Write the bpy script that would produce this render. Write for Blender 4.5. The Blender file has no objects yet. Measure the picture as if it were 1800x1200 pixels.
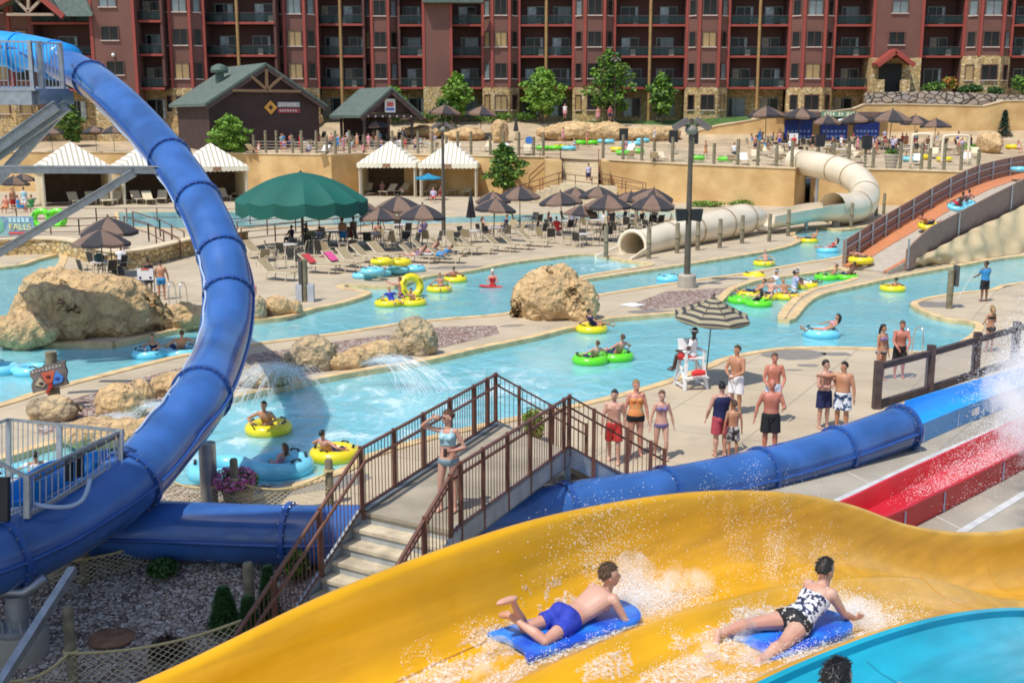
import bpy, bmesh, math, random
from mathutils import Vector, Matrix, Quaternion, noise
from mathutils.geometry import tessellate_polygon
random.seed(7)
SC = bpy.context.scene
COL = SC.collection
V = Vector
PI = math.pi
R = math.radians
# ---------------------------------------------------------------- camera, sky, sun, exposure
F, HC = 2000.0, 7.6
PIT = math.atan(390 / F)
cd = bpy.data.cameras.new('camera')
cam = bpy.data.objects.new('camera', cd)
COL.objects.link(cam)
cam.location = (0, 0, HC)
cam.rotation_euler = (PI / 2 - PIT, 0, 0)
cd.sensor_width = 36
cd.lens = 36 * F / 1800
cd.clip_end = 3000
SC.camera = cam
SUNDIR = V((-0.60, -0.70, 1.72)).normalized()          # towards the sun
EL = math.asin(SUNDIR.z)
W = bpy.data.worlds.new('World')
SC.world = W
W.use_nodes = True
wn = W.node_tree.nodes
sky = wn.new('ShaderNodeTexSky')
sky.sky_type = 'NISHITA'
sky.sun_disc = False
sky.sun_elevation = EL
sky.sun_rotation = math.atan2(SUNDIR.x, SUNDIR.y)
W.node_tree.links.new(sky.outputs[0], wn['Background'].inputs[0])
wn['Background'].inputs[1].default_value = 0.15
sd = bpy.data.lights.new('sun', 'SUN')
sd.energy = 3.7
sd.angle = R(0.5)
sd.color = (1.0, 0.95, 0.86)
sun = bpy.data.objects.new('sun', sd)
COL.objects.link(sun)
sun.rotation_euler = SUNDIR.to_track_quat('Z', 'Y').to_euler()
SC.view_settings.view_transform = 'Standard'
SC.view_settings.look = 'None'
SC.view_settings.exposure = 0.12
SC.view_settings.gamma = 1
SC.cycles.max_bounces = 6
SC.cycles.filter_width = 1.8
SC.cycles.volume_bounces = 5
SC.cycles.transparent_max_bounces = 12
SC.cycles.caustics_reflective = False
SC.cycles.caustics_refractive = False
# ---------------------------------------------------------------- pixel to world (1800 x 1200 photo)
_c, _s = math.cos(PIT), math.sin(PIT)
def ray(u, v):
    a, b = (u - 900) / F, (600 - v) / F
    return V((a, _c + b * _s, -_s + b * _c))
def G(u, v, z=0.0):
    r = ray(u, v)
    t = (z - HC) / r.z
    return V((r.x * t, r.y * t, z))
def DP(u, v, d):
    return V((0, 0, HC)) + ray(u, v) * d
def Y(u, v, y):
    r = ray(u, v)
    t = y / r.y
    return V((r.x * t, y, HC + r.z * t))
def depth(p):
    return p.y * _c - (p.z - HC) * _s
def onwall(u, v, p0, d):
    r = ray(u, v)
    det = r.x * (-d[1]) + d[0] * r.y
    t = (p0[0] * (-d[1]) + d[0] * p0[1]) / det
    return V((r.x * t, r.y * t, HC + r.z * t))
# ---------------------------------------------------------------- materials
MATS = {}
def mat(name, col, rough=0.6, metal=0.0, var=0.12, vs=3.0, bump=0.0, bs=20.0, coat=0.0, col2=None, spec=0.5, alpha=1.0, detail=4, thr=None):
    if name in MATS: return MATS[name]
    m = bpy.data.materials.new(name)
    MATS[name] = m
    m.use_nodes = True
    n, l = m.node_tree.nodes, m.node_tree.links
    b = n['Principled BSDF']
    b.inputs['Roughness'].default_value = rough
    b.inputs['Metallic'].default_value = metal
    b.inputs['Specular IOR Level'].default_value = spec
    b.inputs['Coat Weight'].default_value = coat
    b.inputs['Coat Roughness'].default_value = 0.08
    b.inputs['Alpha'].default_value = alpha
    b.inputs['Base Color'].default_value = (*col, 1)
    tc = n.new('ShaderNodeTexCoord')
    if var or col2:
        t = n.new('ShaderNodeTexNoise')
        t.inputs['Scale'].default_value = vs
        t.inputs['Detail'].default_value = detail
        l.new(tc.outputs['Object'], t.inputs['Vector'])
        r = n.new('ShaderNodeValToRGB')
        a = col2 or tuple(max(0, x * (1 - var)) for x in col)
        c = col if col2 else tuple(min(1, x * (1 + var)) for x in col)
        lo, hi = thr or (0.35, 0.65)
        r.color_ramp.elements[0].position, r.color_ramp.elements[1].position = lo, hi
        r.color_ramp.elements[0].color, r.color_ramp.elements[1].color = (*a, 1), (*c, 1)
        l.new(t.outputs['Fac'], r.inputs[0])
        l.new(r.outputs[0], b.inputs['Base Color'])
    if bump:
        t2 = n.new('ShaderNodeTexNoise')
        t2.inputs['Scale'].default_value = bs
        t2.inputs['Detail'].default_value = 5
        l.new(tc.outputs['Object'], t2.inputs['Vector'])
        bp = n.new('ShaderNodeBump')
        bp.inputs['Strength'].default_value = 1.0
        bp.inputs['Distance'].default_value = bump
        l.new(t2.outputs['Fac'], bp.inputs['Height'])
        l.new(bp.outputs[0], b.inputs['Normal'])
    return m
def ramp_on(m, texnode, out, stops, vec='Object', scale=None, socket='Base Color', const=False):
    n, l = m.node_tree.nodes, m.node_tree.links
    tc = n.new('ShaderNodeTexCoord')
    mp = n.new('ShaderNodeMapping')
    if scale: mp.inputs['Scale'].default_value = scale
    l.new(tc.outputs[vec], mp.inputs[0])
    if texnode is not None: l.new(mp.outputs[0], texnode.inputs['Vector'])
    r = n.new('ShaderNodeValToRGB')
    if const: r.color_ramp.interpolation = 'CONSTANT'
    while len(r.color_ramp.elements) < len(stops): r.color_ramp.elements.new(0.5)
    for e, (p, c) in zip(r.color_ramp.elements, stops):
        e.position = p
        e.color = (*c, 1)
    l.new(out, r.inputs[0])
    l.new(r.outputs[0], n['Principled BSDF'].inputs[socket])
    return r
def vor_mat(name, stops, scale, rough=0.8, bump=0.02, joint=None, sc=None):
    """stones: one colour per voronoi cell, darker joints, raised faces"""
    if name in MATS: return MATS[name]
    m = mat(name, stops[0][1], rough, var=0)
    n, l = m.node_tree.nodes, m.node_tree.links
    v = n.new('ShaderNodeTexVoronoi')
    v.inputs['Scale'].default_value = scale
    sep = n.new('ShaderNodeSeparateColor')
    l.new(v.outputs['Color'], sep.inputs[0])
    r = ramp_on(m, v, sep.outputs[0], stops, scale=sc)
    v2 = n.new('ShaderNodeTexVoronoi')
    v2.feature = 'DISTANCE_TO_EDGE'
    v2.inputs['Scale'].default_value = scale
    l.new(v.inputs['Vector'].links[0].from_socket, v2.inputs['Vector'])
    r2 = n.new('ShaderNodeValToRGB')
    r2.color_ramp.elements[1].position = 0.08
    l.new(v2.outputs['Distance'], r2.inputs[0])
    if joint:
        mx = n.new('ShaderNodeMix')
        mx.data_type = 'RGBA'
        l.new(r2.outputs[0], mx.inputs[0])
        mx.inputs[6].default_value = (*joint, 1)
        l.new(r.outputs[0], mx.inputs[7])
        l.new(mx.outputs[2], n['Principled BSDF'].inputs['Base Color'])
    bp = n.new('ShaderNodeBump')
    bp.inputs['Distance'].default_value = bump
    l.new(r2.outputs[0], bp.inputs['Height'])
    l.new(bp.outputs[0], n['Principled BSDF'].inputs['Normal'])
    return m
def stripe_mat(name, c1, c2, freq, axis=0, rough=0.7, duty=0.5):
    """painted or woven stripes along one object axis"""
    if name in MATS: return MATS[name]
    m = mat(name, c1, rough, var=0)
    n, l = m.node_tree.nodes, m.node_tree.links
    tc = n.new('ShaderNodeTexCoord')
    sp = n.new('ShaderNodeSeparateXYZ')
    l.new(tc.outputs['Object'], sp.inputs[0])
    k = n.new('ShaderNodeMath'); k.operation = 'MULTIPLY'; k.inputs[1].default_value = freq
    l.new(sp.outputs[axis], k.inputs[0])
    fr = n.new('ShaderNodeMath'); fr.operation = 'FRACT'
    l.new(k.outputs[0], fr.inputs[0])
    ramp_on(m, None, fr.outputs[0], [(0, c1), (duty, c2)], const=True)
    return m
# ---------------------------------------------------------------- mesh builder
class MB:
    def __init__(s): s.v, s.f, s.m = [], [], []
    def add(s, vs, fs, mi=0):
        o = len(s.v)
        s.v.extend(V(x) for x in vs)
        for f in fs:
            s.f.append([o + i for i in f]); s.m.append(mi)
        return s
    def box(s, c, sz, rot=None, mi=0):
        c = V(c); hx, hy, hz = sz[0] / 2, sz[1] / 2, sz[2] / 2
        vs = [V((x, y, z)) for z in (-hz, hz) for y in (-hy, hy) for x in (-hx, hx)]
        if rot: vs = [rot @ q for q in vs]
        return s.add([c + q for q in vs], [(0, 2, 3, 1), (4, 5, 7, 6), (0, 1, 5, 4), (2, 6, 7, 3), (0, 4, 6, 2), (1, 3, 7, 5)], mi)
    def b2(s, x0, x1, y0, y1, z0, z1, mi=0):
        return s.box(((x0 + x1) / 2, (y0 + y1) / 2, (z0 + z1) / 2), (abs(x1 - x0), abs(y1 - y0), abs(z1 - z0)), None, mi)
    def beam(s, a, b, w, h=None, mi=0, up=(0, 0, 1)):
        a, b = V(a), V(b); h = h or w
        d = (b - a); L = d.length
        if L < 1e-6: return s
        d /= L
        up = V(up)
        if abs(d.dot(up)) > 0.98: up = V((0, 1, 0))
        x = d.cross(up).normalized(); z = x.cross(d)
        rot = Matrix((x, d, z)).transposed()
        return s.box((a + b) / 2, (w, L, h), rot, mi)
    def rings(s, rs, cap=True, closed=False, mi=0):
        n = len(rs[0]); o = len(s.v)
        for r in rs: s.v.extend(V(q) for q in r)
        k = len(rs)
        for i in range(k if closed else k - 1):
            a, b = o + i * n, o + ((i + 1) % k) * n
            for j in range(n):
                s.f.append([a + j, a + (j + 1) % n, b + (j + 1) % n, b + j]); s.m.append(mi)
        if cap and not closed:
            s.f.append([o + j for j in reversed(range(n))]); s.m.append(mi)
            s.f.append([o + (k - 1) * n + j for j in range(n)]); s.m.append(mi)
        return s
    def tube(s, pts, r, n=8, cap=True, closed=False, mi=0, sx=1.0, up=None):
        pts = [V(p) for p in pts]; k = len(pts)
        rs = r if isinstance(r, (list, tuple)) else [r] * k
        out = []; x = None
        for i, p in enumerate(pts):
            if closed: d = pts[(i + 1) % k] - pts[i - 1]
            else: d = pts[min(i + 1, k - 1)] - pts[max(i - 1, 0)]
            d.normalize()
            if up is not None: x = d.cross(V(up)).normalized()
            elif x is None:
                h = V((0, 0, 1)) if abs(d.z) < 0.9 else V((0, 1, 0))
                x = d.cross(h).normalized()
            else:
                x = (x - d * x.dot(d)).normalized()
            y = d.cross(x)
            out.append([p + (x * math.cos(2 * PI * j / n) * sx + y * math.sin(2 * PI * j / n)) * rs[i] for j in range(n)])
        return s.rings(out, cap, closed, mi)
    def cyl(s, a, b, r, r2=None, n=10, mi=0):
        return s.tube([a, b], [r, r if r2 is None else r2], n, True, False, mi)
    def lathe(s, prof, n=16, c=(0, 0, 0), mi=0, cap=False):
        c = V(c)
        return s.rings([[c + V((r * math.cos(2 * PI * j / n), r * math.sin(2 * PI * j / n), z)) for j in range(n)] for r, z in prof], cap, False, mi)
    def ell(s, c, rad, rot=None, nu=12, nv=8, mi=0):
        c = V(c); rr = []
        for i in range(nv + 1):
            t = PI * (i + 0.02) / (nv + 0.04)
            ring = []
            for j in range(nu):
                p = V((rad[0] * math.sin(t) * math.cos(2 * PI * j / nu), rad[1] * math.sin(t) * math.sin(2 * PI * j / nu), -rad[2] * math.cos(t)))
                ring.append(c + (rot @ p if rot else p))
            rr.append(ring)
        return s.rings(rr, True, False, mi)
    def torus(s, c, Rr, r, nu=28, nv=12, rot=None, mi=0, sq=1.0):
        c = V(c); rr = []
        for i in range(nu):
            a = 2 * PI * i / nu
            ring = []
            for j in range(nv):
                b = 2 * PI * j / nv
                p = V(((Rr + r * math.cos(b)) * math.cos(a), (Rr + r * math.cos(b)) * math.sin(a), r * sq * math.sin(b)))
                ring.append(c + (rot @ p if rot else p))
            rr.append(ring)
        return s.rings(rr, False, True, mi)
    def prism(s, poly, h, mi=0):
        """poly: 3D outline, extruded by vector h (closed solid)"""
        p = [V(q) for q in poly]; h = V(h); n = len(p); o = len(s.v)
        s.v.extend(p); s.v.extend(q + h for q in p)
        for t in tessellate_polygon([p]):
            s.f.append([o + i for i in t]); s.m.append(mi)
            s.f.append([o + n + i for i in reversed(t)]); s.m.append(mi)
        for i in range(n):
            j = (i + 1) % n
            s.f.append([o + i, o + j, o + n + j, o + n + i]); s.m.append(mi)
        return s
    def wall(s, pts, h0, h1, mi=0):
        return s
    def mesh(s, name, mats, smooth=None, fix=True):
        me = bpy.data.meshes.new(name)
        me.from_pydata([tuple(q) for q in s.v], [], s.f)
        mats = mats if isinstance(mats, (list, tuple)) else [mats]
        for m in mats: me.materials.append(m)
        if len(mats) > 1: me.polygons.foreach_set('material_index', s.m)
        if fix:
            bm = bmesh.new(); bm.from_mesh(me)
            bmesh.ops.recalc_face_normals(bm, faces=bm.faces)
            bm.to_mesh(me); bm.free()
        if smooth:
            me.shade_smooth()
            if smooth < 180: me.set_sharp_from_angle(angle=R(smooth))
        me.update()
        return me
    def build(s, name, mats, parent=None, smooth=None, loc=None, fix=True):
        o = bpy.data.objects.new(name, s.mesh(name, mats, smooth, fix))
        COL.objects.link(o)
        if parent is not None: o.parent = parent
        if loc is not None: o.location = loc
        return o
def tag(o, label=None, cat=None, group=None, kind=None):
    if label: o['label'] = label
    if cat: o['category'] = cat
    if group: o['group'] = group
    if kind: o['kind'] = kind
    return o
def thing(name, label, cat, loc=(0, 0, 0), rz=0.0, group=None):
    o = bpy.data.objects.new(name, None)
    o.empty_display_size = 0.1
    COL.objects.link(o)
    o.location = loc
    o.rotation_euler = (0, 0, rz)
    return tag(o, label, cat, group)
def ordn(i):
    w = ['first', 'second', 'third', 'fourth', 'fifth', 'sixth', 'seventh', 'eighth', 'ninth', 'tenth', 'eleventh', 'twelfth', 'thirteenth', 'fourteenth', 'fifteenth', 'sixteenth', 'seventeenth', 'eighteenth', 'nineteenth', 'twentieth']
    if i < 20: return w[i]
    return {2: 'twenty', 3: 'thirty', 4: 'forty', 5: 'fifty', 6: 'sixty', 7: 'seventy', 8: 'eighty', 9: 'ninety'}[(i + 1) // 10] + '-' + (w[(i + 1) % 10 - 1] if (i + 1) % 10 else 'last')
def dup(root, loc=None, rz=None, label=None, group=None, scale=None, swap=None, cat=None, rot=None):
    r = root.copy(); COL.objects.link(r)
    if loc is not None: r.location = loc
    if rz is not None: r.rotation_euler = (0, 0, rz)
    if rot is not None: r.rotation_euler = rot
    if scale is not None: r.scale = (scale,) * 3 if isinstance(scale, (int, float)) else scale
    if label: r['label'] = label
    if group: r['group'] = group
    if cat: r['category'] = cat
    def sw(o):
        if swap and o.type == 'MESH':
            for i, sl in enumerate(o.material_slots):
                k = o.name.split('.')[0]
                mm = swap.get((k, i)) or swap.get(k)
                if mm:
                    sl.link = 'OBJECT'; sl.material = mm
    sw(r)
    for ch in list(root.children):
        c = ch.copy(); COL.objects.link(c); c.parent = r; sw(c)
        for g in list(ch.children):
            d = g.copy(); COL.objects.link(d); d.parent = c; sw(d)
    return r
def cr(pts, n=8, closed=False):
    """catmull-rom through points"""
    pts = [V(p) for p in pts]; k = len(pts); out = []
    for i in range(k if closed else k - 1):
        p0 = pts[i - 1] if (closed or i > 0) else pts[0] * 2 - pts[1]
        p1, p2 = pts[i], pts[(i + 1) % k]
        p3 = pts[(i + 2) % k] if (closed or i + 2 < k) else p2 * 2 - p1
        for j in range(n):
            t = j / n
            out.append(0.5 * ((2 * p1) + (p2 - p0) * t + (2 * p0 - 5 * p1 + 4 * p2 - p3) * t * t + (3 * p1 - p0 - 3 * p2 + p3) * t ** 3))
    if not closed: out.append(pts[-1])
    return out
def lerp(a, b, t): return a + (b - a) * t
def interp(x, tab):
    if x <= tab[0][0]: return tab[0][1]
    for (a, b), (c, d) in zip(tab, tab[1:]):
        if x <= c: return b + (d - b) * (x - a) / (c - a)
    return tab[-1][1]
def sinterp(x, tab):
    """smooth (cubic) interpolation of a table"""
    xs = [t[0] for t in tab]; ys = [t[1] for t in tab]; n = len(xs)
    if x <= xs[0]: return ys[0]
    if x >= xs[-1]: return ys[-1]
    i = max(j for j in range(n) if xs[j] <= x); i = min(i, n - 2)
    h = xs[i + 1] - xs[i]; t = (x - xs[i]) / h
    def sl(j):
        if j <= 0: return (ys[1] - ys[0]) / (xs[1] - xs[0])
        if j >= n - 1: return (ys[-1] - ys[-2]) / (xs[-1] - xs[-2])
        return (ys[j + 1] - ys[j - 1]) / (xs[j + 1] - xs[j - 1])
    m0, m1 = sl(i) * h, sl(i + 1) * h
    return (2 * t ** 3 - 3 * t * t + 1) * ys[i] + (t ** 3 - 2 * t * t + t) * m0 + (-2 * t ** 3 + 3 * t * t) * ys[i + 1] + (t ** 3 - t * t) * m1
# ================================================================= palette
concrete = mat('concrete_deck', (.55, .45, .315), .85, var=0, vs=.5, bump=.004, bs=14, col2=(.45, .365, .25), thr=(.3, .7))
def jointed(m, step, ang, jc, stain, w=.018):
    """saw-cut joints on a grid and broad irregular stains"""
    n, l = m.node_tree.nodes, m.node_tree.links
    b = n['Principled BSDF']; src = b.inputs['Base Color'].links[0].from_socket
    tc = n.new('ShaderNodeTexCoord'); mp = n.new('ShaderNodeMapping'); mp.inputs['Rotation'].default_value = (0, 0, ang); l.new(tc.outputs['Object'], mp.inputs[0])
    t = n.new('ShaderNodeTexNoise'); t.inputs['Scale'].default_value = .33; t.inputs['Detail'].default_value = 7; t.inputs['Roughness'].default_value = .62; l.new(tc.outputs['Object'], t.inputs['Vector'])
    r = n.new('ShaderNodeMapRange'); r.inputs['From Min'].default_value = .52; r.inputs['From Max'].default_value = .66; r.inputs['To Max'].default_value = .75; l.new(t.outputs['Fac'], r.inputs['Value'])
    mx = n.new('ShaderNodeMix'); mx.data_type = 'RGBA'; l.new(r.outputs[0], mx.inputs[0]); l.new(src, mx.inputs[6]); mx.inputs[7].default_value = (*stain, 1)
    sp = n.new('ShaderNodeSeparateXYZ'); l.new(mp.outputs[0], sp.inputs[0]); acc = None
    for ax in (0, 1):
        d = n.new('ShaderNodeMath'); d.operation = 'DIVIDE'; d.inputs[1].default_value = step; l.new(sp.outputs[ax], d.inputs[0])
        f = n.new('ShaderNodeMath'); f.operation = 'FRACT'; l.new(d.outputs[0], f.inputs[0])
        c = n.new('ShaderNodeMath'); c.operation = 'LESS_THAN'; c.inputs[1].default_value = w / step * 2; l.new(f.outputs[0], c.inputs[0])
        if acc is None: acc = c.outputs[0]
        else: k = n.new('ShaderNodeMath'); k.operation = 'MAXIMUM'; l.new(acc, k.inputs[0]); l.new(c.outputs[0], k.inputs[1]); acc = k.outputs[0]
    m2 = n.new('ShaderNodeMix'); m2.data_type = 'RGBA'; l.new(acc, m2.inputs[0]); l.new(mx.outputs[2], m2.inputs[6]); m2.inputs[7].default_value = (*jc, 1); l.new(m2.outputs[2], b.inputs['Base Color'])
jointed(concrete, 2.6, .5, (.30, .255, .19), (.36, .30, .215))
kerb_m = mat('kerb_paint', (.66, .47, .24), .7, var=.18, vs=2.2, bump=.004, bs=18)
paving = mat('paving_grey', (.36, .325, .265), .85, var=.13, vs=.8, bump=.003, bs=25)
jointed(paving, 3.4, .62, (.27, .25, .22), (.30, .28, .245))
gravel_m = vor_mat('pebbles', [(0, (.16, .12, .10)), (.3, (.36, .26, .21)), (.6, (.46, .38, .32)), (1, (.62, .55, .48))], 9, .85, .03, (.05, .04, .035))
galv = mat('galvanised_steel', (.42, .44, .46), .42, metal=.75, var=.12, vs=6)
rust_rail = mat('brown_painted_steel', (.15, .062, .042), .45, var=.15, vs=5)
darkbrown = mat('dark_brown_timber', (.085, .055, .05), .7, var=.25, vs=4, bump=.01, bs=9)
logpost = mat('log_post', (.21, .18, .115), .85, var=.3, vs=5, bump=.01, bs=12)
tanwall = mat('tan_render', (.70, .48, .22), .85, var=0, vs=.45, bump=.03, bs=2.5, col2=(.52, .32, .125), thr=(.34, .66), detail=9)
tanpaint = mat('tan_frame', (.62, .54, .40), .5, var=.06)
white_m = mat('white_paint', (.80, .80, .79), .45, var=.04)
cream = mat('cream_canvas', (.82, .76, .60), .8, var=.06, vs=1.2)
stone_m = vor_mat('field_stone', [(0, (.38, .25, .11)), (.3, (.60, .41, .17)), (.6, (.70, .53, .26)), (.8, (.48, .36, .19)), (1, (.76, .63, .38))], 2.3, .85, .06, (.26, .19, .10), (1, 1, 1.7))
boulder_m = mat('boulder_stone', (.52, .42, .33), .9, var=0, vs=.8, bump=.1, bs=3, col2=(.30, .24, .19))
hotel_m = mat('brown_siding', (.205, .093, .072), .75, var=.08, vs=.4, bump=.0)
def siding(m, per=4.0):
    n, l = m.node_tree.nodes, m.node_tree.links
    tc = n.new('ShaderNodeTexCoord'); w = n.new('ShaderNodeTexWave'); w.bands_direction = 'Z'; w.wave_profile = 'SAW'
    w.inputs['Scale'].default_value = per
    l.new(tc.outputs['Object'], w.inputs['Vector'])
    b = n.new('ShaderNodeBump'); b.inputs['Distance'].default_value = .04
    l.new(w.outputs['Fac'], b.inputs['Height']); l.new(b.outputs[0], n['Principled BSDF'].inputs['Normal'])
siding(hotel_m, .9)
hotel_shade = mat('shaded_siding', (.11, .046, .038), .8, var=.08, vs=.4)  # siding colour darkened to paint the shade inside the balcony recesses
trim_m = mat('red_trim', (.32, .06, .043), .6, var=.06, vs=1)
glass_dk = mat('dark_window', (.012, .014, .014), .18, var=.5, vs=.3, spec=.3)
glass_lt = mat('pale_window', (.17, .21, .22), .2, var=.25, vs=.5, spec=.4)
blind_m = mat('tan_blind', (.36, .25, .11), .5, var=.15, vs=.6)
curtain = mat('curtain', (.52, .58, .57), .7, var=.3, vs=2)
railglass = mat('green_railing', (.012, .032, .028), .4, var=.2, alpha=.5)
roof_m = mat('green_shingle', (.105, .14, .122), .9, var=.16, vs=2.2, bump=.02, bs=14)
shed_m = mat('shed_boards', (.06, .034, .033), .8, var=.15, vs=.8); siding(shed_m, .9)
logpale = mat('peeled_log', (.36, .22, .085), .75, var=.15, vs=2)
grass_m = mat('lawn', (.06, .13, .025), .95, var=.35, vs=1.5, bump=.05, bs=9)
bark = mat('bark', (.13, .09, .06), .9, var=.2)
blackp = mat('black_plastic', (.018, .018, .02), .4, var=.2)
def leaf_mat(name, a, b):
    m = mat(name, b, .6, var=0, vs=.9, col2=a, thr=(.3, .7)); return m
leaf_a = leaf_mat('leaf_bright', (.09, .20, .015), (.23, .40, .05))
leaf_b = leaf_mat('leaf_deep', (.02, .065, .012), (.06, .14, .025))
leaf_c = leaf_mat('leaf_conifer', (.025, .075, .055), (.06, .13, .09))
# water: painted pool shell seen through clear water; ripples are real normals, tint drifts a little
water_m = mat('pool_water', (.26, .58, .63), .12, var=0, vs=.22, col2=(.18, .52, .59), thr=(.3, .7), spec=.5)
def ripples(m, rows):
    n, l = m.node_tree.nodes, m.node_tree.links
    tc = n.new('ShaderNodeTexCoord'); mp = n.new('ShaderNodeMapping'); mp.inputs['Scale'].default_value = (1, .75, 1)
    l.new(tc.outputs['Object'], mp.inputs[0]); prev = None
    for sc, dist in rows:
        t = n.new('ShaderNodeTexNoise'); t.inputs['Scale'].default_value = sc; t.inputs['Detail'].default_value = 4; t.inputs['Distortion'].default_value = .8
        l.new(mp.outputs[0], t.inputs['Vector'])
        b = n.new('ShaderNodeBump'); b.inputs['Distance'].default_value = dist
        l.new(t.outputs['Fac'], b.inputs['Height'])
        if prev: l.new(prev.outputs[0], b.inputs['Normal'])
        prev = b
    l.new(prev.outputs[0], n['Principled BSDF'].inputs['Normal'])
ripples(water_m, [(.75, .075), (2.4, .03)])
_b = water_m.node_tree.nodes['Principled BSDF']
_b.inputs['Subsurface Weight'].default_value = .85; _b.inputs['Subsurface Radius'].default_value = (.5, 1.0, 1.1); _b.inputs['Subsurface Scale'].default_value = .9     # light spreads inside the shallow milky pools
def aerate(m, spots):
    """churned white water round the jets and the wave outlets: noise patches that fade with distance from each"""
    n, l = m.node_tree.nodes, m.node_tree.links
    tc = n.new('ShaderNodeTexCoord'); acc = None
    for x, y, r in spots:
        d = n.new('ShaderNodeVectorMath'); d.operation = 'DISTANCE'; d.inputs[1].default_value = (x, y, -.13); l.new(tc.outputs['Object'], d.inputs[0])
        mr = n.new('ShaderNodeMapRange'); mr.inputs['From Min'].default_value = r; mr.inputs['From Max'].default_value = r * .25; l.new(d.outputs['Value'], mr.inputs['Value'])
        if acc is None: acc = mr.outputs[0]
        else: k = n.new('ShaderNodeMath'); k.operation = 'MAXIMUM'; l.new(acc, k.inputs[0]); l.new(mr.outputs[0], k.inputs[1]); acc = k.outputs[0]
    mp = n.new('ShaderNodeMapping'); mp.inputs['Scale'].default_value = (.8, .5, 1); l.new(tc.outputs['Object'], mp.inputs[0])
    t = n.new('ShaderNodeTexNoise'); t.inputs['Scale'].default_value = 1.3; t.inputs['Detail'].default_value = 7; t.inputs['Roughness'].default_value = .68; t.inputs['Distortion'].default_value = .7; l.new(mp.outputs[0], t.inputs['Vector'])
    r = n.new('ShaderNodeMapRange'); r.inputs['From Min'].default_value = .50; r.inputs['From Max'].default_value = .74; l.new(t.outputs['Fac'], r.inputs['Value'])
    k = n.new('ShaderNodeMath'); k.operation = 'MULTIPLY'; l.new(acc, k.inputs[0]); l.new(r.outputs[0], k.inputs[1])
    b = n['Principled BSDF']; src = b.inputs['Base Color'].links[0].from_socket
    mx = n.new('ShaderNodeMix'); mx.data_type = 'RGBA'; l.new(k.outputs[0], mx.inputs[0]); l.new(src, mx.inputs[6]); mx.inputs[7].default_value = (.80, .90, .93, 1); l.new(mx.outputs[2], b.inputs['Base Color'])
    mx2 = n.new('ShaderNodeMapRange'); mx2.inputs['To Min'].default_value = .09; mx2.inputs['To Max'].default_value = .6; l.new(k.outputs[0], mx2.inputs['Value']); l.new(mx2.outputs[0], b.inputs['Roughness'])
_p = [(470, 715, 7), (620, 720, 7), (745, 690, 6), (560, 690, 5), (480, 760, 5), (1075, 468, 5), (830, 680, 5), (660, 760, 5)]
aerate(water_m, [(G(u, v).x, G(u, v).y, r) for u, v, r in _p])
foam_m = mat('white_water', (.86, .9, .92), .5, var=.05)
# ================================================================= ground, water, decks
gnd = MB(); gnd.b2(-900, 900, -300, 1500, -1.6, -1.4)
tag(gnd.build('ground', mat('earth', (.22, .19, .14), .95)), kind='structure')
wt = MB(); nx, ny = 150, 130
x0, x1, y0, y1 = -48, 58, 21.2, 98
def wz(x, y): return -.13 + .012 * noise.noise(V((x * .9, y * .7, 0))) + .010 * noise.noise(V((x * 2.3, y * 1.9, 4)))
wt.add([(lerp(x0, x1, i / nx), lerp(y0, y1, j / ny), wz(lerp(x0, x1, i / nx), lerp(y0, y1, j / ny))) for j in range(ny + 1) for i in range(nx + 1)],
       [(j * (nx + 1) + i, j * (nx + 1) + i + 1, (j + 1) * (nx + 1) + i + 1, (j + 1) * (nx + 1) + i) for j in range(ny) for i in range(nx)])
tag(wt.build('water', water_m, smooth=180, fix=False), kind='structure')
near_px = [(-300, 935), (200, 905), (400, 884), (447, 877), (600, 830), (650, 803), (787, 763), (1030, 710), (1133, 684), (1187, 667), (1240, 647), (1280, 630), (1347, 617), (1407, 612), (1533, 613), (1620, 620), (1680, 608), (1712, 590), (1722, 572), (1700, 564), (1673, 562), (1640, 553), (1612, 540), (1609, 532), (1640, 523), (1700, 514), (1747, 510), (1800, 497), (2100, 470)]
far_px = [(-300, 485), (0, 470), (60, 457), (100, 447), (112, 452), (100, 480), (60, 560), (40, 598), (200, 604), (330, 575), (440, 563), (500, 557), (547, 543), (600, 532), (643, 518), (640, 512), (600, 506), (612, 500), (690, 503), (743, 487), (820, 477), (890, 463), (967, 453), (1017, 447), (1060, 448), (1090, 456), (1138, 463), (1140, 467), (1080, 477), (1022, 487), (1018, 492), (1140, 474), (1200, 465), (1350, 441), (1398, 427), (1402, 420), (1393, 412), (1402, 402), (1440, 399), (1478, 404), (1540, 396), (1700, 378), (2200, 350)]
mid_px = [(-300, 795), (0, 713), (80, 687), (233, 647), (333, 623), (433, 607), (600, 586), (700, 570), (800, 560), (890, 552), (960, 535), (1060, 518), (1200, 496), (1317, 480), (1400, 465), (1478, 452), (1540, 430), (1700, 410), (2200, 385),
          (2200, 410), (1800, 449), (1700, 464), (1593, 483), (1500, 503), (1442, 517), (1414, 533), (1390, 560), (1374, 557), (1398, 527), (1433, 508), (1503, 490), (1476, 471), (1440, 478), (1345, 490), (1300, 502), (1280, 512), (1262, 530), (1230, 545), (1183, 550), (1067, 560), (1017, 573), (983, 580), (933, 593), (833, 613), (747, 633), (600, 657), (410, 697), (277, 727), (150, 762), (0, 805), (-300, 900)]
def slab(name, px, extra=(), m=concrete, z=0.0):
    p = [G(u, v, z) for u, v in px] + [V((x, y, z)) for x, y in extra]
    return tag(MB().prism(p, (0, 0, -.9)).build(name, m), kind='structure')
_q = [G(1190, 862), G(900, 925), G(600, 965), G(560, 968), G(-300, 968)]
slab('pool_deck', near_px, [(80, 30), (80, -8), (9, -8), (3.2, 12.5)] + [(p.x, p.y) for p in _q])
slab('terrace_deck', far_px, [(95, 105), (95, 128), (-95, 128), (-60, 70)])
slab('island_path', mid_px)
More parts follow.
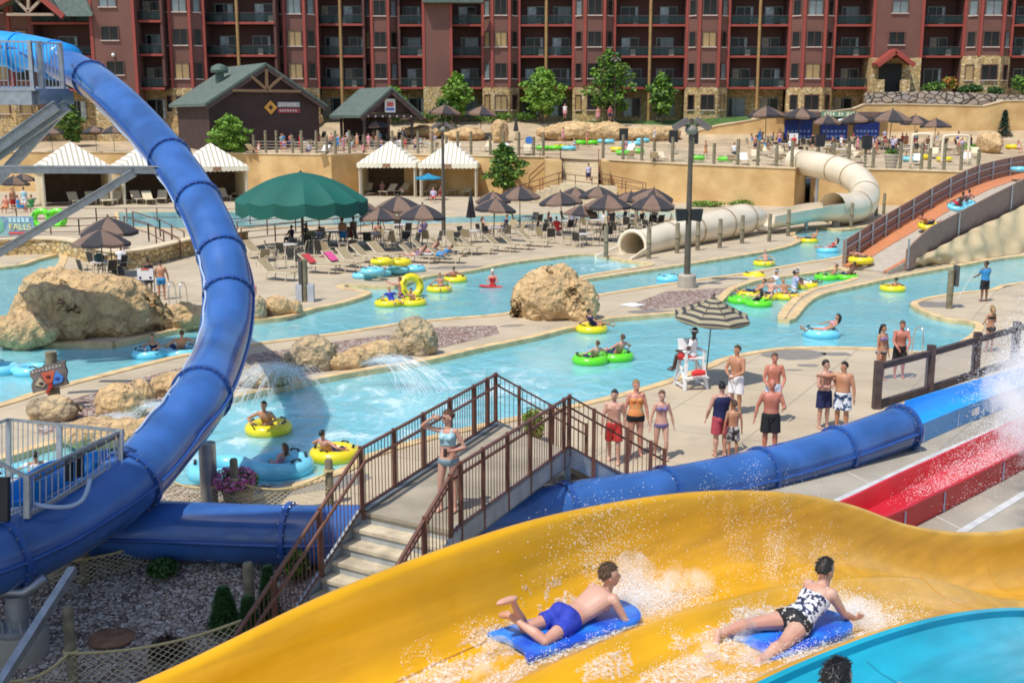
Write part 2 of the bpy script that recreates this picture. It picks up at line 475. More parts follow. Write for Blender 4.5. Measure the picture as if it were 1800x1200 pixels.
def ribbon(mb, pts, w, z0, z1, closed=False, side=0.5):
    n = len(pts); rr = []
    for i, p in enumerate(pts):
        a = pts[i - 1] if (closed or i) else p
        b = pts[(i + 1) % n] if (closed or i < n - 1) else p
        d = (b - a); d.z = 0; d.normalize(); nn = V((-d.y, d.x, 0))
        L, Rr = p + nn * w * side, p - nn * w * (1 - side)
        rr.append([V((L.x, L.y, z1)), V((Rr.x, Rr.y, z1)), V((Rr.x, Rr.y, z0)), V((L.x, L.y, z0))])
    mb.rings(rr, True, closed)
def kerb(px, i0=0, i1=None, w=.34, sub=3):
    mb = MB(); ribbon(mb, cr([G(u, v) for u, v in px[i0:i1]], sub), w, -.5, .035)
    return tag(mb.build('kerb', kerb_m, smooth=40), kind='structure')
kerb(near_px, w=.3); kerb(far_px[:9], w=.4); kerb(far_px[8:]); kerb(mid_px[:19], w=.34); kerb(mid_px[19:], w=.34)
# second pool behind the umbrellas, a sheet inside its own kerb
bp_px = [(205, 373), (540, 371), (800, 381), (1010, 374), (1240, 372), (1248, 378), (1240, 384), (1010, 390), (800, 394), (560, 399), (300, 403), (205, 399)]
bp = [G(u, v, .012) for u, v in bp_px]
m = MB()
for t in tessellate_polygon([bp]): m.add([bp[i] for i in t], [(0, 1, 2)])
tag(m.build('pool_water', water_m), kind='structure')
m = MB(); ribbon(m, bp, .45, 0.002, .06, True); tag(m.build('kerb', kerb_m), kind='structure')
# painted run-out paving with joints, by the speed slides
pv = [(1190, 838), (1500, 800), (1560, 790), (1800, 700), (2100, 600)]
p = [G(u, v, .004) for u, v in pv] + [V((40, 10, .004)), V((6, 9, .004)), V((2.0, 14, .004))]
m = MB()
for t in tessellate_polygon([p]): m.add([p[i] for i in t], [(0, 1, 2)])
tag(m.build('pavement', paving), kind='structure')
def strip(px, w, z, m, name):
    mb = MB(); ribbon(mb, [G(u, v) for u, v in px], w, z - .003, z)
    return tag(mb.build(name, m), kind='structure')
joint = mat('joint_filler', (.60, .57, .5), .9)
for a, b in (((1490, 830), (1800, 985)), ((1640, 790), (1860, 850)), ((1180, 848), (1500, 806)), ((1660, 935), (1800, 985)), ((1330, 870), (1480, 900))):
    strip([a, b], .03, .010, joint, 'paving_joint')
strip([(1405, 915), (1467, 884), (1640, 803), (1800, 735)], .22, .014, mat('pale_channel', (.55, .56, .56), .6), 'drain_channel')
strip([(1600, 985), (1690, 935), (1800, 868), (1900, 810)], .16, .014, MATS['pale_channel'], 'drain_channel')
# wet patches on the sunny deck
wet = mat('wet_concrete', (.27, .24, .20), .35, var=.1)
def puddle(u, v, a, b, ang=0):
    c = G(u, v, .003); q = []
    for i in range(22):
        t = 2 * PI * i / 22; k = 1 + .33 * noise.noise(V((c.x + 2 * math.cos(t), c.y + 2 * math.sin(t), 1)))
        x, y = a * k * math.cos(t), b * k * math.sin(t)
        q.append(c + V((x * math.cos(ang) - y * math.sin(ang), x * math.sin(ang) + y * math.cos(ang), 0)))
    mb = MB()
    for t in tessellate_polygon([q]): mb.add([q[i] for i in t], [(0, 1, 2)])
    tag(mb.build('puddle', wet), kind='structure')
for a in ((1390, 622, 1.1, .9, .2), (1470, 622, .5, .3, 0), (1420, 642, .35, .2, 0), (560, 850, 1.2, .5, .5), (900, 572, .5, .2, .3), (480, 555, 1.0, .6, 0), (800, 470, 1.6, .7, .3), (1395, 650, .3, .12, .1), (1150, 548, 1.1, .5, 0), (1640, 535, 1.0, .8, 0)): puddle(*a)
# red pebble beds on the island path
def bed(px, m=None, z=.006, name='gravel_bed'):
    q = [G(u, v, z) for u, v in px]; mb = MB()
    for t in tessellate_polygon([q]): mb.add([q[i] for i in t], [(0, 1, 2)])
    return tag(mb.build(name, m or pebble_red), kind='stuff')
pebble_red = vor_mat('red_pebbles', [(0, (.22, .12, .09)), (.4, (.40, .25, .2)), (.7, (.50, .38, .31)), (1, (.66, .58, .52))], 9.5, .85, .04, (.14, .10, .08))
bed([(108, 708), (230, 668), (330, 643), (430, 624), (520, 611), (600, 599), (700, 586), (780, 574), (872, 572), (878, 586), (780, 610), (735, 621), (640, 642), (520, 662), (410, 684), (280, 712), (150, 744), (70, 765), (60, 735)])
bed([(1110, 535), (1170, 512), (1290, 505), (1262, 518), (1215, 538), (1130, 545)])
# near gravel garden with real stones
GZ = -.9
def gz(y): return lerp(-.12, GZ, min(1, max(0, (19.3 - y) / 4.3)))
def GG(u, v):
    z = -.5
    for _ in range(12): p = G(u, v, z); z = gz(p.y)
    return V((p.x, p.y, z))
gm = MB()
for yy in (23.5, 19.4, 19.2, 18, 17, 16, 15, 14, 10, -8):
    z_ = gz(yy) if yy < 19.3 else -.12
    gm.v += [V((-22, yy, z_)), V((-2.0, yy, z_)), V((9, yy, z_ - .02))]
for i in range(9):
    for j in range(2): a = i * 3 + j; gm.f.append([a, a + 1, a + 4, a + 3]); gm.m.append(0)
tag(gm.build('gravel_bed', gravel_m, smooth=180), kind='stuff')
gp = [GG(u, v) for u, v in ((-200, 975), (250, 975), (600, 985), (640, 1060), (430, 1140), (400, 1400), (-260, 1400), (-260, 1010))]
def inside(p, poly):
    c = False; n = len(poly)
    for i in range(n):
        a, b = poly[i], poly[i - 1]
        if (a.y > p.y) != (b.y > p.y) and p.x < (b.x - a.x) * (p.y - a.y) / (b.y - a.y) + a.x: c = not c
    return c
st = MB(); rg = random.Random(3); cnt = 0
bx = [min(q.x for q in gp), max(q.x for q in gp)]; by = [max(9.5, min(q.y for q in gp)), max(q.y for q in gp)]
while cnt < 12000:
    q = V((rg.uniform(*bx), rg.uniform(*by), 0)); q.z = gz(q.y)
    if not inside(q, gp): continue
    cnt += 1; r = rg.uniform(.013, .036)
    rot = Matrix.Rotation(rg.uniform(0, 6.3), 3, 'Z') @ Matrix.Rotation(rg.uniform(-.5, .5), 3, 'X')
    c = q + V((0, 0, r * .25)); a = (r * rg.uniform(.9, 1.5), r * rg.uniform(.7, 1.1), r * .6)
    vs = [(1, 0, 0), (-1, 0, 0), (0, 1, 0), (0, -1, 0), (.25, .2, 1), (-.3, -.1, .9)]
    st.add([c + rot @ V((x * a[0], y * a[1], z * a[2])) for x, y, z in vs], [(0, 2, 4), (2, 5, 4), (2, 1, 5), (1, 3, 5), (3, 4, 5), (3, 0, 4)], rg.choice((0, 0, 1, 2, 2, 3)))
tag(st.build('gravel', [mat('pebble_a', (.40, .325, .265), .85), mat('pebble_b', (.22, .165, .135), .85), mat('pebble_c', (.50, .43, .36), .85), mat('pebble_d', (.62, .57, .52), .85)], fix=True), kind='stuff')
# ================================================================= terrace behind
wall_px = [(-420, 266, 124), (150, 268, 123), (455, 271, 121), (582, 273, 117), (640, 271, 121), (960, 277, 114)]
wall2_px = [(1053, 281, 110), (1200, 289, 106), (1398, 297, 101)]
wall3_px = [(1426, 297, 106), (1570, 299, 103), (1700, 303, 100), (1900, 312, 96)]
wl = [[Y(*a) for a in L] for L in (wall_px, wall2_px, wall3_px)]
WT = [(p.x, p.y, p.z) for L in wl for p in L]
WT = [(-95, 124, 4.1)] + WT + [(95, 96, 3.0)]
def zT(x, y):
    yw = interp(x, [(a, b) for a, b, c in WT]); zw = interp(x, [(a, c) for a, b, c in WT])
    zb = interp(x, [(-70, 4.7), (-45, 5.2), (-32, 7.2), (20, 7.5), (30, 8.0), (60, 9.5)])
    t = max(0, (y - yw)) / (139 - yw)
    zm = min(5.25, zb)
    return lerp(zw, zm, t ** 1.25) if t <= 1 else lerp(zm, zb, min(1, (y - 139) / 8))
def HT(u, v):
    """point of the terrace seen at pixel u, v"""
    r = ray(u, v); t = 95.0
    while t < 170:
        p = V((0, 0, HC)) + r * t
        yw = interp(p.x, [(a, b) for a, b, c in WT])
        if p.y > yw + .2 and p.z <= zT(p.x, p.y): return V((p.x, p.y, zT(p.x, p.y)))
        t += .25
    return V((p.x, p.y, zT(p.x, p.y)))
tm = MB(); nx, ny = 90, 26
for j in range(ny + 1):
    for i in range(nx + 1):
        x = lerp(-80, 80, i / nx); yw = interp(x, [(a, b) for a, b, c in WT]) + .3
        y = lerp(yw, 160, j / ny); tm.v.append(V((x, y, zT(x, y) - .05)))
for j in range(ny):
    for i in range(nx):
        a = j * (nx + 1) + i; tm.f.append([a, a + 1, a + nx + 2, a + nx + 1]); tm.m.append(1 if j > 18 and i < 62 else 0)
tag(tm.build('terrace', [mat('terrace_paving', (.46, .35, .22), .9, var=.2, vs=.35, bump=.02, bs=6), grass_m], smooth=180, fix=False), kind='structure')
def rwall(name, pts, label, cat='wall', m=tanwall, th=.8, z0=-.5, coping=True, cup=.12):
    t = thing(name, label, cat, (pts[0].x, pts[0].y, 0)); o = V((pts[0].x, pts[0].y, 0))
    mb = MB(); cp = MB()
    P = [p - o for p in pts]
    fr, bk = [], []
    n = len(P)
    for i, p in enumerate(P):
        d = (P[min(i + 1, n - 1)] - P[max(i - 1, 0)]); d.z = 0; d.normalize(); nn = V((-d.y, d.x, 0))
        fr.append(p); bk.append(p + nn * th)
    mb.rings([[V((a.x, a.y, z0)), V((b.x, b.y, z0)), V((b.x, b.y, a.z)), V((a.x, a.y, a.z))] for a, b in zip(fr, bk)])
    mb.build('wall_face', m, t)
    if coping:
        cp.rings([[V((a.x, a.y, a.z + .003)) + (a - b) * .12, V((b.x, b.y, a.z + .003)), V((b.x, b.y, a.z + cup)), V((a.x, a.y, a.z + cup)) + (a - b) * .12] for a, b in zip(fr, bk)])
        cp.build('coping', mat('coping_stone', (.68, .55, .36), .85), t)
    return t
rwall('retaining_wall', wl[0], 'tan rendered retaining wall behind the striped cabanas')
rwall('retaining_wall', wl[1], 'tan rendered retaining wall right of the outdoor stairs, behind the brown umbrellas')
rwall('retaining_wall', [V((wl[1][-1].x + .01, wl[1][-1].y + .2, wl[1][-1].z)), V((wl[2][0].x - .3, wl[2][0].y + .6, wl[2][0].z))], 'short shaded return of the tan wall where the beige tube slide starts')
rwall('retaining_wall', wl[2], 'tan rendered retaining wall behind the bend of the beige tube slide')
up_px = [(1195, 252), (1205, 236), (1260, 222), (1320, 212), (1380, 199), (1450, 198), (1500, 192), (1520, 184), (1600, 184), (1730, 187), (1765, 178), (1900, 177)]
rwall('retaining_wall', [Y(u, v, 141) for u, v in up_px], 'tall plain tan wall rising behind the snack kiosk', z0=2)
rwall('boulder_wall', [Y(u, v, 145) for u, v in ((1525, 163), (1640, 160), (1720, 164), (1900, 172))], 'dry stacked boulder wall below the hotel, above the tall tan wall', m=vor_mat('stacked_boulders', [(0, (.28, .21, .16)), (.4, (.45, .36, .28)), (.7, (.36, .32, .29)), (1, (.62, .52, .4))], .95, .9, .3, (.05, .04, .03), (1, 1, 1.8)), z0=4, coping=False, th=1.5)
# ================================================================= hotel
hy = 150.0
hotel = thing('hotel_building', 'long brown timber hotel with red trim and stacked balconies across the back', 'building', (0, hy, 0))
def X(u, y, v=100): return Y(u, v, y).x
def Z(v, y=150.0): return Y(900, v, y).z
lv = [Z(205), Z(153), Z(98), Z(43), Z(-12), Z(-67)]
class HP:
    """every piece of the facade becomes a part of the hotel of its own"""
    def __init__(s, nm, m): s.nm, s.m = nm, m
    def b2(s, *a): MB().b2(*a).build(s.nm, s.m, hotel)
    def prism(s, *a): MB().prism(*a).build(s.nm, s.m, hotel)
hw, hs, ht, hrec = HP('wall', hotel_m), HP('stone_base', stone_m), HP('trim', trim_m), HP('recess_wall', hotel_shade)
def hb2(mb, x0, x1, y0, y1, z0, z1): mb.b2(x0, x1, y0 - hy, y1 - hy, z0, z1)
WIN = {}
def window(x, y, z, w, h, kind, rz=0.0, name='window'):
    k = (round(w, 1), round(h, 1), name)
    if k not in WIN:
        w, h, _ = k; f = MB()
        for sx in (-1, 1): f.box((sx * (w / 2 + .05), 0, 0), (.1, .16, h + .2))
        f.box((0, 0, h / 2 + .05), (w, .16, .1)); f.box((0, -.02, -h / 2 - .08), (w + .3, .24, .12), None, 1)
        if w > 1.2: f.box((0, 0, 0), (.06, .12, h))
        g = MB().box((0, .03, 0), (w, .05, h)).mesh('pane', glass_dk)
        WIN[k] = (f.mesh(name, [mat('window_frame', (.13, .06, .045), .6), mat('pale_sill', (.60, .48, .42), .6)]), g)
    a = bpy.data.objects.new(name, WIN[k][0]); COL.objects.link(a); a.parent = hotel
    a.location = (x, y - hy, z); a.rotation_euler = (0, 0, rz)
    b = bpy.data.objects.new('pane', WIN[k][1]); COL.objects.link(b); b.parent = a
    sl = b.material_slots[0]; sl.link = 'OBJECT'; sl.material = {'d': glass_dk, 'l': glass_lt, 't': blind_m}[kind]
rw = random.Random(11)
DOOR = {}
def slide_door(x, y, z, w=2.2, h=2.35):
    if not DOOR:
        f = MB()
        for sx in (-w / 2, 0, w / 2): f.box((sx, -.03, h / 2), (.09, .1, h))
        f.box((0, -.03, h), (w + .1, .1, .1))
        for i in range(5):
            k = (0, .2, -.25, .35, -.1)[i] * w; g = MB(); g.b2(-w / 2, k, .005, .035, .05, h - .05); g.b2(k, w / 2, .005, .035, .05, h - .05, 1)
            DOOR[i] = g.mesh('pane', [[curtain, glass_dk], [glass_dk, curtain], [glass_dk, glass_lt], [glass_dk, curtain], [mat('warm_curtain', (.34, .29, .2), .7, var=.3), glass_dk]][i])
        DOOR['f'] = f.mesh('sliding_door', mat('door_frame', (.25, .27, .26), .5))
    a = bpy.data.objects.new('sliding_door', DOOR['f']); COL.objects.link(a); a.parent = hotel; a.location = (x, y - hy, z)
    b = bpy.data.objects.new('pane', DOOR[rw.randrange(5)]); COL.objects.link(b); b.parent = a
def railing(x0, x1, y, z):
    m = MB(); m.box(((x0 + x1) / 2, y - hy, z + .58), (x1 - x0, .04, .9)); m.box(((x0 + x1) / 2, y - hy, z + 1.08), (x1 - x0, .1, .08), None, 1)
    m.build('balcony_railing', [railglass, darkbrown], hotel)
stonetop = Z(153)
def bay(u0, u1, y=150.0, dz=0, g=True, base=0):
    x0, x1 = X(u0, y), X(u1, y); w = x1 - x0; yf = y - 1.3; a, b = x0 + w * .27, x1 - w * .27
    z0, z1, zt = lv[0] - 3, lv[1 + base] + dz - .1, lv[5] + 2
    for mb, za, zb, o in ((hs, z0, z1, .12), (hw, z1, zt, 0)):
        mb.prism([V((x0, y - hy + .4, za)), V((x0, y - hy - o, za)), V((a, yf - hy - o, za)), V((b, yf - hy - o, za)), V((x1, y - hy - o, za)), V((x1, y - hy + .4, za))], (0, 0, zb - za))
    for xx, yy in ((x0 + .05, y - .1), (a, yf - .02), (b, yf - .02), (x1 - .05, y - .1)): hb2(ht, xx - .17, xx + .17, yy - .17, yy + .1, z1 + .003, zt - .01)
    ang = math.atan2(yf - y, a - x0)
    h = 1.75
    for i in range(4):
        zc = (lv[i] + 1.95 if i else lv[0] + 1.6) + dz
        if i < base: continue
        if i == base: zc = lv[base] + 1.75 + dz
        for nm, xx, yy, ww, rz in (('window', (x0 + a) / 2, (y + yf) / 2 - .08, w * .15, ang), ('picture_window', (a + b) / 2, yf - .06, w * .30, 0), ('window', (x1 + b) / 2, (y + yf) / 2 - .08, w * .15, -ang)):
            yo = -.14 if i == base else 0
            window(xx, yy + yo, zc, max(.8, ww), h, rw.choice('dddddlt' if i else 'ddtt') if i < 3 else rw.choice('ldd'), rz, nm)
def balc(u0, u1, y=150.0, posts=(), dz=0, base=0):
    x0, x1 = X(u0, y), X(u1, y); dp = 2.6
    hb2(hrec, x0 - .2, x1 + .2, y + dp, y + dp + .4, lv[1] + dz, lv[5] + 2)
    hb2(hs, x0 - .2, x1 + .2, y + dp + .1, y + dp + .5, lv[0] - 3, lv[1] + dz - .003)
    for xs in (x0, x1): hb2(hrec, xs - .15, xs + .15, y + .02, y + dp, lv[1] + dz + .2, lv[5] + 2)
    bays = [x0] + [X(p, y) for p in posts] + [x1]
    for i in range(base + 1, 6):
        z = lv[i] + dz
        MB().b2(x0, x1, y - .12 - hy, y + .05 - hy, z - .28, z).build('floor_band', trim_m, hotel); MB().b2(x0, x1, y + .053 - hy, y + dp - .003 - hy, z - .25, z - .02).build('balcony_slab', hotel_shade, hotel)
    for i in range(base, 5):
        z = lv[i] + dz
        for a, b in zip(bays, bays[1:]):
            c = (a + b) / 2 + rw.uniform(-.3, .5)
            slide_door(c, y + dp - .08 if i else y + dp + .02, z, )
            if i > base: railing(a + .1, b - .1, y + .1, z)
            if i > base and rw.random() < .6: MB().box((c + rw.uniform(-1.2, 1.2), y + 1.2 - hy, z + .42), (.6, .6, .8)).build('balcony_chair', mat('chair_%d' % rw.randrange(3), rw.choice([(.4, .2, .08), (.05, .05, .05), (.4, .38, .35)]), .6), hotel)
    for p in posts:
        xx = X(p, y)
        q = MB(); q.cyl((xx, y - hy - .15, lv[base] - 2), (xx, y - hy - .15, lv[5] + 2), .2, n=8); q.build('post', logpale, hotel, smooth=60)
def flat(u0, u1, y=150.0, wins=(), stone=None, dz=0, zlo=None, dp=4):
    x0, x1 = X(u0, y), X(u1, y); zs = Z(stone, y) if stone else lv[0] - 3
    if stone: hb2(hs, x0 - .1, x1 + .1, y - .15, y + dp, lv[0] - 6, zs)
    hb2(hw, x0, x1, y, y + dp, zs if stone else lv[0] - 3, lv[5] + 2)
    for u, v, w in wins: window(X(u, y), y - .05, Z(v, y), w, 1.5, 'd' if v > 40 else 'l', 0, 'picture_window')
    for xx in (x0, x1): hb2(ht, xx - .18, xx + .18, y - .1, y + .1, zs + .01, lv[5] + 1.99)
bay(-60, 60, 141, -.5); balc(60, 164, 140.5, dz=-.5)
flat(164, 238, 138, ((195, 0, 1.9), (196, 59, 1.9), (202, 120, 1.9)), stone=182, dp=3)
balc(238, 287, 139.5, dz=-.35); bay(287, 362, 142, -.3); balc(362, 485, 144, (420,), -.2); bay(485, 560, 147, -.1); balc(560, 640, 149, (600,)); bay(640, 702, 151); balc(702, 746, 150)
flat(745, 793, 147.5, (), stone=153)
balc(793, 848); bay(848, 913); balc(913, 1007, 150, (960,)); bay(1007, 1080); balc(1080, 1205, 150, (1142,)); bay(1205, 1280); balc(1280, 1385, 150, (1333,)); bay(1385, 1465); balc(1465, 1533)
flat(1533, 1618, 149, ((1577, 12, 1.9), (1574, 68, 1.9)), stone=102)
balc(1618, 1690, 150, (), 0, 1); bay(1690, 1775, 150, 0, base=1); balc(1775, 1850, 150, (), 0, 1); bay(1850, 1950, 150, 0, base=1)
core = MB(); hb2(core, X(-80, 150), X(1950, 150), 153.6, 165, 0, lv[5] + 2); core.build('core_wall', hotel_m, hotel)
rf = MB(); hb2(rf, X(-80, 150), X(1960, 150), 147, 167, lv[5] + 2.01, lv[5] + 3); rf.build('roof', roof_m, hotel)
# porch with red gable, right tower
po = MB(); px0, px1, pa = X(1541, 147), X(1606, 147), X(1572, 147)
for xx in (X(1549, 147), X(1594, 147)): po.b2(xx - .5, xx + .5, -3.4, -2.5, lv[1] - 3.5, lv[1] + .8)
po.build('porch_pier', stone_m, hotel)
po = MB(); zA, zB = Z(91, 147), Z(113, 147)
for s, xx in ((1, px0), (-1, px1)):
    po.beam((pa, -3.6, zA), (xx, -3.6, zB - .2), .25, .55); po.prism([V((pa, -3.5, zA + .1)), V((xx, -3.5, zB - .1)), V((xx, -.95, zB - .1)), V((pa, -.95, zA + .1))], (0, 0, .25))
po.build('porch_roof', trim_m, hotel)
po = MB(); po.b2(px0 + .9, px1 - .9, -1.6, -1.3, lv[1] - 2.5, Z(112, 148)); po.build('porch_shade_panel', mat('deep_shade', (.015, .017, .016), .8), hotel)  # near-black slab painted as the shade inside the porch
# gable roof over the left wing
gw = MB(); ga = Y(50, -22, 137); gl, gr = Y(-65, 40, 137), Y(112, 30, 137)
for e, s in ((gl, -1), (gr, 1)):
    gw.beam(ga - V((0, hy, 0)), e - V((0, hy, 0)), .5, .6)
gw.build('gable_trim', trim_m, hotel)
gw = MB()
e2 = Y(160, 31, 137)
for q in ([ga, gr, gr + V((0, 6, 0)), ga + V((0, 6, 0))], [ga, gl, gl + V((0, 6, 0)), ga + V((0, 6, 0))]): gw.prism([p - V((0, hy - .3, 0)) for p in q], (0, 0, .35))
q = [Y(78, -25, 138.5), Y(112, 29, 137), Y(162, 29, 137), Y(140, -25, 138.6)]
gw.prism([p - V((0, hy, 0)) for p in q], (0, .3, .3)); gw.build('gable_roof', roof_m, hotel)
gw = MB(); zt = Z(26, 137)
for a, b in (((50, 20), (50, -20)), ((50, 22), (28, 0)), ((50, 22), (72, 0)), ((12, 26), (95, 26))):
    gw.beam(Y(*a, 137.2) - V((0, hy, 0)), Y(*b, 137.2) - V((0, hy, 0)), .3)
gw.build('gable_truss', mat('weathered_log', (.40, .30, .22), .8), hotel)
ev = MB(); hb2(ev, X(745, 147), X(850, 147), 146.2, 148, Z(6, 147), Z(-2, 147)); ev.build('eave', roof_m, hotel)
lamp = MB(); lamp.ell((X(199, 137.8, 97), 137.8 - hy, Z(97, 137.8)), (.22, .2, .22)); lamp.build('wall_lamp', white_m, hotel, smooth=60)
# ================================================================= sheds with green roofs
def shed(name, label, base, w, L, zb, ze, za, ang, open_=False):
    t = thing(name, label, 'shed', (base.x, base.y, zb), ang); he, ha = ze - zb, za - zb
    hw_ = w / 2; ov = .9
    r = MB()
    for s in (-1, 1):
        a, b = V((0, -ov, ha)), V((s * (hw_ + .7), -ov, he - .7 * (ha - he) / hw_))
        r.prism([a, b, b + V((0, L + 2 * ov, 0)), a + V((0, L + 2 * ov, 0))], (0, 0, .3))
    r.build('roof', roof_m, t)
    b = MB()
    if not open_:
        b.prism([V((-hw_, 0, -2)), V((hw_, 0, -2)), V((hw_, 0, he)), V((0, 0, ha - .05)), V((-hw_, 0, he))], (0, L, 0)); b.build('wall', shed_m, t)
    else:
        b.prism([V((hw_ - .1, 0, he)), V((0, 0, ha - .05)), V((-hw_ + .1, 0, he))], (0, .2, 0)); b.build('gable_wall', shed_m, t)
        for x in (-hw_ + .3, hw_ - .3, 0):
            for y in (.2, L - .2):
                p = MB(); p.cyl((x, y, -1), (x, y, he), .18); p.build('post', darkbrown, t, smooth=60)
        c = MB(); c.b2(-hw_ + .5, hw_ - .5, L - .6, L - .3, -1, he); c.build('back_panel', shed_m, t)
        c = MB(); c.b2(-hw_ + .6, hw_ - .6, .5, 1.2, -1, 1.0); c.build('bar_counter', darkbrown, t)
        c = MB(); c.b2(-hw_, hw_, -.15, .0, he - .45, he - .1); c.build('fascia', darkbrown, t)
        if True:
            rg = random.Random(4)
            for i in range(7):
                c = MB(); c.ell((-hw_ + .6 + i * .9, -.2, he - .35), (.12, .1, .12)); c.build('lantern', white_m, t, smooth=60)
    tr = MB(); fy = -.75
    for s in (-1, 1): tr.beam((0, fy, ha - .2), (s * (hw_ + .5), fy, he - .6 * (ha - he) / hw_ - .2), .2, .45)
    tr.build('bargeboard', darkbrown, t)
    if not open_:
        tr = MB(); m_ = ha - (ha - he) * .68
        tr.beam((-hw_ * .62, fy, m_), (hw_ * .62, fy, m_), .28); tr.beam((0, fy, m_), (0, fy, ha - .4), .28)
        for s in (-1, 1): tr.beam((0, fy, m_ + .1), (s * hw_ * .3, fy, m_ + (ha - m_) * .62), .28)
        tr.build('truss', mat('truss_timber', (.22, .135, .07), .75), t)
    return t
g1 = Y(467, 215, 127)
sh1 = shed('boarded_shed', 'dark brown boarded shed with green gable roof and orange diamond sign', g1, 12.6, 11, zT(g1.x, g1.y) - .3, Z(181, 127), Z(116, 127), R(33))
# roof cowl on its left slope
cw = MB(); cw.box((0, 0, .55), (.75, .75, 1.4)); cw.lathe([(.9, 1.3), (1.0, 1.6), (.85, 2.0), (.3, 2.25), (.02, 2.3)], 14)
c = cw.build('roof_cowl', mat('green_metal', (.10, .15, .12), .5), sh1, loc=(-3.0, 5.6, Z(150, 131) - (zT(g1.x, g1.y) - .3)))
# sign: orange diamond and two boards
s = MB(); s.box((0, 0, 0), (1.5, .12, 1.5), Matrix.Rotation(PI / 4, 3, 'Y')); s.box((0, -.08, 0), (.55, .06, .55), Matrix.Rotation(PI / 4, 3, 'Y'), 1)
s.box((2.9, 0, .45), (3.6, .12, .75), None, 2); s.box((2.9, 0, -.45), (3.6, .12, .7), None, 3)
for i in range(7): s.box((1.5 + i * .42, -.08, .45), (.22, .04, .38), None, 4); s.box((1.5 + i * .42, -.08, -.45), (.2, .04, .3), None, 4)
s.v = [q * .72 for q in s.v]
sg = s.build('sign_board', [mat('orange_sign', (.8, .38, .06), .5), blackp, mat('grey_sign', (.5, .48, .5), .5), mat('maroon_sign', (.38, .06, .08), .5), mat('pale_letters', (.75, .68, .6), .6)], sh1, loc=(.6, -.12, Z(189, 126) - (zT(g1.x, g1.y) - .3)))
g2 = Y(684, 215, 131)
sh2 = shed('bar_pavilion', 'open dark timber bar pavilion with green gable roof and white board', g2, 6.6, 6.5, zT(g2.x, g2.y) - .2, Z(199, 131), Z(158, 131), R(33), True)
s = MB(); s.box((0, 0, 0), (1.3, .1, 1.5)); s.box((0, -.06, .15), (.8, .04, .5), None, 1); s.box((0, -.06, -.4), (1.0, .04, .3), None, 2)
s.build('sign_board', [white_m, mat('sign_red', (.6, .12, .12), .5), mat('sign_blue', (.1, .2, .55), .5)], sh2, loc=(0, -.3, Z(186, 131) - (zT(g2.x, g2.y) - .2)))
# ================================================================= snack kiosk, right
kb = HT(1472, 252); kx0, kx1 = X(1381, 134, 215), X(1566, 134, 215)
kq = thing('snack_kiosk', 'low tan snack kiosk with brown roof band and blue shutters under the tall wall', 'kiosk', (0, 134, 0))
m = MB(); m.b2(kx0, kx1, 1, 5, 3, Z(203, 134)); m.build('wall', tanwall, kq)
m = MB(); m.b2(kx0 - .3, kx1 + .3, -.6, 5.3, Z(205, 134), Z(197, 134)); m.build('roof', mat('brown_band', (.16, .10, .085), .7), kq)
for a, b in ((1388, 1437), (1452, 1500), (1512, 1557)):
    m = MB(); m.b2(X(a, 134), X(b, 134), .75, 1.05, Z(246, 134), Z(211, 134))
    nn = m.build('shutter', mat('shutter_blue', (.02, .05, .33), .5), kq)
    m = MB()
    for i in range(6):
        for j in range(2): m.box((lerp(X(a + 6, 134), X(b - 6, 134), i / 5), .72, Z(240 - j * 9, 134)), (.28, .04, .28))
    m.build('star_print', mat('pale_blue_print', (.25, .4, .75), .5), kq)
m = MB(); m.b2(X(1446, 134), X(1510, 134), -.8, -.65, Z(206, 134), Z(196, 134)); sgn = m.build('sign_board', mat('sign_green', (.2, .33, .2), .6), kq)
m = MB(); m.ell((X(1489, 134), -.9, Z(213, 134)), (1.1, .15, .32)); m.build('sign_plaque', mat('plaque_pale', (.65, .72, .72), .5), kq, smooth=60)
def text(s, size, m, parent, loc, rot=(PI / 2, 0, 0), name='lettering', ext=.02, align='CENTER', sx=1.0):
    cu = bpy.data.curves.new('tmp', 'FONT'); cu.body = s; cu.size = size; cu.extrude = ext; cu.align_x = align; cu.align_y = 'CENTER'
    o = bpy.data.objects.new('tmp', cu); COL.objects.link(o)
    bpy.context.view_layer.update()
    me = bpy.data.meshes.new_from_object(o.evaluated_get(bpy.context.evaluated_depsgraph_get()))
    bpy.data.objects.remove(o)
    me.materials.clear(); me.materials.append(m)
    q = bpy.data.objects.new(name, me); COL.objects.link(q); q.parent = parent; q.location = loc; q.rotation_euler = rot; q.scale = (sx, 1, 1)
    return q
m = MB()
for i, w_ in enumerate((.3, .45, .3, .4, 0, .35, .3, 0, .45, .3, .35, .3)):
    if w_: m.box((X(1452, 134) + i * .33, -.83, Z(201, 134)), (w_ * .55, .04, .42 if i % 3 else .3))
m.build('worn_mark', mat('sign_letters', (.8, .76, .55), .6), kq)
# ================================================================= helper: voxel union of closed shapes
TMP = bpy.data.scenes.new('scratch')
def voxel(mb, size, it=3, fac=.5, name='body', mats=None, smooth=180, noisefn=None):
    me = mb.mesh('tmp', [white_m], fix=True)
    o = bpy.data.objects.new('tmp', me); TMP.collection.objects.link(o)
    r = o.modifiers.new('r', 'REMESH'); r.mode = 'VOXEL'; r.voxel_size = size
    if it:
        q = o.modifiers.new('s', 'SMOOTH'); q.factor = fac; q.iterations = it
    vl = TMP.view_layers[0]; vl.update(); dg = vl.depsgraph; dg.update()
    out = bpy.data.meshes.new_from_object(o.evaluated_get(dg), depsgraph=dg)
    bpy.data.objects.remove(o); bpy.data.meshes.remove(me)
    if noisefn:
        for v in out.vertices: v.co = noisefn(v.co, v.normal)
    out.name = name; out.materials.clear()
    for m in (mats if isinstance(mats, (list, tuple)) else [mats]): out.materials.append(m)
    out.shade_smooth(); out.update()
    return out
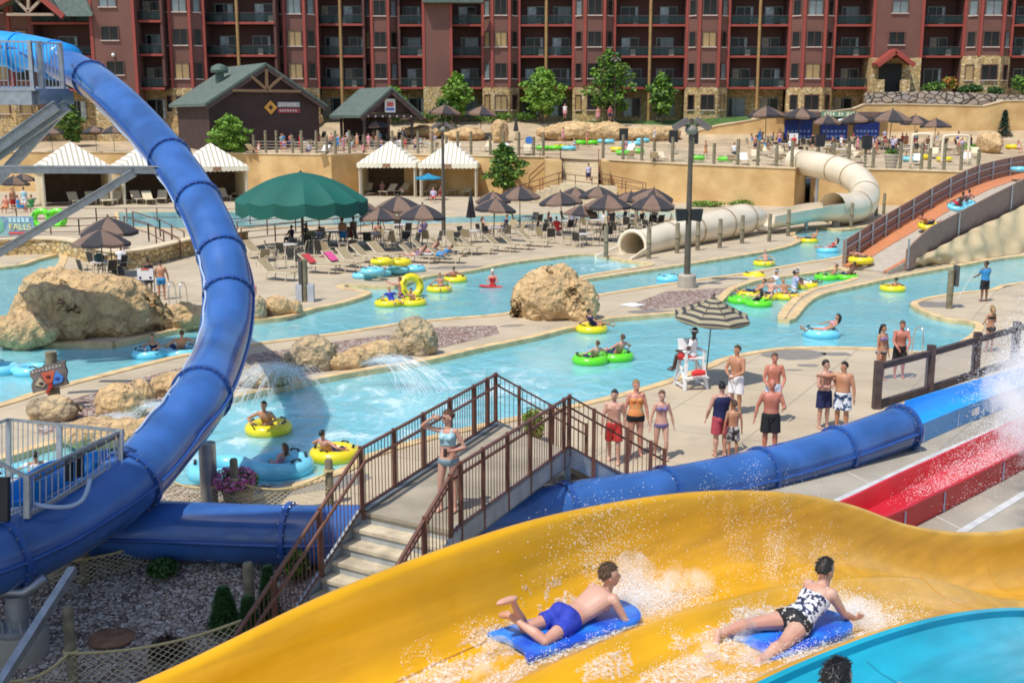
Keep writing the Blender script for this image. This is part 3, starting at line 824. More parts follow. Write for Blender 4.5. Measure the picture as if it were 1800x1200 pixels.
def link(me, name, parent=None, loc=None):
    o = bpy.data.objects.new(name, me); COL.objects.link(o)
    if parent is not None: o.parent = parent
    if loc is not None: o.location = loc
    return o
# ================================================================= artificial rocks
def rock_mat(name, c1, c2, c3):
    m = mat(name, c1, .92, var=0, vs=1.1, col2=c2, thr=(.36, .6), detail=10)
    n, l = m.node_tree.nodes, m.node_tree.links; b = n['Principled BSDF']; src = b.inputs['Base Color'].links[0].from_socket
    tc = n.new('ShaderNodeTexCoord'); w = n.new('ShaderNodeTexNoise'); w.inputs['Scale'].default_value = 1.6; w.inputs['Detail'].default_value = 3; l.new(tc.outputs['Object'], w.inputs['Vector'])
    ad = n.new('ShaderNodeVectorMath'); ad.operation = 'MULTIPLY_ADD'; ad.inputs[1].default_value = (.7, .7, .7); l.new(w.outputs['Color'], ad.inputs[0]); l.new(tc.outputs['Object'], ad.inputs[2])
    v = n.new('ShaderNodeTexVoronoi'); v.feature = 'DISTANCE_TO_EDGE'; v.inputs['Scale'].default_value = .8; l.new(ad.outputs[0], v.inputs['Vector'])
    r = n.new('ShaderNodeMapRange'); r.inputs['From Max'].default_value = .07; l.new(v.outputs['Distance'], r.inputs['Value'])
    mx = n.new('ShaderNodeMix'); mx.data_type = 'RGBA'; l.new(r.outputs[0], mx.inputs[0]); mx.inputs[6].default_value = (*c3, 1); l.new(src, mx.inputs[7]); l.new(mx.outputs[2], b.inputs['Base Color'])
    v2 = n.new('ShaderNodeTexVoronoi'); v2.inputs['Scale'].default_value = 4.2; l.new(ad.outputs[0], v2.inputs['Vector'])
    t = n.new('ShaderNodeTexNoise'); t.inputs['Scale'].default_value = 6; t.inputs['Detail'].default_value = 8; l.new(tc.outputs['Object'], t.inputs['Vector']); prev = None
    for out, d in ((r.outputs[0], .015), (v2.outputs['Distance'], .09), (t.outputs['Fac'], .12)):
        bp = n.new('ShaderNodeBump'); bp.inputs['Distance'].default_value = d; l.new(out, bp.inputs['Height'])
        if prev: l.new(prev.outputs[0], bp.inputs['Normal'])
        prev = bp
    l.new(prev.outputs[0], b.inputs['Normal']); return m
rock_m = rock_mat('artificial_rock', (.70, .48, .245), (.52, .345, .17), (.44, .305, .165))
rock_g = rock_mat('artificial_rock_grey', (.64, .46, .25), (.39, .31, .20), (.30, .24, .16))
def rocknoise(seed, a=.22, f=.9):
    def fn(co, no):
        p = co * f + V((seed * 7.1, seed * 3.3, seed))
        e = p * 1.7; cr_ = noise.voronoi(e)[0]; d = (cr_[1] - cr_[0]) * .35 - .1 + noise.noise(p) * .5 + abs(noise.noise(p * 2.3)) * -.3 + .1 + noise.noise(p * 4.3) * .20 + abs(noise.noise(p * 8.7)) * -.18
        return co + no * d * a
    return fn
def rock(label, lumps, seed, m=None, a=.3, vox=.055, f=.9, name='boulder', cat='boulder', group=None):
    """lumps: (u, v of the foot, width px, height px, depth ratio)"""
    b = G(lumps[0][0], lumps[0][1]); mb = MB()
    for u, v, w, h, dr in lumps:
        p = G(u, v); k = depth(p) / F; rx = w * k / 2; rz = h * k
        mb.ell(p - b + V((0, rx * dr, rz * .38)), (rx, rx * dr, rz * .62), Matrix.Rotation(seed * .7 + u, 3, 'Z') if abs(w - h) < 15 else None, 18, 12)
    me = voxel(mb, vox, 7, .6, 'rock', m or rock_m, 180, rocknoise(seed, a, f))
    o = link(me, name, None, b)
    return tag(o, label, cat, group)
rock('big rounded tan boulder on the island between two river channels', [(965, 566, 118, 92, .9), (925, 560, 68, 70, .8), (1020, 566, 74, 72, .8), (985, 562, 80, 96, .7)], 1, a=.34, f=1.2)
rock('massive tan rock outcrop at the river bend beside the umbrella tables', [(170, 594, 180, 108, .45), (80, 602, 160, 104, .5), (120, 575, 170, 96, .6), (235, 584, 110, 74, .5), (30, 612, 130, 58, .5), (300, 580, 130, 42, .45), (205, 570, 120, 84, .6), (85, 552, 140, 76, .7), (370, 568, 110, 32, .4)], 2, a=.5, vox=.10, f=.75, name='rock_outcrop', cat='rock outcrop')
rock('pointed grey-streaked boulder spouting the right water jet', [(728, 628, 84, 66, .7), (700, 625, 50, 46, .7)], 3, rock_g, .28)
rock('low tan boulder left of the pointed grey-streaked one', [(660, 642, 76, 40, .7), (625, 646, 60, 34, .7), (690, 636, 50, 34, .7)], 4, a=.2)
rock('rounded grey boulder spouting the middle water jet', [(545, 655, 88, 64, .7), (515, 655, 50, 40, .7)], 5, rock_g, .25)
rock('small brown rock beside the rounded grey boulder', [(592, 652, 60, 30, .7), (618, 650, 40, 24, .7)], 6, a=.15)
rock('low rock under the curtain of water by the blue tube', [(455, 685, 110, 42, .6)], 7, rock_g, .22)
rock('orange tan rock with water sheeting over its right side', [(205, 742, 95, 62, .7), (240, 715, 60, 46, .7)], 8, a=.3)
rock('pale arched rock behind the left water jet', [(305, 700, 110, 44, .6)], 9, a=.25)
rock('brown rock at the foot of the sign post', [(85, 745, 90, 42, .7), (60, 742, 40, 40, .7)], 10, rock_g, .25)
rock('tan bank rock behind the grey guard rail', [(180, 790, 200, 44, .5)], 11, a=.3)
rock('small pale rock at the river edge beside the blue tube', [(485, 556, 50, 36, .8), (515, 553, 36, 26, .8)], 12, a=.15)
rock('brown rock just right of the blue tube at the river edge', [(448, 562, 44, 44, .8)], 13, rock_g, .18)
# ================================================================= racing slide: yellow and turquoise lanes
TH = R(42); SD = V((math.cos(TH), math.sin(TH), 0)); SN = V((math.sin(TH), -math.cos(TH), 0)); S0 = V((1.98, 11.0, 0))
rimz = [(-12, 3.5), (-8, 3.78), (-5.9, 3.90), (-4.4, 4.10), (-2.66, 4.17), (-1.23, 4.07), (.15, 3.86), (1.58, 3.51), (2.78, 3.10), (4.17, 2.51), (5.76, 2.01), (7.58, 1.62), (10, 1.35), (16, .95)]
def SP(s, n, h): return S0 + SD * s + SN * n + V((0, 0, sinterp(s, rimz) + h))
plast = dict(rough=.32, coat=.12, var=.09, vs=1.1, spec=.35)
yel = mat('yellow_fibreglass', (.75, .385, .006), **plast)
def streaks(m, sc_=(.35, 7, 7), d=.03):
    """water-worn streaks along the lane and a slightly wavy laminate"""
    n, l = m.node_tree.nodes, m.node_tree.links; b = n['Principled BSDF']; src = b.inputs['Base Color'].links[0].from_socket
    tc = n.new('ShaderNodeTexCoord'); mp = n.new('ShaderNodeMapping'); mp.inputs['Rotation'].default_value = (0, 0, -TH); mp2 = n.new('ShaderNodeMapping'); mp2.inputs['Scale'].default_value = sc_
    l.new(tc.outputs['Object'], mp.inputs[0]); l.new(mp.outputs[0], mp2.inputs[0]); t = n.new('ShaderNodeTexNoise'); t.inputs['Scale'].default_value = 1.0; t.inputs['Detail'].default_value = 6; l.new(mp2.outputs[0], t.inputs['Vector'])
    r = n.new('ShaderNodeMapRange'); r.inputs['From Min'].default_value = .38; r.inputs['From Max'].default_value = .68; l.new(t.outputs['Fac'], r.inputs['Value'])
    hs = n.new('ShaderNodeHueSaturation'); hs.inputs['Value'].default_value = .80; l.new(src, hs.inputs['Color']); mx = n.new('ShaderNodeMix'); mx.data_type = 'RGBA'; l.new(r.outputs[0], mx.inputs[0]); l.new(src, mx.inputs[6]); l.new(hs.outputs[0], mx.inputs[7]); l.new(mx.outputs[2], b.inputs['Base Color'])
    rr = n.new('ShaderNodeMapRange'); rr.inputs['To Min'].default_value = .16; rr.inputs['To Max'].default_value = .46; l.new(t.outputs['Fac'], rr.inputs['Value']); l.new(rr.outputs[0], b.inputs['Roughness'])
    t2 = n.new('ShaderNodeTexNoise'); t2.inputs['Scale'].default_value = 1.1; t2.inputs['Detail'].default_value = 3; l.new(mp.outputs[0], t2.inputs['Vector']); bp = n.new('ShaderNodeBump'); bp.inputs['Distance'].default_value = d; l.new(t2.outputs['Fac'], bp.inputs['Height']); l.new(bp.outputs[0], b.inputs['Normal'])
streaks(yel)
tur = mat('turquoise_fibreglass', (.012, .40, .55), **plast)
def sweep(mb, prof, s0, s1, st, mi=0, pos=SP):
    rs = []; n = int((s1 - s0) / st)
    for i in range(n + 1): rs.append([pos(lerp(s0, s1, i / n), a, b) for a, b in prof])
    return mb.rings(rs, True, False, mi)
lane = [(.30, -.02), (.22, .02), (.14, .11), (.07, .2)]
def lanep(n0): return [(n0 + .07, -.595), (n0 + .15, -.65), (n0 + .26, -.70), (n0 + .42, -.73), (n0 + .6, -.738), (n0 + .78, -.73), (n0 + .94, -.70), (n0 + 1.05, -.65), (n0 + 1.13, -.595), (n0 + 1.2, -.57)]
streaks(tur)
yp = [(-.10, -.05), (-.09, -.005), (-.04, .018), (.01, .01), (.04, -.03), (.06, -.2), (.11, -.4), (.17, -.55), (.25, -.655), (.33, -.70), (.36, -.712), (.45, -.73), (.6, -.738), (.78, -.73), (.94, -.70), (1.05, -.65), (1.13, -.595), (1.2, -.57)] + lanep(1.2)[:-2] + [(2.33, -.56), (2.4, -.52), (2.43, -.515), (2.43, -.62), (2.3, -.82), (.1, -.82), (-.02, -.5), (-.05, -.06)]
ys = thing('racing_slide', 'wide yellow two-lane racing slide curving over a hump in front', 'water slide', (S0.x, S0.y, 0))
YO = V((S0.x, S0.y, 0))
def SPl(s, n, h): return SP(s, n, h) - YO
m = MB(); sweep(m, yp, -11, 14, .12, 0, SPl); m.build('slide_bed', yel, ys, smooth=50)
tp = [(2.434, -.62), (2.434, -.512), (2.47, -.53)] + [(a, b) for a, b in lanep(2.4)] + lanep(3.6) + [(a, b) for a, b in lanep(4.8)[:-1]] + [(6.0, -.3), (6.03, .0), (6.12, .02), (6.14, -.5), (6.0, -.85), (2.6, -.85)]
tsl = thing('racing_slide', 'turquoise racing slide in the near corner beside the yellow lanes', 'water slide', (S0.x, S0.y, 0))
m = MB(); sweep(m, tp, -11, 14, .12, 0, SPl); m.build('slide_bed', tur, tsl, smooth=50)
m = MB(); q = []
for i in range(60):
    s_ = lerp(-10, -1.9, i / 59); q.append([SPl(s_, .335, -.698), SPl(s_, .35, -.704), SPl(s_, .35, -.72), SPl(s_, .335, -.72)])
m.rings(q); m.build('section_joint', mat('joint_yellow', (.42, .2, .01), .6), ys)
# thin dark section joints and supports
for t_, nm, n0, n1 in ((ys, 'section_joint', .08, 2.4), (tsl, 'section_joint', 2.5, 5.9)):
    prof = [(a, b) for a, b in (yp if t_ is ys else tp) if n0 <= a <= n1 and b > -.78 and not (t_ is ys and b < -.8)]
    for s in ((-5.2, 2.2, 6.2) if t_ is ys else (-1.2, 4.0)):
        m = MB(); m.rings([[SPl(s - .012, a, b + .003) for a, b in prof] + [SPl(s - .012, a, b - .02) for a, b in reversed(prof)], [SPl(s + .012, a, b + .003) for a, b in prof] + [SPl(s + .012, a, b - .02) for a, b in reversed(prof)]])
        m.build(nm, mat('joint_soft', (.62, .30, .006), .5) if t_ is ys else mat('joint_turquoise', (.01, .25, .36), .6), t_)
    for s in (-8, -4, 0, 4, 8):
        p = SPl(s, (n0 + n1) / 2, -.85); m = MB(); m.cyl((p.x, p.y, -1.2), p, .14); m.build('support_post', galv, t_, smooth=60)
# ================================================================= blue tube slide
blue = mat('blue_fibreglass', (.036, .118, .36), rough=.24, coat=.45, var=.26, vs=.9)
blue_d = mat('blue_flange', (.024, .085, .31), rough=.35, coat=.2, var=.08)
blue_l = mat('light_blue_fibreglass', (.02, .33, .80), rough=.3, coat=.15, var=.06)
pipe_m = mat('pale_hose', (.42, .52, .68), .4, var=.05)
def tubeslide(pts, rad, label, flg, hose=None, name='tube_slide', cat='tube slide', n=26, posts=()):
    """pts: (u, v, depth); flg: indices (float) of flanges"""
    P = cr([DP(*p) for p in pts], 8); o = V((P[0].x, P[0].y, 0)); P = [p - o for p in P]
    t = thing(name, label, cat, o)
    MB().tube(P, rad, n).build('tube', blue, t, smooth=180)
    def at(f):
        i = f * 8; k = int(i); k = min(k, len(P) - 2); p = P[k].lerp(P[k + 1], i - k); return p, (P[min(k + 1, len(P) - 1)] - P[max(k - 1, 0)]).normalized()
    for f in flg:
        p, d = at(f); m = MB(); m.tube([p - d * .05, p - d * .045, p + d * .045, p + d * .05], [rad + .004, rad + .058, rad + .058, rad + .004], n, False); m.build('flange', blue_d, t, smooth=40)
        b = MB()
        x = d.cross(V((0, 0, 1))).normalized(); y = d.cross(x)
        for j in range(18):
            a = 2 * PI * j / 18; c = p + (x * math.cos(a) + y * math.sin(a)) * (rad + .032); b.cyl(c - d * .065, c + d * .065, .016, n=5)
        b.build('bolt_ring', galv, t)
    for s in (-1, 1):
        m = MB(); q = []
        for i, p in enumerate(P):
            d = (P[min(i + 1, len(P) - 1)] - P[max(i - 1, 0)]).normalized(); x = d.cross(V((0, 0, 1))).normalized(); q.append(p + x * s * (rad + .015))
        m.tube(q, .035, 6); m.build('seam_lip', blue_d, t, smooth=180)
    if hose:
        q = []; h0, h1 = hose
        for i, p in enumerate(P):
            if not h0 * 8 <= i <= h1 * 8: continue
            d = (P[min(i + 1, len(P) - 1)] - P[max(i - 1, 0)]).normalized(); vw = (p + o - V((0, 0, HC))).normalized()
            e = vw.cross(d).normalized(); e = e if e.x < 0 or (abs(e.x) < .3 and e.z < 0) else -e
            k_ = .07 * math.sin(i * 1.3); q.append(p + e * (rad * (.96 + k_ * .4)) - vw * (rad * (.58 - k_)))
        MB().tube(q, .024, 7).build('water_hose', pipe_m, t, smooth=180)
        for i in range(3, len(q) - 2, 7):
            m = MB(); vw = (q[i] + o - V((0, 0, HC))).normalized(); d = (q[i + 1] - q[i - 1]).normalized(); e = vw.cross(d).normalized(); e = e if e.x > 0 else -e
            c = q[i] + e * .28 - vw * .21; m.ell(c, (.065, .065, .065)); m.tube([q[i], q[i] + e * .15 - vw * .09, c], .014, 5); m.build('hose_clip', white_m, t, smooth=60)
    return t, P, o
sp, SPP, SPO = tubeslide([(60, 92, 39), (145, 130, 36.7), (200, 172, 33.6), (262, 235, 31.6), (320, 308, 29.9), (362, 380, 28.4), (390, 450, 27.4), (402, 515, 26.6), (393, 600, 25.2), (352, 698, 22.0), (296, 772, 20.9), (225, 850, 19.6), (120, 922, 18.6), (10, 975, 17.7), (-110, 1018, 17.0)], .55, 'blue enclosed tube slide sweeping down in a spiral on the left', (1.25, 3.6, 4.65, 5.95, 7.05, 8.95, 10.95, 12.95), (1, 10.3))
m = MB(); a = DP(362, 752, 22.3) - SPO; m.cyl((a.x, a.y, -1), (a.x, a.y, a.z - .3), .17, n=16); m.build('support_post', galv, sp, smooth=60)
m = MB(); a = DP(30, 1060, 17.7) - SPO; m.cyl((a.x, a.y, -.6), (a.x, a.y, a.z + .15), .17, n=20); m.cyl((a.x, a.y, -.22), (a.x, a.y, -.14), .33, n=20); m.build('support_post', galv, sp, smooth=40)
for i in range(12):
    b_ = MB(); c = V((a.x + .28 * math.cos(i * PI / 6), a.y + .28 * math.sin(i * PI / 6), -.14)); b_.cyl(c, c + V((0, 0, .16)), .022, n=6); b_.build('anchor_bolt', galv, sp)
m = MB(); m.lathe([(.42, GZ - .1), (.42, -.26), (.39, -.22), (.001, -.22)], 28, (a.x, a.y, 0)); m.build('concrete_footing', paving, sp, smooth=40)
m = MB(); a = DP(95, 1035, 20.2) - SPO; m.lathe([(.36, GZ - .1), (.36, -.1), (.001, -.1)], 24, (a.x, a.y, 0)); m.build('concrete_footing', mat('pale_footing', (.50, .42, .36), .85), sp, smooth=40)
m = MB(); m.beam(DP(128, 1000, 17.4) - SPO, DP(-5, 1210, 15.6) - SPO, .12, .12); m.build('brace', galv, sp)
# saddle under the lower bend
p = DP(20, 1035, 17.6) - SPO; m = MB(); m.tube([p + V((.5, .1, .15)), p + V((.2, 0, -.05)), p + V((-.3, 0, -.05)), p + V((-.6, 0, .1))], .09, 8); m.build('saddle', galv, sp, smooth=180)
ex, EXP, EXO = tubeslide([(-60, 930, 20.2), (205, 930, 20.3), (320, 933, 20.3), (440, 938, 20.2), (560, 940, 20.1), (700, 936, 20.4), (860, 920, 21.0), (985, 897, 21.7), (1165, 868, 23.0), (1335, 832, 24.3), (1470, 793, 25.6), (1585, 752, 26.8)], .53, 'blue enclosed tube slide lying along the deck under the footbridge', (3.6, 7.02, 8.02, 9.02, 10.02, 11))
for u, v, d in ((395, 975, 20.2), (640, 980, 20.2), (870, 960, 21)):
    a = DP(u, v, d) - EXO; m = MB(); m.box((a.x, a.y, (GZ + a.z) / 2), (.14, .14, a.z - GZ)); m.box((a.x, a.y, a.z + .02), (.5, .5, .05)); m.build('support_post', galv, ex)
# open light blue run-out trough after the tube, red trough, both real U channels
def trough(name, label, line_near, line_far, h, m, top=.5, wall=.06, z=0.004):
    """px lines of the near and far rims at height top"""
    A = cr([G(u, v, top) for u, v in line_near], 6); B = cr([G(u, v, top) for u, v in line_far], 6)
    o = V((A[0].x, A[0].y, 0)); t = thing(name, label, 'water slide', o); rs = []
    for a, b in zip(A, B):
        w = (b - a); L = w.length; w.normalize(); up = V((0, 0, 1)); a0 = a - o; b0 = b - o
        ring = [a0 - w * .07 - up * .05, a0 - w * .07, a0, a0 + w * .03 - up * .08, a0 + w * .12 - up * (h * .75), a0 + w * .3 - up * h, b0 - w * .3 - up * h, b0 - w * .12 - up * (h * .75), b0 - w * .03 - up * .08, b0, b0 + w * .07, b0 + w * .07 - up * .05,
                b0 + w * .02 - up * .1, b0 + w * .02 - up * (top - z), a0 - w * .02 - up * (top - z), a0 - w * .02 - up * .1]
        rs.append(ring)
    q = MB(); q.rings(rs); q.build('slide_bed', m, t, smooth=35)
    for k in range(3, len(A) - 1, 5):
        a, b = A[k] - o, B[k] - o; w = (b - a).normalized(); j = MB(); j.beam(a - w * .035 - V((0, 0, .08)), a - w * .035 - V((0, 0, top - .02)), .03, .012); j.build('rib', pipe_m, t)
    return t
bt = trough('run_out_trough', 'light blue open run-out trough with spray at the end of the tube', [(1590, 757), (1660, 727), (1735, 698), (1800, 676), (1900, 640), (2050, 590)], [(1590, 706), (1640, 690), (1700, 673), (1760, 655), (1840, 630), (1960, 590)], .42, blue_l)
m = MB(); p = G(1714, 723, .25) - bt.location; m.box(p, (.36, .03, .18), Matrix.Rotation(R(38), 3, 'Z')); m.build('notice_plate', white_m, bt)
red = mat('red_fibreglass', (.56, .008, .016), rough=.38, coat=.08, var=.12, vs=.8, spec=.3)
trough('run_out_trough', 'red open run-out trough with spray beside the yellow slide', [(1400, 966), (1560, 903), (1640, 866), (1763, 806), (1850, 762), (1980, 700)], [(1330, 942), (1480, 882), (1560, 844), (1647, 803), (1740, 760), (1880, 694)], .42, red, .5)
# upper light blue flume above the platform rail
up = thing('open_flume', 'bright light blue open flume start at the top of the spiral', 'water slide', DP(40, 95, 39))
o = up.location; pts = [DP(-120, 78, 40), DP(-20, 86, 39.6), DP(55, 96, 39.1), DP(118, 112, 37.6)]
q = cr([p - o for p in pts], 6); m = MB(); m.tube([p + V((0, 0, .05)) for p in q], .60, 20); m.build('flume_shell', blue_l, up, smooth=180)
m = MB(); m.tube([p + V((.0, -.62, .12)) for p in q], .05, 6); m.build('lip', blue, up, smooth=180)
for k in (4, 10, 16): mm = MB(); d = (q[k + 1] - q[k - 1]).normalized(); mm.tube([q[k] - d * .05, q[k] + d * .05], .68, 20); mm.build('flange', blue_l, up, smooth=40)
# ================================================================= steel work, upper left
def bars(mb, a, b, h, n, r=.012, sq=True):
    for i in range(n + 1):
        p = a.lerp(b, i / n); mb.cyl(p, p + V((0, 0, h)), r, n=5)
pf = thing('steel_platform', 'galvanised steel platform and braces carrying the top of the blue spiral', 'platform', DP(-60, 300, 34)); o = V(pf.location)
d0 = 33.0
def Q(u, v, d=d0): return DP(u, v, d) - o
m = MB(); m.beam(Q(-200, 168), Q(62, 172), .5, .42); m.beam(Q(62, 172), Q(122, 172, 34.5), .3, .40); m.beam(Q(-200, 168, 35), Q(122, 170, 34.8), .4, .35); m.build('floor_beam', galv, pf)
m = MB(); m.prism([Q(-200, 158, 32.7), Q(62, 160, 32.7), Q(122, 160, 34.5), Q(118, 156, 36), Q(-200, 155, 36)], (0, 0, .06)); m.build('grating', galv, pf)
for a, b, n in ((Q(-200, 157), Q(62, 160), 34), (Q(62, 160), Q(112, 160, 34.4), 8), (Q(112, 160, 34.4), Q(112, 156, 36), 6)):
    m = MB(); bars(m, a, b, 1.35, n, .016); m.beam(a + V((0, 0, 1.38)), b + V((0, 0, 1.38)), .05); m.build('guard_rail', galv, pf)
for p in (Q(58, 160), Q(75, 160, 33.4), Q(112, 160, 34.4), Q(-60, 158)):
    m = MB(); m.beam(p, p + V((0, 0, 1.42)), .11); m.build('rail_post', galv, pf)
for nm, a, b, w in (('brace', Q(118, 186, 34), Q(-60, 312, 34), .30), ('brace', Q(100, 186, 33.4), Q(-60, 300, 33.4), .26), ('brace', Q(112, 190, 34.6), Q(-30, 345, 34.6), .28), ('cross_beam', Q(-60, 298, 30), Q(300, 299, 30), .19), ('brace', Q(236, 304, 30), Q(-30, 462, 30), .19)):
    m = MB(); m.beam(a, b, w, w); m.beam(a + V((0, -w * .5, w * .5)), b + V((0, -w * .5, w * .5)), w * 1.3, .03); m.build(nm, galv, pf)
m = MB(); a = Q(-75, 300, 34); m.cyl((a.x, a.y, -o.z - 1), (a.x, a.y, 4), .3); m.build('column', galv, pf, smooth=60)
# lower guard rail beside the tube
lp = thing('guard_rail', 'grey galvanised guard rail with black gate posts over the lower blue tube', 'railing', DP(45, 905, 18.3)); o = V(lp.location)
def Q(u, v, d): return DP(u, v, d) - o
cA, cB, cC, cD = (Q(48, 905, 17.7), Q(48, 838, 17.7)), (Q(212, 812, 19.3), Q(212, 757, 19.3)), (Q(15, 842, 23.2), Q(15, 737, 23.2)), (Q(-90, 905, 19.5), Q(-90, 770, 21))
for (a, at), (b, bt_), n in ((cA, cB, 16), (cC, cB, 20), (cD, cA, 12), (cD, cC, 8)):
    m = MB()
    for i in range(n + 1): m.cyl(a.lerp(b, i / n), at.lerp(bt_, i / n), .011, n=5)
    m.beam(a, b, .05); m.beam(at, bt_, .055); m.build('rail_panel', galv, lp)
for a, at in (cA, cB, cC): m = MB(); m.beam(a - V((0, 0, .05)), at + V((0, 0, .03)), .09); m.build('rail_post', galv, lp)
m = MB(); a, at = cC[0].lerp(cB[0], .5), cC[1].lerp(cB[1], .5); m.beam(a, at, .09); m.build('rail_post', galv, lp)
m = MB()
for i in range(9): m.beam(Q(60, 838, 17.66).lerp(Q(205, 762, 19.2), i / 8) - V((0, 0, .05)), Q(60, 838, 17.66).lerp(Q(205, 762, 19.2), (i + .8) / 8) - V((0, 0, .05)), .02, .05)
m.build('chain', mat('dark_steel', (.16, .16, .17), .5, .5), lp)
for u0, u1, v0, v1, d in ((117, 127, 803, 845, 18.5), (133, 146, 795, 838, 18.7), (-8, 16, 838, 915, 17.5)):
    m = MB(); a = Q((u0 + u1) / 2, v1, d); b = Q((u0 + u1) / 2, v0, d); m.beam(a, b, (u1 - u0) * d / F, .12); m.build('gate_post', blackp, lp)
m = MB(); m.prism([Q(-90, 900, 19.6), Q(40, 905, 17.8), Q(205, 815, 19.5), Q(140, 812, 22), Q(15, 842, 23.2)], (0, 0, -.05)); m.build('platform_floor', mat('pale_deck', (.62, .62, .66), .6), lp)
m = MB(); q = cr([Q(60, 885, 17.8), Q(85, 890, 17.8), Q(120, 890, 17.9), Q(143, 880, 18), Q(153, 862, 18.1), Q(158, 842, 18.3)], 5); m.tube(q, .035, 7); m.build('water_hose', pipe_m, lp, smooth=180)
sc_ = thing('entry_chute', 'small light blue entry chute behind the grey guard rail', 'water slide', DP(70, 890, 19.6)); o = V(sc_.location)
q = cr([Q(28, 890, 18.2), Q(70, 868, 18.9), Q(120, 838, 19.4), Q(160, 828, 20)], 5); m = MB()
rs = []
for p in q: rs.append([p + V((-.25, -.2, .0)), p + V((-.28, -.2, .32)), p + V((-.22, -.18, .32)), p + V((-.1, 0, .05)), p + V((.1, .1, .05)), p + V((.2, .3, .32)), p + V((.25, .32, .32)), p + V((.2, .3, -.05))])
m.rings(rs); m.build('chute', blue_l, sc_, smooth=40)
# ================================================================= footbridge with stairs
zd = 1.3
NL, NR, FL, FR = G(640, 899, zd), G(800, 934, zd), G(874, 745, zd), G(998, 790, zd)
br = thing('footbridge', 'concrete footbridge with brown steel railings and stairs crossing the blue tube', 'footbridge', (NL.x, NL.y, 0)); BO = V((NL.x, NL.y, 0))
def L(p): return V(p) - BO
m = MB(); m.prism([L(NL), L(NR), L(FR), L(FL)], (0, 0, -.12)); m.build('deck', mat('bridge_concrete', (.42, .36, .27), .85, var=0, vs=1.1, col2=(.29, .25, .185), bump=.004, bs=20), br)
bd = (NL - FL).normalized(); SD1 = Matrix.Rotation(R(-8), 3, 'Z') @ V((bd.x, bd.y, 0)).normalized()
bridge_grey = mat('grey_steel_channel', (.30, .335, .36), .5, metal=.2, var=.18, vs=2.5)
def channel(a, b, h=.32, off=V((0, 0, 0))):
    q = MB(); a, b = L(a) + off, L(b) + off; d = (b - a).normalized(); sN = d.cross(V((0, 0, 1))).normalized()
    q.beam(a - V((0, 0, h / 2)), b - V((0, 0, h / 2)), .03, h); q.beam(a - V((0, 0, .02)) + sN * .04, b - V((0, 0, .02)) + sN * .04, .11, .03); q.beam(a - V((0, 0, h - .015)) + sN * .04, b - V((0, 0, h - .015)) + sN * .04, .11, .03)
    q.build('stringer', bridge_grey, br)
wv = (NR - NL).normalized()
channel(NL - wv * .04 + V((0, 0, .06)), FL - wv * .04 + V((0, 0, .06))); channel(FR + wv * .04 + V((0, 0, .06)), NR + wv * .04 + V((0, 0, .06)), .36)
# near stairs
nst, rz_, run = 12, (zd - GZ) / 12, .285
tread_m = mat('tread_concrete', (.52, .44, .31), .85, var=.25, vs=3, bump=.004, bs=20)
for i in range(nst):
    a = SD1 * (run * i); z = -rz_ * (i + 1)
    q = MB(); A, B = L(NL) + a, L(NR) + a
    q.prism([A + V((0, 0, z)), B + V((0, 0, z)), B + SD1 * (run + .03) + V((0, 0, z)), A + SD1 * (run + .03) + V((0, 0, z))], (0, 0, -.055)); q.build('step', tread_m, br)
    q = MB(); q.prism([A + V((0, 0, z)), B + V((0, 0, z)), B + V((0, 0, z + rz_ - .06)), A + V((0, 0, z + rz_ - .06))], SD1 * -.02); q.build('riser', mat('riser_steel', (.36, .38, .38), .6, var=.15), br)
dn = SD1 * run * nst + V((0, 0, -(zd - GZ)))
for P0, s in ((NL, -1), (NR, 1)):
    q = MB(); A = L(P0) + wv * s * .05; q.beam(A - V((0, 0, .1)), A + dn - V((0, 0, .1)), .05, .34); q.build('stringer', bridge_grey, br)
# far stairs, to the right
fd = (V((3.25, 22.15, 0)) - V((FR.x, FR.y, 0))); fd.normalize(); nf = 7
for i in range(nf):
    a = fd * (.30 * i); z = -zd / nf * (i + 1); A, B = L(FR) + a, L(FL) + a
    q = MB(); q.prism([A + V((0, 0, z)), B + V((0, 0, z)), B + fd * .31 + V((0, 0, z)), A + fd * .31 + V((0, 0, z))], (0, 0, -.05)); q.build('step', tread_m, br)
fdn = fd * .30 * nf + V((0, 0, -zd))
for P0 in (FR, FL):
    q = MB(); A = L(P0); q.beam(A - V((0, 0, .12)), A + fdn - V((0, 0, .02)), .05, .36); q.build('stringer', bridge_grey, br)
for p in (FL, FR, NL, NR):
    q = MB(); A = L(p) + (V((.1, -.1, 0)) if p is FL else V((0, 0, 0))); q.beam((A.x, A.y, -1), (A.x, A.y, zd - .13), .12); q.build('leg', bridge_grey, br)
def guard(line, posts, h=1.07, pick=.115, off=.0):
    """line: base points; posts: list of (segment, t)"""
    line = [L(p) for p in line]; q = MB(); up = V((0, 0, 1))
    for a, b in zip(line, line[1:]):
        n = max(2, int((b - a).length / pick))
        for i in range(1, n):
            p = a.lerp(b, i / n); q.beam(p + up * .09, p + up * (h - .02), .014, .014)
        q.beam(a + up * .08, b + up * .08, .035, .03); q.beam(a + up * h, b + up * h, .05, .04)
    q.build('guard_rail', rust_rail, br)
    q = MB()
    for a, b in zip(line, line[1:]):
        d = (b - a).normalized(); sN = d.cross(up).normalized() * off; q.beam(a + up * (h - .22) + sN, b + up * (h - .22) + sN, .04, .04)
    q.build('handrail', rust_rail, br)
    for s, t in posts:
        p = line[s].lerp(line[s + 1], t); q = MB(); q.beam(p - up * .28, p + up * (h + .035), .075); q.build('rail_post', rust_rail, br)
e = wv * .03
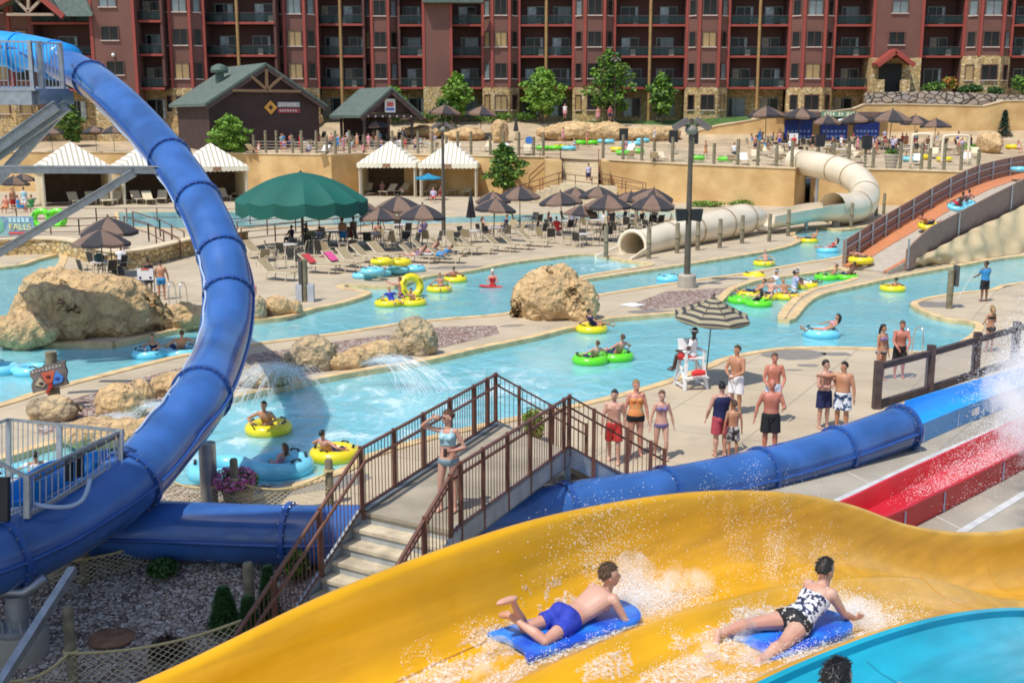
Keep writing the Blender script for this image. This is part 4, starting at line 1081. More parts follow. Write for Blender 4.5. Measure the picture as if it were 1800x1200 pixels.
guard([NL - e + dn, NL - e, FL - e, FL - e + fdn], [(0, .02), (0, .35), (0, .68), (1, 0), (1, .2), (1, .4), (1, .6), (1, .8), (1, .92), (2, .0), (2, .25), (2, .62), (2, 1)], off=.07)
guard([NR + e + dn, NR + e, FR + e, FR + e + fdn], [(0, .02), (0, .4), (0, .74), (0, .95), (1, .03), (1, .2), (1, .4), (1, .6), (1, .8), (1, .94), (2, 0), (2, .25), (2, .6), (2, .85), (2, 1)], off=-.07)
# ================================================================= brown fence with clear panels
fn = thing('splash_fence', 'dark brown timber fence with clear splash panels along the blue trough', 'fence', G(1540, 718)); o = V(fn.location)
fp = [G(1540, 718), G(1632, 690), G(1713, 663), G(1782, 641), G(1870, 610)]
for p in fp: m = MB(); m.beam(p - o - V((0, 0, .3)), p - o + V((0, 0, 1.38 if p is not fp[0] else 1.3)), .2); m.build('post', darkbrown, fn)
clear = mat('clear_panel', (.8, .8, .82), .05, var=0, alpha=.16)
for a, b in zip(fp, fp[1:]):
    a, b = a - o, b - o; u_ = V((0, 0, 1)); m = MB(); m.beam(a + u_ * 1.15, b + u_ * 1.15, .13, .16); m.build('top_rail', darkbrown, fn)
    m = MB(); m.beam(a + u_ * .12, b + u_ * .12, .13, .16); m.build('bottom_rail', darkbrown, fn)
    m = MB(); m.beam(a.lerp(b, .06) + u_ * .64, a.lerp(b, .94) + u_ * .64, .02, .86); m.build('clear_panel', clear, fn)
# ================================================================= beige tube flume to the right pool
bei = mat('beige_fibreglass', (.80, .69, .51), rough=.35, coat=.25, var=.06, vs=.6)
bei_d = mat('beige_seam', (.50, .36, .20), .5, var=.1)
bz = thing('body_flume', 'beige tube flume winding down from the terrace into the splash pool', 'tube slide', G(1100, 455)); o = V(bz.location)
def along(pts, rad, n=20, name='tube', cap=False, seams=()):
    P = cr([p - o for p in pts], 6); m = MB(); m.tube(P, rad, n, cap); m.build(name, bei, bz, smooth=180)
    for f in seams:
        k = min(int(f * 6), len(P) - 2); d = (P[k + 1] - P[k]).normalized(); q = MB(); r = (rad[k] if isinstance(rad, list) else rad) + .05
        q.tube([P[k] - d * .07, P[k] + d * .07], r, n, False); q.build('seam', bei_d, bz, smooth=60)
def GD(u, v, d): return DP(u, v, d)
along([GD(1393, 284, 103), GD(1412, 286, 102), GD(1435, 290, 99), GD(1470, 298, 96), GD(1500, 311, 93), GD(1519, 332, 90), GD(1518, 354, 87), GD(1497, 366, 84), GD(1462, 366, 82)], 1.12, seams=(1.3, 3.1, 4.1, 5.6, 6.8))
# open section: half pipe
P = cr([GD(1465, 366, 82) - o, GD(1430, 366, 81) - o, GD(1390, 372, 79) - o, GD(1338, 382, 77) - o], 6); m = MB(); rs = []
for i, p in enumerate(P):
    d = (P[min(i + 1, len(P) - 1)] - P[max(i - 1, 0)]).normalized(); x = d.cross(V((0, 0, 1))).normalized(); y = V((0, 0, 1)); r = 1.05; hi = lerp(1.0, .35, min(1, i / 8))
    A = [PI + (k / 12) * PI for k in range(13)]
    inn = [p + x * math.cos(a) * r + y * math.sin(a) * r * .8 for a in A]; out = [p + x * math.cos(a) * (r + .12) + y * math.sin(a) * (r * .8 + .12) for a in reversed(A)]
    inn[-1] = inn[-1] + y * hi * .4; out[0] = out[0] + y * hi * .4; inn[0] = inn[0] + y * hi * .4; out[-1] = out[-1] + y * hi * .4
    rs.append(inn + out)
m.rings(rs); m.build('open_channel', bei, bz, smooth=50)
along([GD(1340, 381, 77.5), GD(1308, 385, 76), GD(1270, 394, 73.5), GD(1225, 403, 71), GD(1180, 414, 68.5), GD(1140, 425, 66.3), GD(1112, 432, 65)], [min(lerp(1.05, .82, min(1, max(0, (i - 8) / 20))), lerp(.45, 1.05, min(1, (i / 7) ** .6))) for i in range(37)], seams=(1, 2.1, 3.2, 4.3, 5.9))
e0 = GD(1112, 433, 65) - o; dd = (GD(1092, 440, 64) - GD(1112, 433, 65)); dd.z = 0; dd.normalize(); x = dd.cross(V((0, 0, 1))).normalized(); rs = []
for k in range(5):
    p = e0 + dd * (k * .55) - V((0, 0, .1 * k)); A = [PI + (j / 10) * PI for j in range(11)]; r = .84 + .06 * k
    rs.append([p + x * math.cos(a) * r + V((0, 0, math.sin(a) * r * .85)) for a in A] + [p + x * math.cos(a) * (r + .12) + V((0, 0, math.sin(a) * (r * .85 + .12))) for a in reversed(A)])
m = MB(); m.rings(rs); m.build('exit_lip', bei, bz, smooth=50)
m = MB(); m.torus(e0, .88, .12, 24, 8, dd.to_track_quat('Z', 'Y').to_matrix()); m.build('mouth_ring', bei, bz, smooth=180)
for u, v, d in ((1470, 395, 82), (1507, 395, 86), (1418, 392, 80), (1438, 305, 98)):
    a = GD(u, v - 15, d) - o; m = MB(); m.cyl((a.x, a.y, 0), (a.x, a.y, a.z), .3 if u == 1470 else .14); m.build('support_post', paving if u == 1470 else galv, bz, smooth=60)
# ================================================================= conveyor ramp, right
rp = thing('conveyor_ramp', 'grey tube conveyor ramp with orange strip and brown side barriers', 'ramp', G(1480, 470)); o = V(rp.location)
def C(u, v, d): return DP(u, v, d) - o
# floor edges: left (far) and right (near), bottom to top
zl = [(1480, 465, 59.6), (1540, 425, 63.5), (1600, 388, 67), (1680, 341, 72), (1740, 317, 77), (1820, 300, 83), (1900, 290, 89)]
zr = [(1560, 478, 56.7), (1602, 455, 58.5), (1680, 412, 63), (1760, 368, 68), (1820, 338, 73), (1900, 312, 78), (1980, 298, 84)]
Lf = cr([C(*p) for p in zl], 5); Rt = cr([C(*p) for p in zr], 5)
m = MB(); w1 = .30; rs = []
for a, b in zip(Lf, Rt): rs.append([a, b, b - V((0, 0, .5)), a - V((0, 0, .5))])
m.rings(rs); m.build('ramp_bed', mat('ramp_concrete', (.46, .40, .32), .8, var=.1), rp)
orange = mat('orange_paint', (.60, .23, .10), .6, var=.08)
m = MB(); rs = []
for a, b in zip(Lf, Rt):
    p, q = a.lerp(b, .02), a.lerp(b, .34); rs.append([p + V((0, 0, .035)), q + V((0, 0, .035)), q - V((0, 0, .1)), p - V((0, 0, .1))])
m.rings(rs); m.build('orange_strip', orange, rp)
m = MB(); rs = []
for a, b in zip(Lf, Rt):
    p, q = a.lerp(b, .92), a.lerp(b, .985); rs.append([p + V((0, 0, .05)), q + V((0, 0, .05)), q - V((0, 0, .1)), p - V((0, 0, .1))])
m.rings(rs); m.build('orange_strip', orange, rp)
barr = mat('brown_barrier', (.30, .165, .12), .6, var=.1)
for side, edge, h in ((0, Lf, 1.25), (1, Rt, 1.2)):
    if side: edge = edge[4:]
    m = MB(); rs = []
    for i, a in enumerate(edge):
        d = (edge[min(i + 1, len(edge) - 1)] - edge[max(i - 1, 0)]).normalized(); x = d.cross(V((0, 0, 1))).normalized(); t_ = .08
        hh = h * min(1, .55 + i * .15) if side else h
        rs.append([a - V((0, 0, .4)), a + x * t_ - V((0, 0, .4)), a + x * t_ + V((0, 0, hh)), a + V((0, 0, hh))])
    m.rings(rs); m.build('side_barrier', barr, rp)
    for i in range(0, len(edge), 2):
        a = edge[i]; q = MB(); d = (edge[min(i + 1, len(edge) - 1)] - edge[max(i - 1, 0)]).normalized(); x = d.cross(V((0, 0, 1))).normalized()
        if side == 0: q.beam(a + x * .14 - V((0, 0, .1)), a + x * .14 + V((0, 0, h + .04)), .09); q.build('barrier_post', galv, rp)
        elif i % 6 == 0: q.beam(a + x * .14 - V((0, 0, .3)), a + x * .14 + V((0, 0, h)), .07); q.build('barrier_post', galv, rp)
    if side == 0:
        for hh in (.4, .85):
            q = MB(); q.tube([a + V((.1, -.12, hh)) for a in edge], .035, 6); q.build('barrier_rail', galv, rp, smooth=60)
# tan tarp draped over the bank under the ramp's near barrier
tp_ = thing('tarp_cover', 'tan fabric tarp draped in folds below the ramp barrier', 'tarp', G(1700, 455)); o = V(tp_.location); m = MB(); nxx, nzz = 60, 10; vs = []
top_ = cr([DP(1588, 464, 58.1), DP(1640, 440, 60.0), DP(1700, 408, 63.2), DP(1760, 380, 67), DP(1830, 348, 72), DP(1900, 328, 76)], 12); bot_ = cr([G(1590, 472), G(1640, 466), G(1700, 461), G(1760, 450), G(1830, 440), G(1900, 430)], 12)
for j in range(nzz + 1):
    for i in range(nxx + 1):
        p = top_[i].lerp(bot_[i], j / nzz) - o; f = math.sin(i * 1.15 + 1.5 * math.sin(j * .5)) * .13 + .25 * noise.noise(V((i * .16, j * .22, 3)))
        p += V((.05 * f, -f - .25 * math.sin(PI * j / nzz), .1 * f)); p.z = max(p.z, .02); vs.append(p)
m.add(vs, [(j * (nxx + 1) + i, j * (nxx + 1) + i + 1, (j + 1) * (nxx + 1) + i + 1, (j + 1) * (nxx + 1) + i) for j in range(nzz) for i in range(nxx)])
m.build('tarp', mat('tan_tarp', (.52, .41, .24), .85, var=.12, vs=.8), tp_, smooth=180, fix=False)
bk = MB(); bk.rings([[p - V((0, -.6, .15)) - o, q + V((0, .6, -.3)) - o, q + V((0, 9, -.3)) - o, p + V((0, 6, -.15)) - o] for p, q in zip(top_[::6], bot_[::6])]); bk.build('earth_bank', mat('earth', (.22, .19, .14)), tp_)
# ================================================================= unseen tower overhead, added with its roof shaped to shade the near gravel
tw = thing('shade_tower', 'unseen timber tower added overhead, its roof shaped to shade the near gravel', 'tower', (-6, 4, GZ))
m = MB(); m.prism([V((-12, 10.6, 12)), V((-.9, 10.6, 12)), V((-.5, 5.6, 12)), V((-3, 3, 12)), V((-12, 3, 12))], (0, 0, .4)); m.build('roof', roof_m, tw)
for x, y in ((-11, 9.5), (-11, 4), (-4.2, 3.6)): m = MB(); m.cyl((x, y, 0), (x, y, 12), .22); m.build('post', darkbrown, tw, smooth=60)
# ================================================================= umbrellas
ub1 = mat('umbrella_brown', (.185, .118, .085), .85, var=.12, vs=3)
ub2 = mat('umbrella_slate', (.040, .036, .040), .85, var=.15, vs=3)
pole_m = mat('dark_pole', (.10, .075, .055), .5, var=.1)
def canopy(r, h, n=8, drop=.16, sag=.06, steps=4, scal=0.0):
    m = MB(); k = n * 4; rings = []
    def pt(f, j, dz):
        a = 2 * PI * j / k; seg = (j % 4) / 4; w = math.cos(PI / n) / math.cos(2 * PI / n * (seg - .5))
        rr = r * f * w; z = h * (1 - f) - sag * math.sin(PI * f) * (1 if n < 12 else -2.6) - .10 * f * f * math.sin(PI * seg) * (r / 1.3) * .5
        return V((rr * math.cos(a), rr * math.sin(a), z + dz))
    fs = [.015] + [(i + 1) / steps for i in range(steps)]
    for f in fs: rings.append([pt(f, j, 0) for j in range(k)])
    rings.append([pt(1.0, j, -drop * (1 + scal * math.sin(PI * (j % 4) / 4))) for j in range(k)])
    rings.append([pt(.985, j, -drop * (1 + scal * math.sin(PI * (j % 4) / 4))) for j in range(k)])
    for f in reversed(fs): rings.append([pt(f, j, -.025) for j in range(k)])
    o = len(m.v)
    for q in rings: m.v.extend(q)
    for i in range(len(rings) - 1):
        for j in range(k):
            m.f.append([o + i * k + j, o + i * k + (j + 1) % k, o + (i + 1) * k + (j + 1) % k, o + (i + 1) * k + j]); m.m.append((j // 4) % 2)
    return m
def make_umbrella(name, label, cat, r, hr, h, mats, group, n=8, drop=.14, pole_r=.028, base=True, **kw):
    t = thing(name, label, cat, (0, 0, 0), 0, group)
    c = canopy(r, h, n, drop, **kw).build('canopy', mats, t, smooth=25, loc=(0, 0, hr))
    MB().cyl((0, 0, .05), (0, 0, hr + h + .02), pole_r, n=8).build('pole', pole_m, t, smooth=60)
    m = MB(); m.ell((0, 0, hr + h + .05), (.05, .05, .07)); m.build('finial', pole_m, t, smooth=60)
    for i in range(n):
        a = 2 * PI * i / n; m = MB(); m.beam((0, 0, hr + h * .93), (r * .96 * math.cos(a), r * .96 * math.sin(a), hr - .02), .025); m.build('rib', pole_m, t)
    if base:
        m = MB(); m.lathe([(.26, 0), (.26, .06), (.06, .10), (.001, .10)], 16); m.build('base', darkbrown, t, smooth=40)
    return t
UG = 'brown market umbrellas'
umb0 = make_umbrella('market_umbrella', 'brown', 'umbrella', 1.34, 2.05, .64, [ub1, ub2], UG, drop=.15, sag=-.07)
closed0 = thing('closed_umbrella', 'closed dark brown umbrella tied around its pole beside the round tables', 'umbrella')
m = MB(); rs = []
for z, r in ((2.7, .03), (2.4, .10), (1.9, .17), (1.4, .24), (1.05, .30), (1.0, .27)): rs.append([V((r * (1 + .22 * (j % 2)) * math.cos(j * PI / 8), r * (1 + .22 * (j % 2)) * math.sin(j * PI / 8), z)) for j in range(16)])
m.rings(rs); m.build('canopy', ub2, closed0, smooth=30); MB().cyl((0, 0, 0), (0, 0, 2.78), .03).build('pole', pole_m, closed0, smooth=60)
m = MB(); m.lathe([(.26, 0), (.26, .06), (.06, .1), (.001, .1)], 14); m.build('base', darkbrown, closed0, smooth=40)
closed0.location = G(828, 408)
ru = random.Random(5)
def umb(u, v, w, label, tilt=0, ter=False, first=[True]):
    """u, v: middle of the canopy rim; w: canopy width in px"""
    if ter:
        p = HT(u, v + 34); k = depth(p); p = HT(u, v + 2.05 * F / k)
    else: p = G(u, v, 2.05); p.z = 0
    s = w * 1.16 * depth(p) / F / 2.68; rz = ru.uniform(0, 6.28)
    s = min(1.6, max(.8, s))
    if not ter: p = G(u, v, 2.05 * s); p.z = 0
    o = umb0 if first[0] else None
    if first[0]: first[0] = False; o.location = p; o.scale = (s,) * 3; o.rotation_euler = (0, 0, rz); o['label'] = label
    else: o = dup(umb0, p, rz, label, UG, s)
    o.rotation_euler = (tilt + ru.uniform(-.07, .07), ru.uniform(-.07, .07), rz * .1 if tilt else rz)
    return o
rowR = [(989, 355, 64), (1018, 375, 56), (1009, 343, 52), (1053, 344, 58), (1069, 361, 68), (1105, 350, 52), (1146, 361, 68), (1140, 345, 62)]
for i, (u, v, w) in enumerate(sorted(rowR)): umb(u, v, w, f'{ordn(i)} brown market umbrella from the left in the crowded group beside the beige flume', R(14) if u == 1140 else 0)
rowM = [(632, 366, 54), (668, 384, 66), (703, 365, 72), (741, 379, 72)]
for i, (u, v, w) in enumerate(rowM): umb(u, v, w, f'{ordn(i)} brown market umbrella right of the big green canopy')
umb(866, 367, 66, 'brown umbrella shading two seated guests right of the closed umbrella'); umb(869, 352, 56, 'brown umbrella behind the one shading two seated guests'); umb(914, 344, 60, 'brown umbrella left of the outdoor stairs')
umb(177, 427, 86, 'front brown umbrella over the table by the rock outcrop'); umb(194, 406, 86, 'rear brown umbrella over the table by the rock outcrop'); umb(22, 322, 46, 'brown umbrella at the left edge near the first cabana'); umb(40, 316, 40, 'second brown umbrella at the left edge near the first cabana')
tl = [(95, 254, 38), (172, 258, 40), (203, 259, 40), (488, 213, 46), (604, 215, 40), (663, 225, 40), (727, 215, 42), (780, 214, 50), (843, 214, 48)]
for i, (u, v, w) in enumerate(tl): umb(u, v, w, f'{ordn(i)} brown umbrella from the left on the upper terrace, left of the stairs', ter=True)
tr_ = [(1345, 222, 60), (1402, 223, 55), (1450, 225, 46), (1478, 219, 44), (1505, 229, 54), (1562, 230, 60), (1607, 225, 46), (1642, 230, 46)]
for i, (u, v, w) in enumerate(tr_): umb(u, v, w, f'{ordn(i)} brown umbrella from the left in front of the snack kiosk', ter=True)
dup(closed0, HT(907, 246), 0, 'closed brown umbrella standing on the upper terrace behind the green bush')
# big green canopy, blue sunshade, lifeguard parasol
green = mat('green_canvas', (.004, .105, .078), .7, var=.10, vs=.5)
gc = make_umbrella('shade_canopy', 'huge dark green fabric shade canopy on a centre post', 'canopy', 3.95, 2.95, 1.6, [green, green], None, n=14, drop=.72, pole_r=.09, base=False, sag=.12, steps=6, scal=.10)
p = G(530, 350, 2.95); gc.location = (p.x, p.y, 0)
bu = make_umbrella('beach_umbrella', 'bright blue sunshade in front of the right cabana', 'umbrella', 1.3, 2.15, .42, [mat('blue_canvas', (.015, .25, .42), .7, var=.08)] * 2, None, n=8, drop=.14)
p = G(753, 312, 2.15); bu.location = (p.x, p.y, 0)
sl_m = stripe_mat('striped_canvas', (.36, .31, .20), (.045, .043, .045), 7.2, 2, .8, .55)
def radial_stripes(m):
    n, l = m.node_tree.nodes, m.node_tree.links
    sp_ = [x for x in n if x.bl_idname == 'ShaderNodeSeparateXYZ'][0]; mul = [x for x in n if x.bl_idname == 'ShaderNodeMath' and x.operation == 'MULTIPLY'][0]
radial_stripes(sl_m)
can_plain = mat('khaki_canvas', (.40, .33, .20), .8, var=.08)
lg = make_umbrella('lifeguard_parasol', 'striped khaki and black parasol over the white lifeguard chair', 'umbrella', 1.32, 2.62, .72, [sl_m, sl_m], None, n=8, drop=.13, base=False, pole_r=.022)
p = G(1240, 671); lg.location = p; lg.scale = (.86, .86, .78); lg.rotation_euler = (R(6), R(1), .28)
# ================================================================= chairs, tables, loungers
sling_d = mat('dark_sling', (.045, .04, .035), .8, var=.2, vs=4)
sling_t = mat('tan_sling', (.40, .31, .18), .8, var=.08, vs=4)
sling_l = mat('pale_sling', (.66, .56, .38), .8, var=.06, vs=3)
def make_lounger():
    t = thing('sun_lounger', 'tan', 'sun lounger', (0, 0, 0), 0, 'tan sun loungers')
    for s in (-1, 1):
        m = MB(); m.tube([(s * .31, -.95, .36), (s * .31, .25, .36), (s * .31, .85, .86)], .026, 6); m.build('side_rail', tanpaint, t, smooth=60)
        for y in (-.72, .28):
            m = MB(); m.tube([(s * .31, y, .36), (s * .31, y + .05, .02)], .024, 6); m.build('leg', tanpaint, t, smooth=60)
    m = MB(); m.prism([V((-.29, -.95, .37)), V((.29, -.95, .37)), V((.29, .25, .35)), V((-.29, .25, .35))], (0, 0, .025)); m.build('seat', sling_t, t)
    m = MB(); m.prism([V((-.29, .26, .355)), V((.29, .26, .355)), V((.29, .85, .865)), V((-.29, .85, .865))], (0, -.02, .022)); m.build('backrest', sling_t, t)
    return t
def make_chair():
    t = thing('patio_chair', 'patio', 'chair', (0, 0, 0), 0, 'sling patio chairs')
    for s in (-1, 1):
        m = MB(); m.tube([(s * .27, -.24, 0), (s * .27, -.26, .62), (s * .27, .16, .64), (s * .26, .24, .0)], .02, 6); m.build('arm_frame', tanpaint, t, smooth=60)
    m = MB(); m.tube([(-.25, .18, .4), (-.25, .32, .95), (.25, .32, .95), (.25, .18, .4)], .02, 6); m.build('back_frame', tanpaint, t, smooth=60)
    m = MB(); m.box((0, -.02, .42), (.5, .46, .03)); m.build('seat', sling_d, t)
    m = MB(); m.prism([V((-.235, .2, .45)), V((.235, .2, .45)), V((.235, .315, .93)), V((-.235, .315, .93))], (0, -.022, .0)); m.build('backrest', sling_d, t)
    return t
def make_table():
    t = thing('patio_table', 'round', 'table', (0, 0, 0), 0, 'round patio tables')
    m = MB(); m.lathe([(.001, .70), (.56, .70), (.60, .71), (.60, .735), (.56, .745), (.001, .745)], 22); m.build('table_top', mat('pale_table', (.60, .57, .52), .4), t, smooth=40)
    for i in range(4):
        a = PI / 4 + i * PI / 2; m = MB(); m.cyl((.18 * math.cos(a), .18 * math.sin(a), .70), (.45 * math.cos(a), .45 * math.sin(a), 0), .022, n=6); m.build('leg', tanpaint, t, smooth=60)
    return t
L0, C0, T0 = make_lounger(), make_chair(), make_table()
used = {'l': False, 'c': False, 't': False}
def put(kind, proto, p, rz, label, swap=None, scale=1.0, group=None):
    if not used[kind] and not swap:
        used[kind] = True; proto.location = p; proto.rotation_euler = (0, 0, rz); proto['label'] = label; proto.scale = (scale,) * 3
        return proto
    return dup(proto, p, rz, label, group, scale, swap)
lt = {'seat': sling_l, 'backrest': sling_l}
FR_ = math.atan2(-.5, .86) + PI / 2       # feet towards the water, lower right
lf = [(487, 492, .2, 'tan sun lounger standing alone at the front left of the deck by the bin post'), (560, 480, .1, 'tan sun lounger with a red towel over its raised back'), (597, 476, .0, 'tan sun lounger with a bright pink towel over its raised back'),
      (622, 470, -.1, 'tan sun lounger right of the pink towelled one'), (648, 462, 0, 'tan sun lounger just behind the stacked blue tubes'), (676, 458, 0, 'tan sun lounger behind the stacked yellow tubes'), (735, 462, .15, 'sun lounger of the woman reading under a white towel'), (757, 455, .2, 'sun lounger of the sunbather in coral'), (786, 450, .2, 'sun lounger with a pink towel hanging off its foot'),
      (838, 446, .25, 'first tan lounger from the left in the empty row above the lifeguard in the water'), (880, 442, .2, 'second tan lounger in the empty row above the lifeguard in the water'), (905, 438, .2, 'third tan lounger in the empty row above the lifeguard in the water'), (938, 433, .2, 'fourth tan lounger in the empty row above the lifeguard in the water'), (780, 462, .2, 'sun lounger holding the boy in blue shorts'), (812, 447, .2, 'tan sun lounger right of the pink towelled foot'), (455, 455, 0, 'tan lounger half hidden by the blue tube')]
for u, v, d, lab in lf: put('l', L0, G(u, v), FR_ + d + ru.uniform(-.14, .14), lab, None, 1.14)
cab_l = [(132, 361, .6), (160, 360, .4), (186, 361, .5), (203, 359, .1), (243, 358, .6), (262, 359, .5), (285, 357, .2), (318, 356, .5), (394, 353, .5), (415, 349, .2), (645, 342, -.1), (683, 344, -.5), (707, 343, -.4), (752, 344, -.5), (797, 343, -.2), (822, 344, -.1)]
for i, (u, v, d) in enumerate(cab_l): put('l', L0, G(u, v), d, f'{ordn(i)} pale sun lounger from the left in the row before the striped cabanas', lt, 1.3, 'pale loungers before the cabanas')
tabs = [(1022, 432, 'bare round table nearest the mouth of the beige flume'), (985, 408, 'round table at the left end of the crowded umbrella group'), (1050, 405, 'round table in the middle of the crowded umbrella group'), (1104, 402, 'round table with a white top at the right of the umbrella group'), (1150, 398, 'round table at the far right beside the beige flume'), (868, 420, 'round table of the two guests under the brown umbrella'), (830, 426, 'round table around the closed umbrella'), (706, 414, 'round table right of the green canopy under brown umbrellas'), (655, 432, 'round table under the second brown umbrella right of the green canopy'),
        (588, 428, 'round table under the green canopy, right of its post'), (505, 452, 'round table with a white cap on it at the left under the green canopy'), (545, 436, 'round table by the post of the green canopy'), (190, 470, 'rear table by the rock outcrop'), (183, 486, 'front table by the rock outcrop'), (930, 398, 'round table left of the outdoor stairs')]
seen_ = {}
def chlab(side, lab, i):
    k = (side, lab); seen_[k] = seen_.get(k, 0) + 1; w = '' if seen_[k] == 1 else 'second '
    l = lab.replace('round table', 'table')
    return ' '.join(f'{w}sling chair {side} of the {l}'.split()[:16])
for u, v, lab in tabs:
    p = G(u, v); put('t', T0, p, ru.uniform(0, 1), lab)
    a0 = ru.uniform(0, 1.5); n = 4 if u not in (830, 930) else 3
    for i in range(n):
        a = a0 + i * 2 * PI / n + ru.uniform(-.2, .2); q = p + V((.92 * math.cos(a), .92 * math.sin(a), 0))
        side = 'near' if math.sin(a) < -.5 else 'far' if math.sin(a) > .5 else 'left' if math.cos(a) < 0 else 'right'
        put('c', C0, q, a - PI / 2 + ru.uniform(-.2, .2), chlab(side, lab, i), {'seat': sling_t, 'backrest': sling_t} if ru.random() < .3 else None, 1.0, 'sling patio chairs')
# terrace tables and chairs
tt = [(455, 262), (480, 252), (520, 256), (560, 248), (610, 256), (640, 250), (700, 252), (1330, 262), (1380, 266), (1415, 258), (1455, 268), (1490, 258), (1530, 270), (1570, 262), (1605, 268), (1650, 258), (1700, 262), (440, 256), (540, 262), (585, 264), (665, 262), (725, 260), (755, 266), (1350, 254), (1400, 274), (1440, 276), (1475, 276), (1510, 262), (1548, 258), (1590, 276), (1625, 268), (1675, 272)]
for i, (u, v) in enumerate(tt):
    w = 'left half' if u < 900 else 'right half'; j = sorted(x for x, y in tt if (x < 900) == (u < 900)).index(u)
    p = HT(u, v); put('t', T0, p, 0, f'{ordn(j)} patio table from the left on the {w} of the upper terrace', {'table_top': white_m}, 1.1, 'terrace tables')
    a0 = ru.uniform(0, 1.5)
    for k in range(3):
        a = a0 + k * 2 * PI / 3; q = p + V((1.05 * math.cos(a), 1.05 * math.sin(a), 0)); q.z = zT(q.x, q.y)
        put('c', C0, q, a - PI / 2, f'patio chair at the {ordn(j)} table from the left, {w} of the terrace', {'seat': sling_t, 'backrest': sling_t} if ru.random() < .6 else {'seat': sling_d}, 1.1, f'chairs of terrace table {ordn(j)} {w}')
for i in range(38):
    u = ru.choice([ru.randint(440, 930), ru.randint(1080, 1400), ru.randint(1420, 1730)]); v = ru.randint(256, 280) + (14 if u > 1080 else 0); p = HT(u, v)
    put('l', L0, p, ru.uniform(-.5, .5) + PI * (i % 2), f'pale sun lounger on the upper terrace near {["the left fence", "the tube piles", "the kiosk tables"][0 if u < 960 else 1 if u < 1400 else 2]}', lt if i % 3 else {'seat': white_m, 'backrest': white_m}, 1.15, 'loungers scattered on the upper terrace near ' + ['the left fence', 'the tube piles', 'the kiosk tables'][0 if u < 960 else 1 if u < 1400 else 2])
spare = [(470, 470, 'left of the canopy post'), (520, 470, 'before the canopy post'), (570, 452, 'right of the canopy post'), (610, 448, 'behind the pink towel'), (690, 436, 'behind the stacked yellow tubes'), (720, 436, 'left of the lamp post foot'), (760, 432, 'right of the lamp post foot'), (800, 434, 'before the closed umbrella'), (905, 412, 'right of the seated guests'), (945, 415, 'before the stairs'), (960, 425, 'left of the flume tables'), (1000, 395, 'in the umbrella crowd'), (1035, 392, 'deep in the umbrella crowd'), (1085, 392, 'at the back of the umbrella crowd'), (1060, 420, 'before the umbrella crowd'), (1090, 416, 'left of the flume mouth'), (1130, 410, 'above the flume mouth'), (1165, 402, 'beside the upper flume')]
for i, (u, v, lab) in enumerate(spare):
    for j in range(2): put('c', C0, G(u + j * 15 - 7, v + j * 3), ru.uniform(0, 6.28), f'{["spare", "second spare"][j]} sling chair standing {lab}', {'seat': sling_t, 'backrest': sling_t} if ru.random() < .35 else None, 1.05, 'sling patio chairs')
# ================================================================= cabanas
stripe_c = stripe_mat('striped_roof', (.84, .80, .68), (.45, .40, .31), 2.9, 0, .8, .62)
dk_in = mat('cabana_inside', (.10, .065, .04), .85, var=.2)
def make_cabana():
    t = thing('cabana', 'cabana', 'cabana', (0, 0, 0), 0, 'striped cabanas'); w, d, h = 2.2, 2.0, 2.7
    m = MB(); a = V((0, 0, h + 1.75)); c = [V((-w - .15, -d - .15, h)), V((w + .15, -d - .15, h)), V((w + .15, d + .15, h)), V((-w - .15, d + .15, h))]
    for i in range(4): m.add([c[i], c[(i + 1) % 4], a], [(0, 1, 2)])
    m.add([q - V((0, 0, .03)) for q in c] + [a - V((0, 0, .04))], [(1, 0, 4), (2, 1, 4), (3, 2, 4), (0, 3, 4)])
    m.build('roof', stripe_c, t)
    m = MB()
    for i in range(4):
        p, q = c[i], c[(i + 1) % 4]; n = 14; rr = []
        for k in range(n):
            x, y = p.lerp(q, k / n), p.lerp(q, (k + 1) / n); z = V((0, 0, -.40)); nn = (q - p).normalized().cross(V((0, 0, 1))) * .02
            m.rings([[x + V((0, 0, .02)), y + V((0, 0, .02)), y + z * .8, x.lerp(y, .5) + z, x + z * .8], [x + V((0, 0, .02)) + nn, y + V((0, 0, .02)) + nn, y + z * .8 + nn, x.lerp(y, .5) + z + nn, x + z * .8 + nn]])
    m.build('valance', cream, t)
    for x in (-w, w):
        for y in (-d, d): MB().cyl((x, y, 0), (x, y, h), .06).build('post', tanpaint, t, smooth=60)
        m = MB(); ys_ = [(-d + .05 + i * .1) for i in range(8)]; rs = []
        for z, k in ((h - .1, 1.0), (1.5, .62), (1.2, .45), (.9, .5), (.05, .62)): rs.append([V((x + (.09 if j % 2 else -.05), -d + .04 + j * .085 * k, z)) for j in range(8)] + [V((x + (.12 if j % 2 else -.02), -d + .06 + j * .085 * k, z)) for j in reversed(range(8))])
        m.rings(rs); m.build('curtain', cream, t, smooth=40)
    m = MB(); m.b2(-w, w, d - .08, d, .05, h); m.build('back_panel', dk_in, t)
    m = MB(); m.b2(-w - .03, -w + .03, -d + .7, d, .05, h); m.build('side_panel', mat('cabana_side', (.66, .54, .34), .8, var=.06), t)
    m = MB(); m.b2(w - .03, w + .03, -d + .7, d, .05, h); m.build('side_panel', MATS['cabana_side'], t)
    m = MB(); m.b2(-.3, .3, -d - .2, -d - .17, h - .32, h - .02); m.build('number_plate', mat('brown_plate', (.3, .16, .09), .6), t)
    return t
cb0 = make_cabana()
cl = [(112, 363, 124, 'cream cabana at the left end, roof half hidden behind steel braces', .5), (250, 358, 118, 'cream cabana behind the blue spiral tube', .5), (362, 356, 114, 'cream cabana just right of the blue spiral tube', .45), (683, 346, 107, 'striped cabana right of the green canopy', -.05), (790, 347, 107, 'striped cabana behind the bright blue sunshade', -.05)]
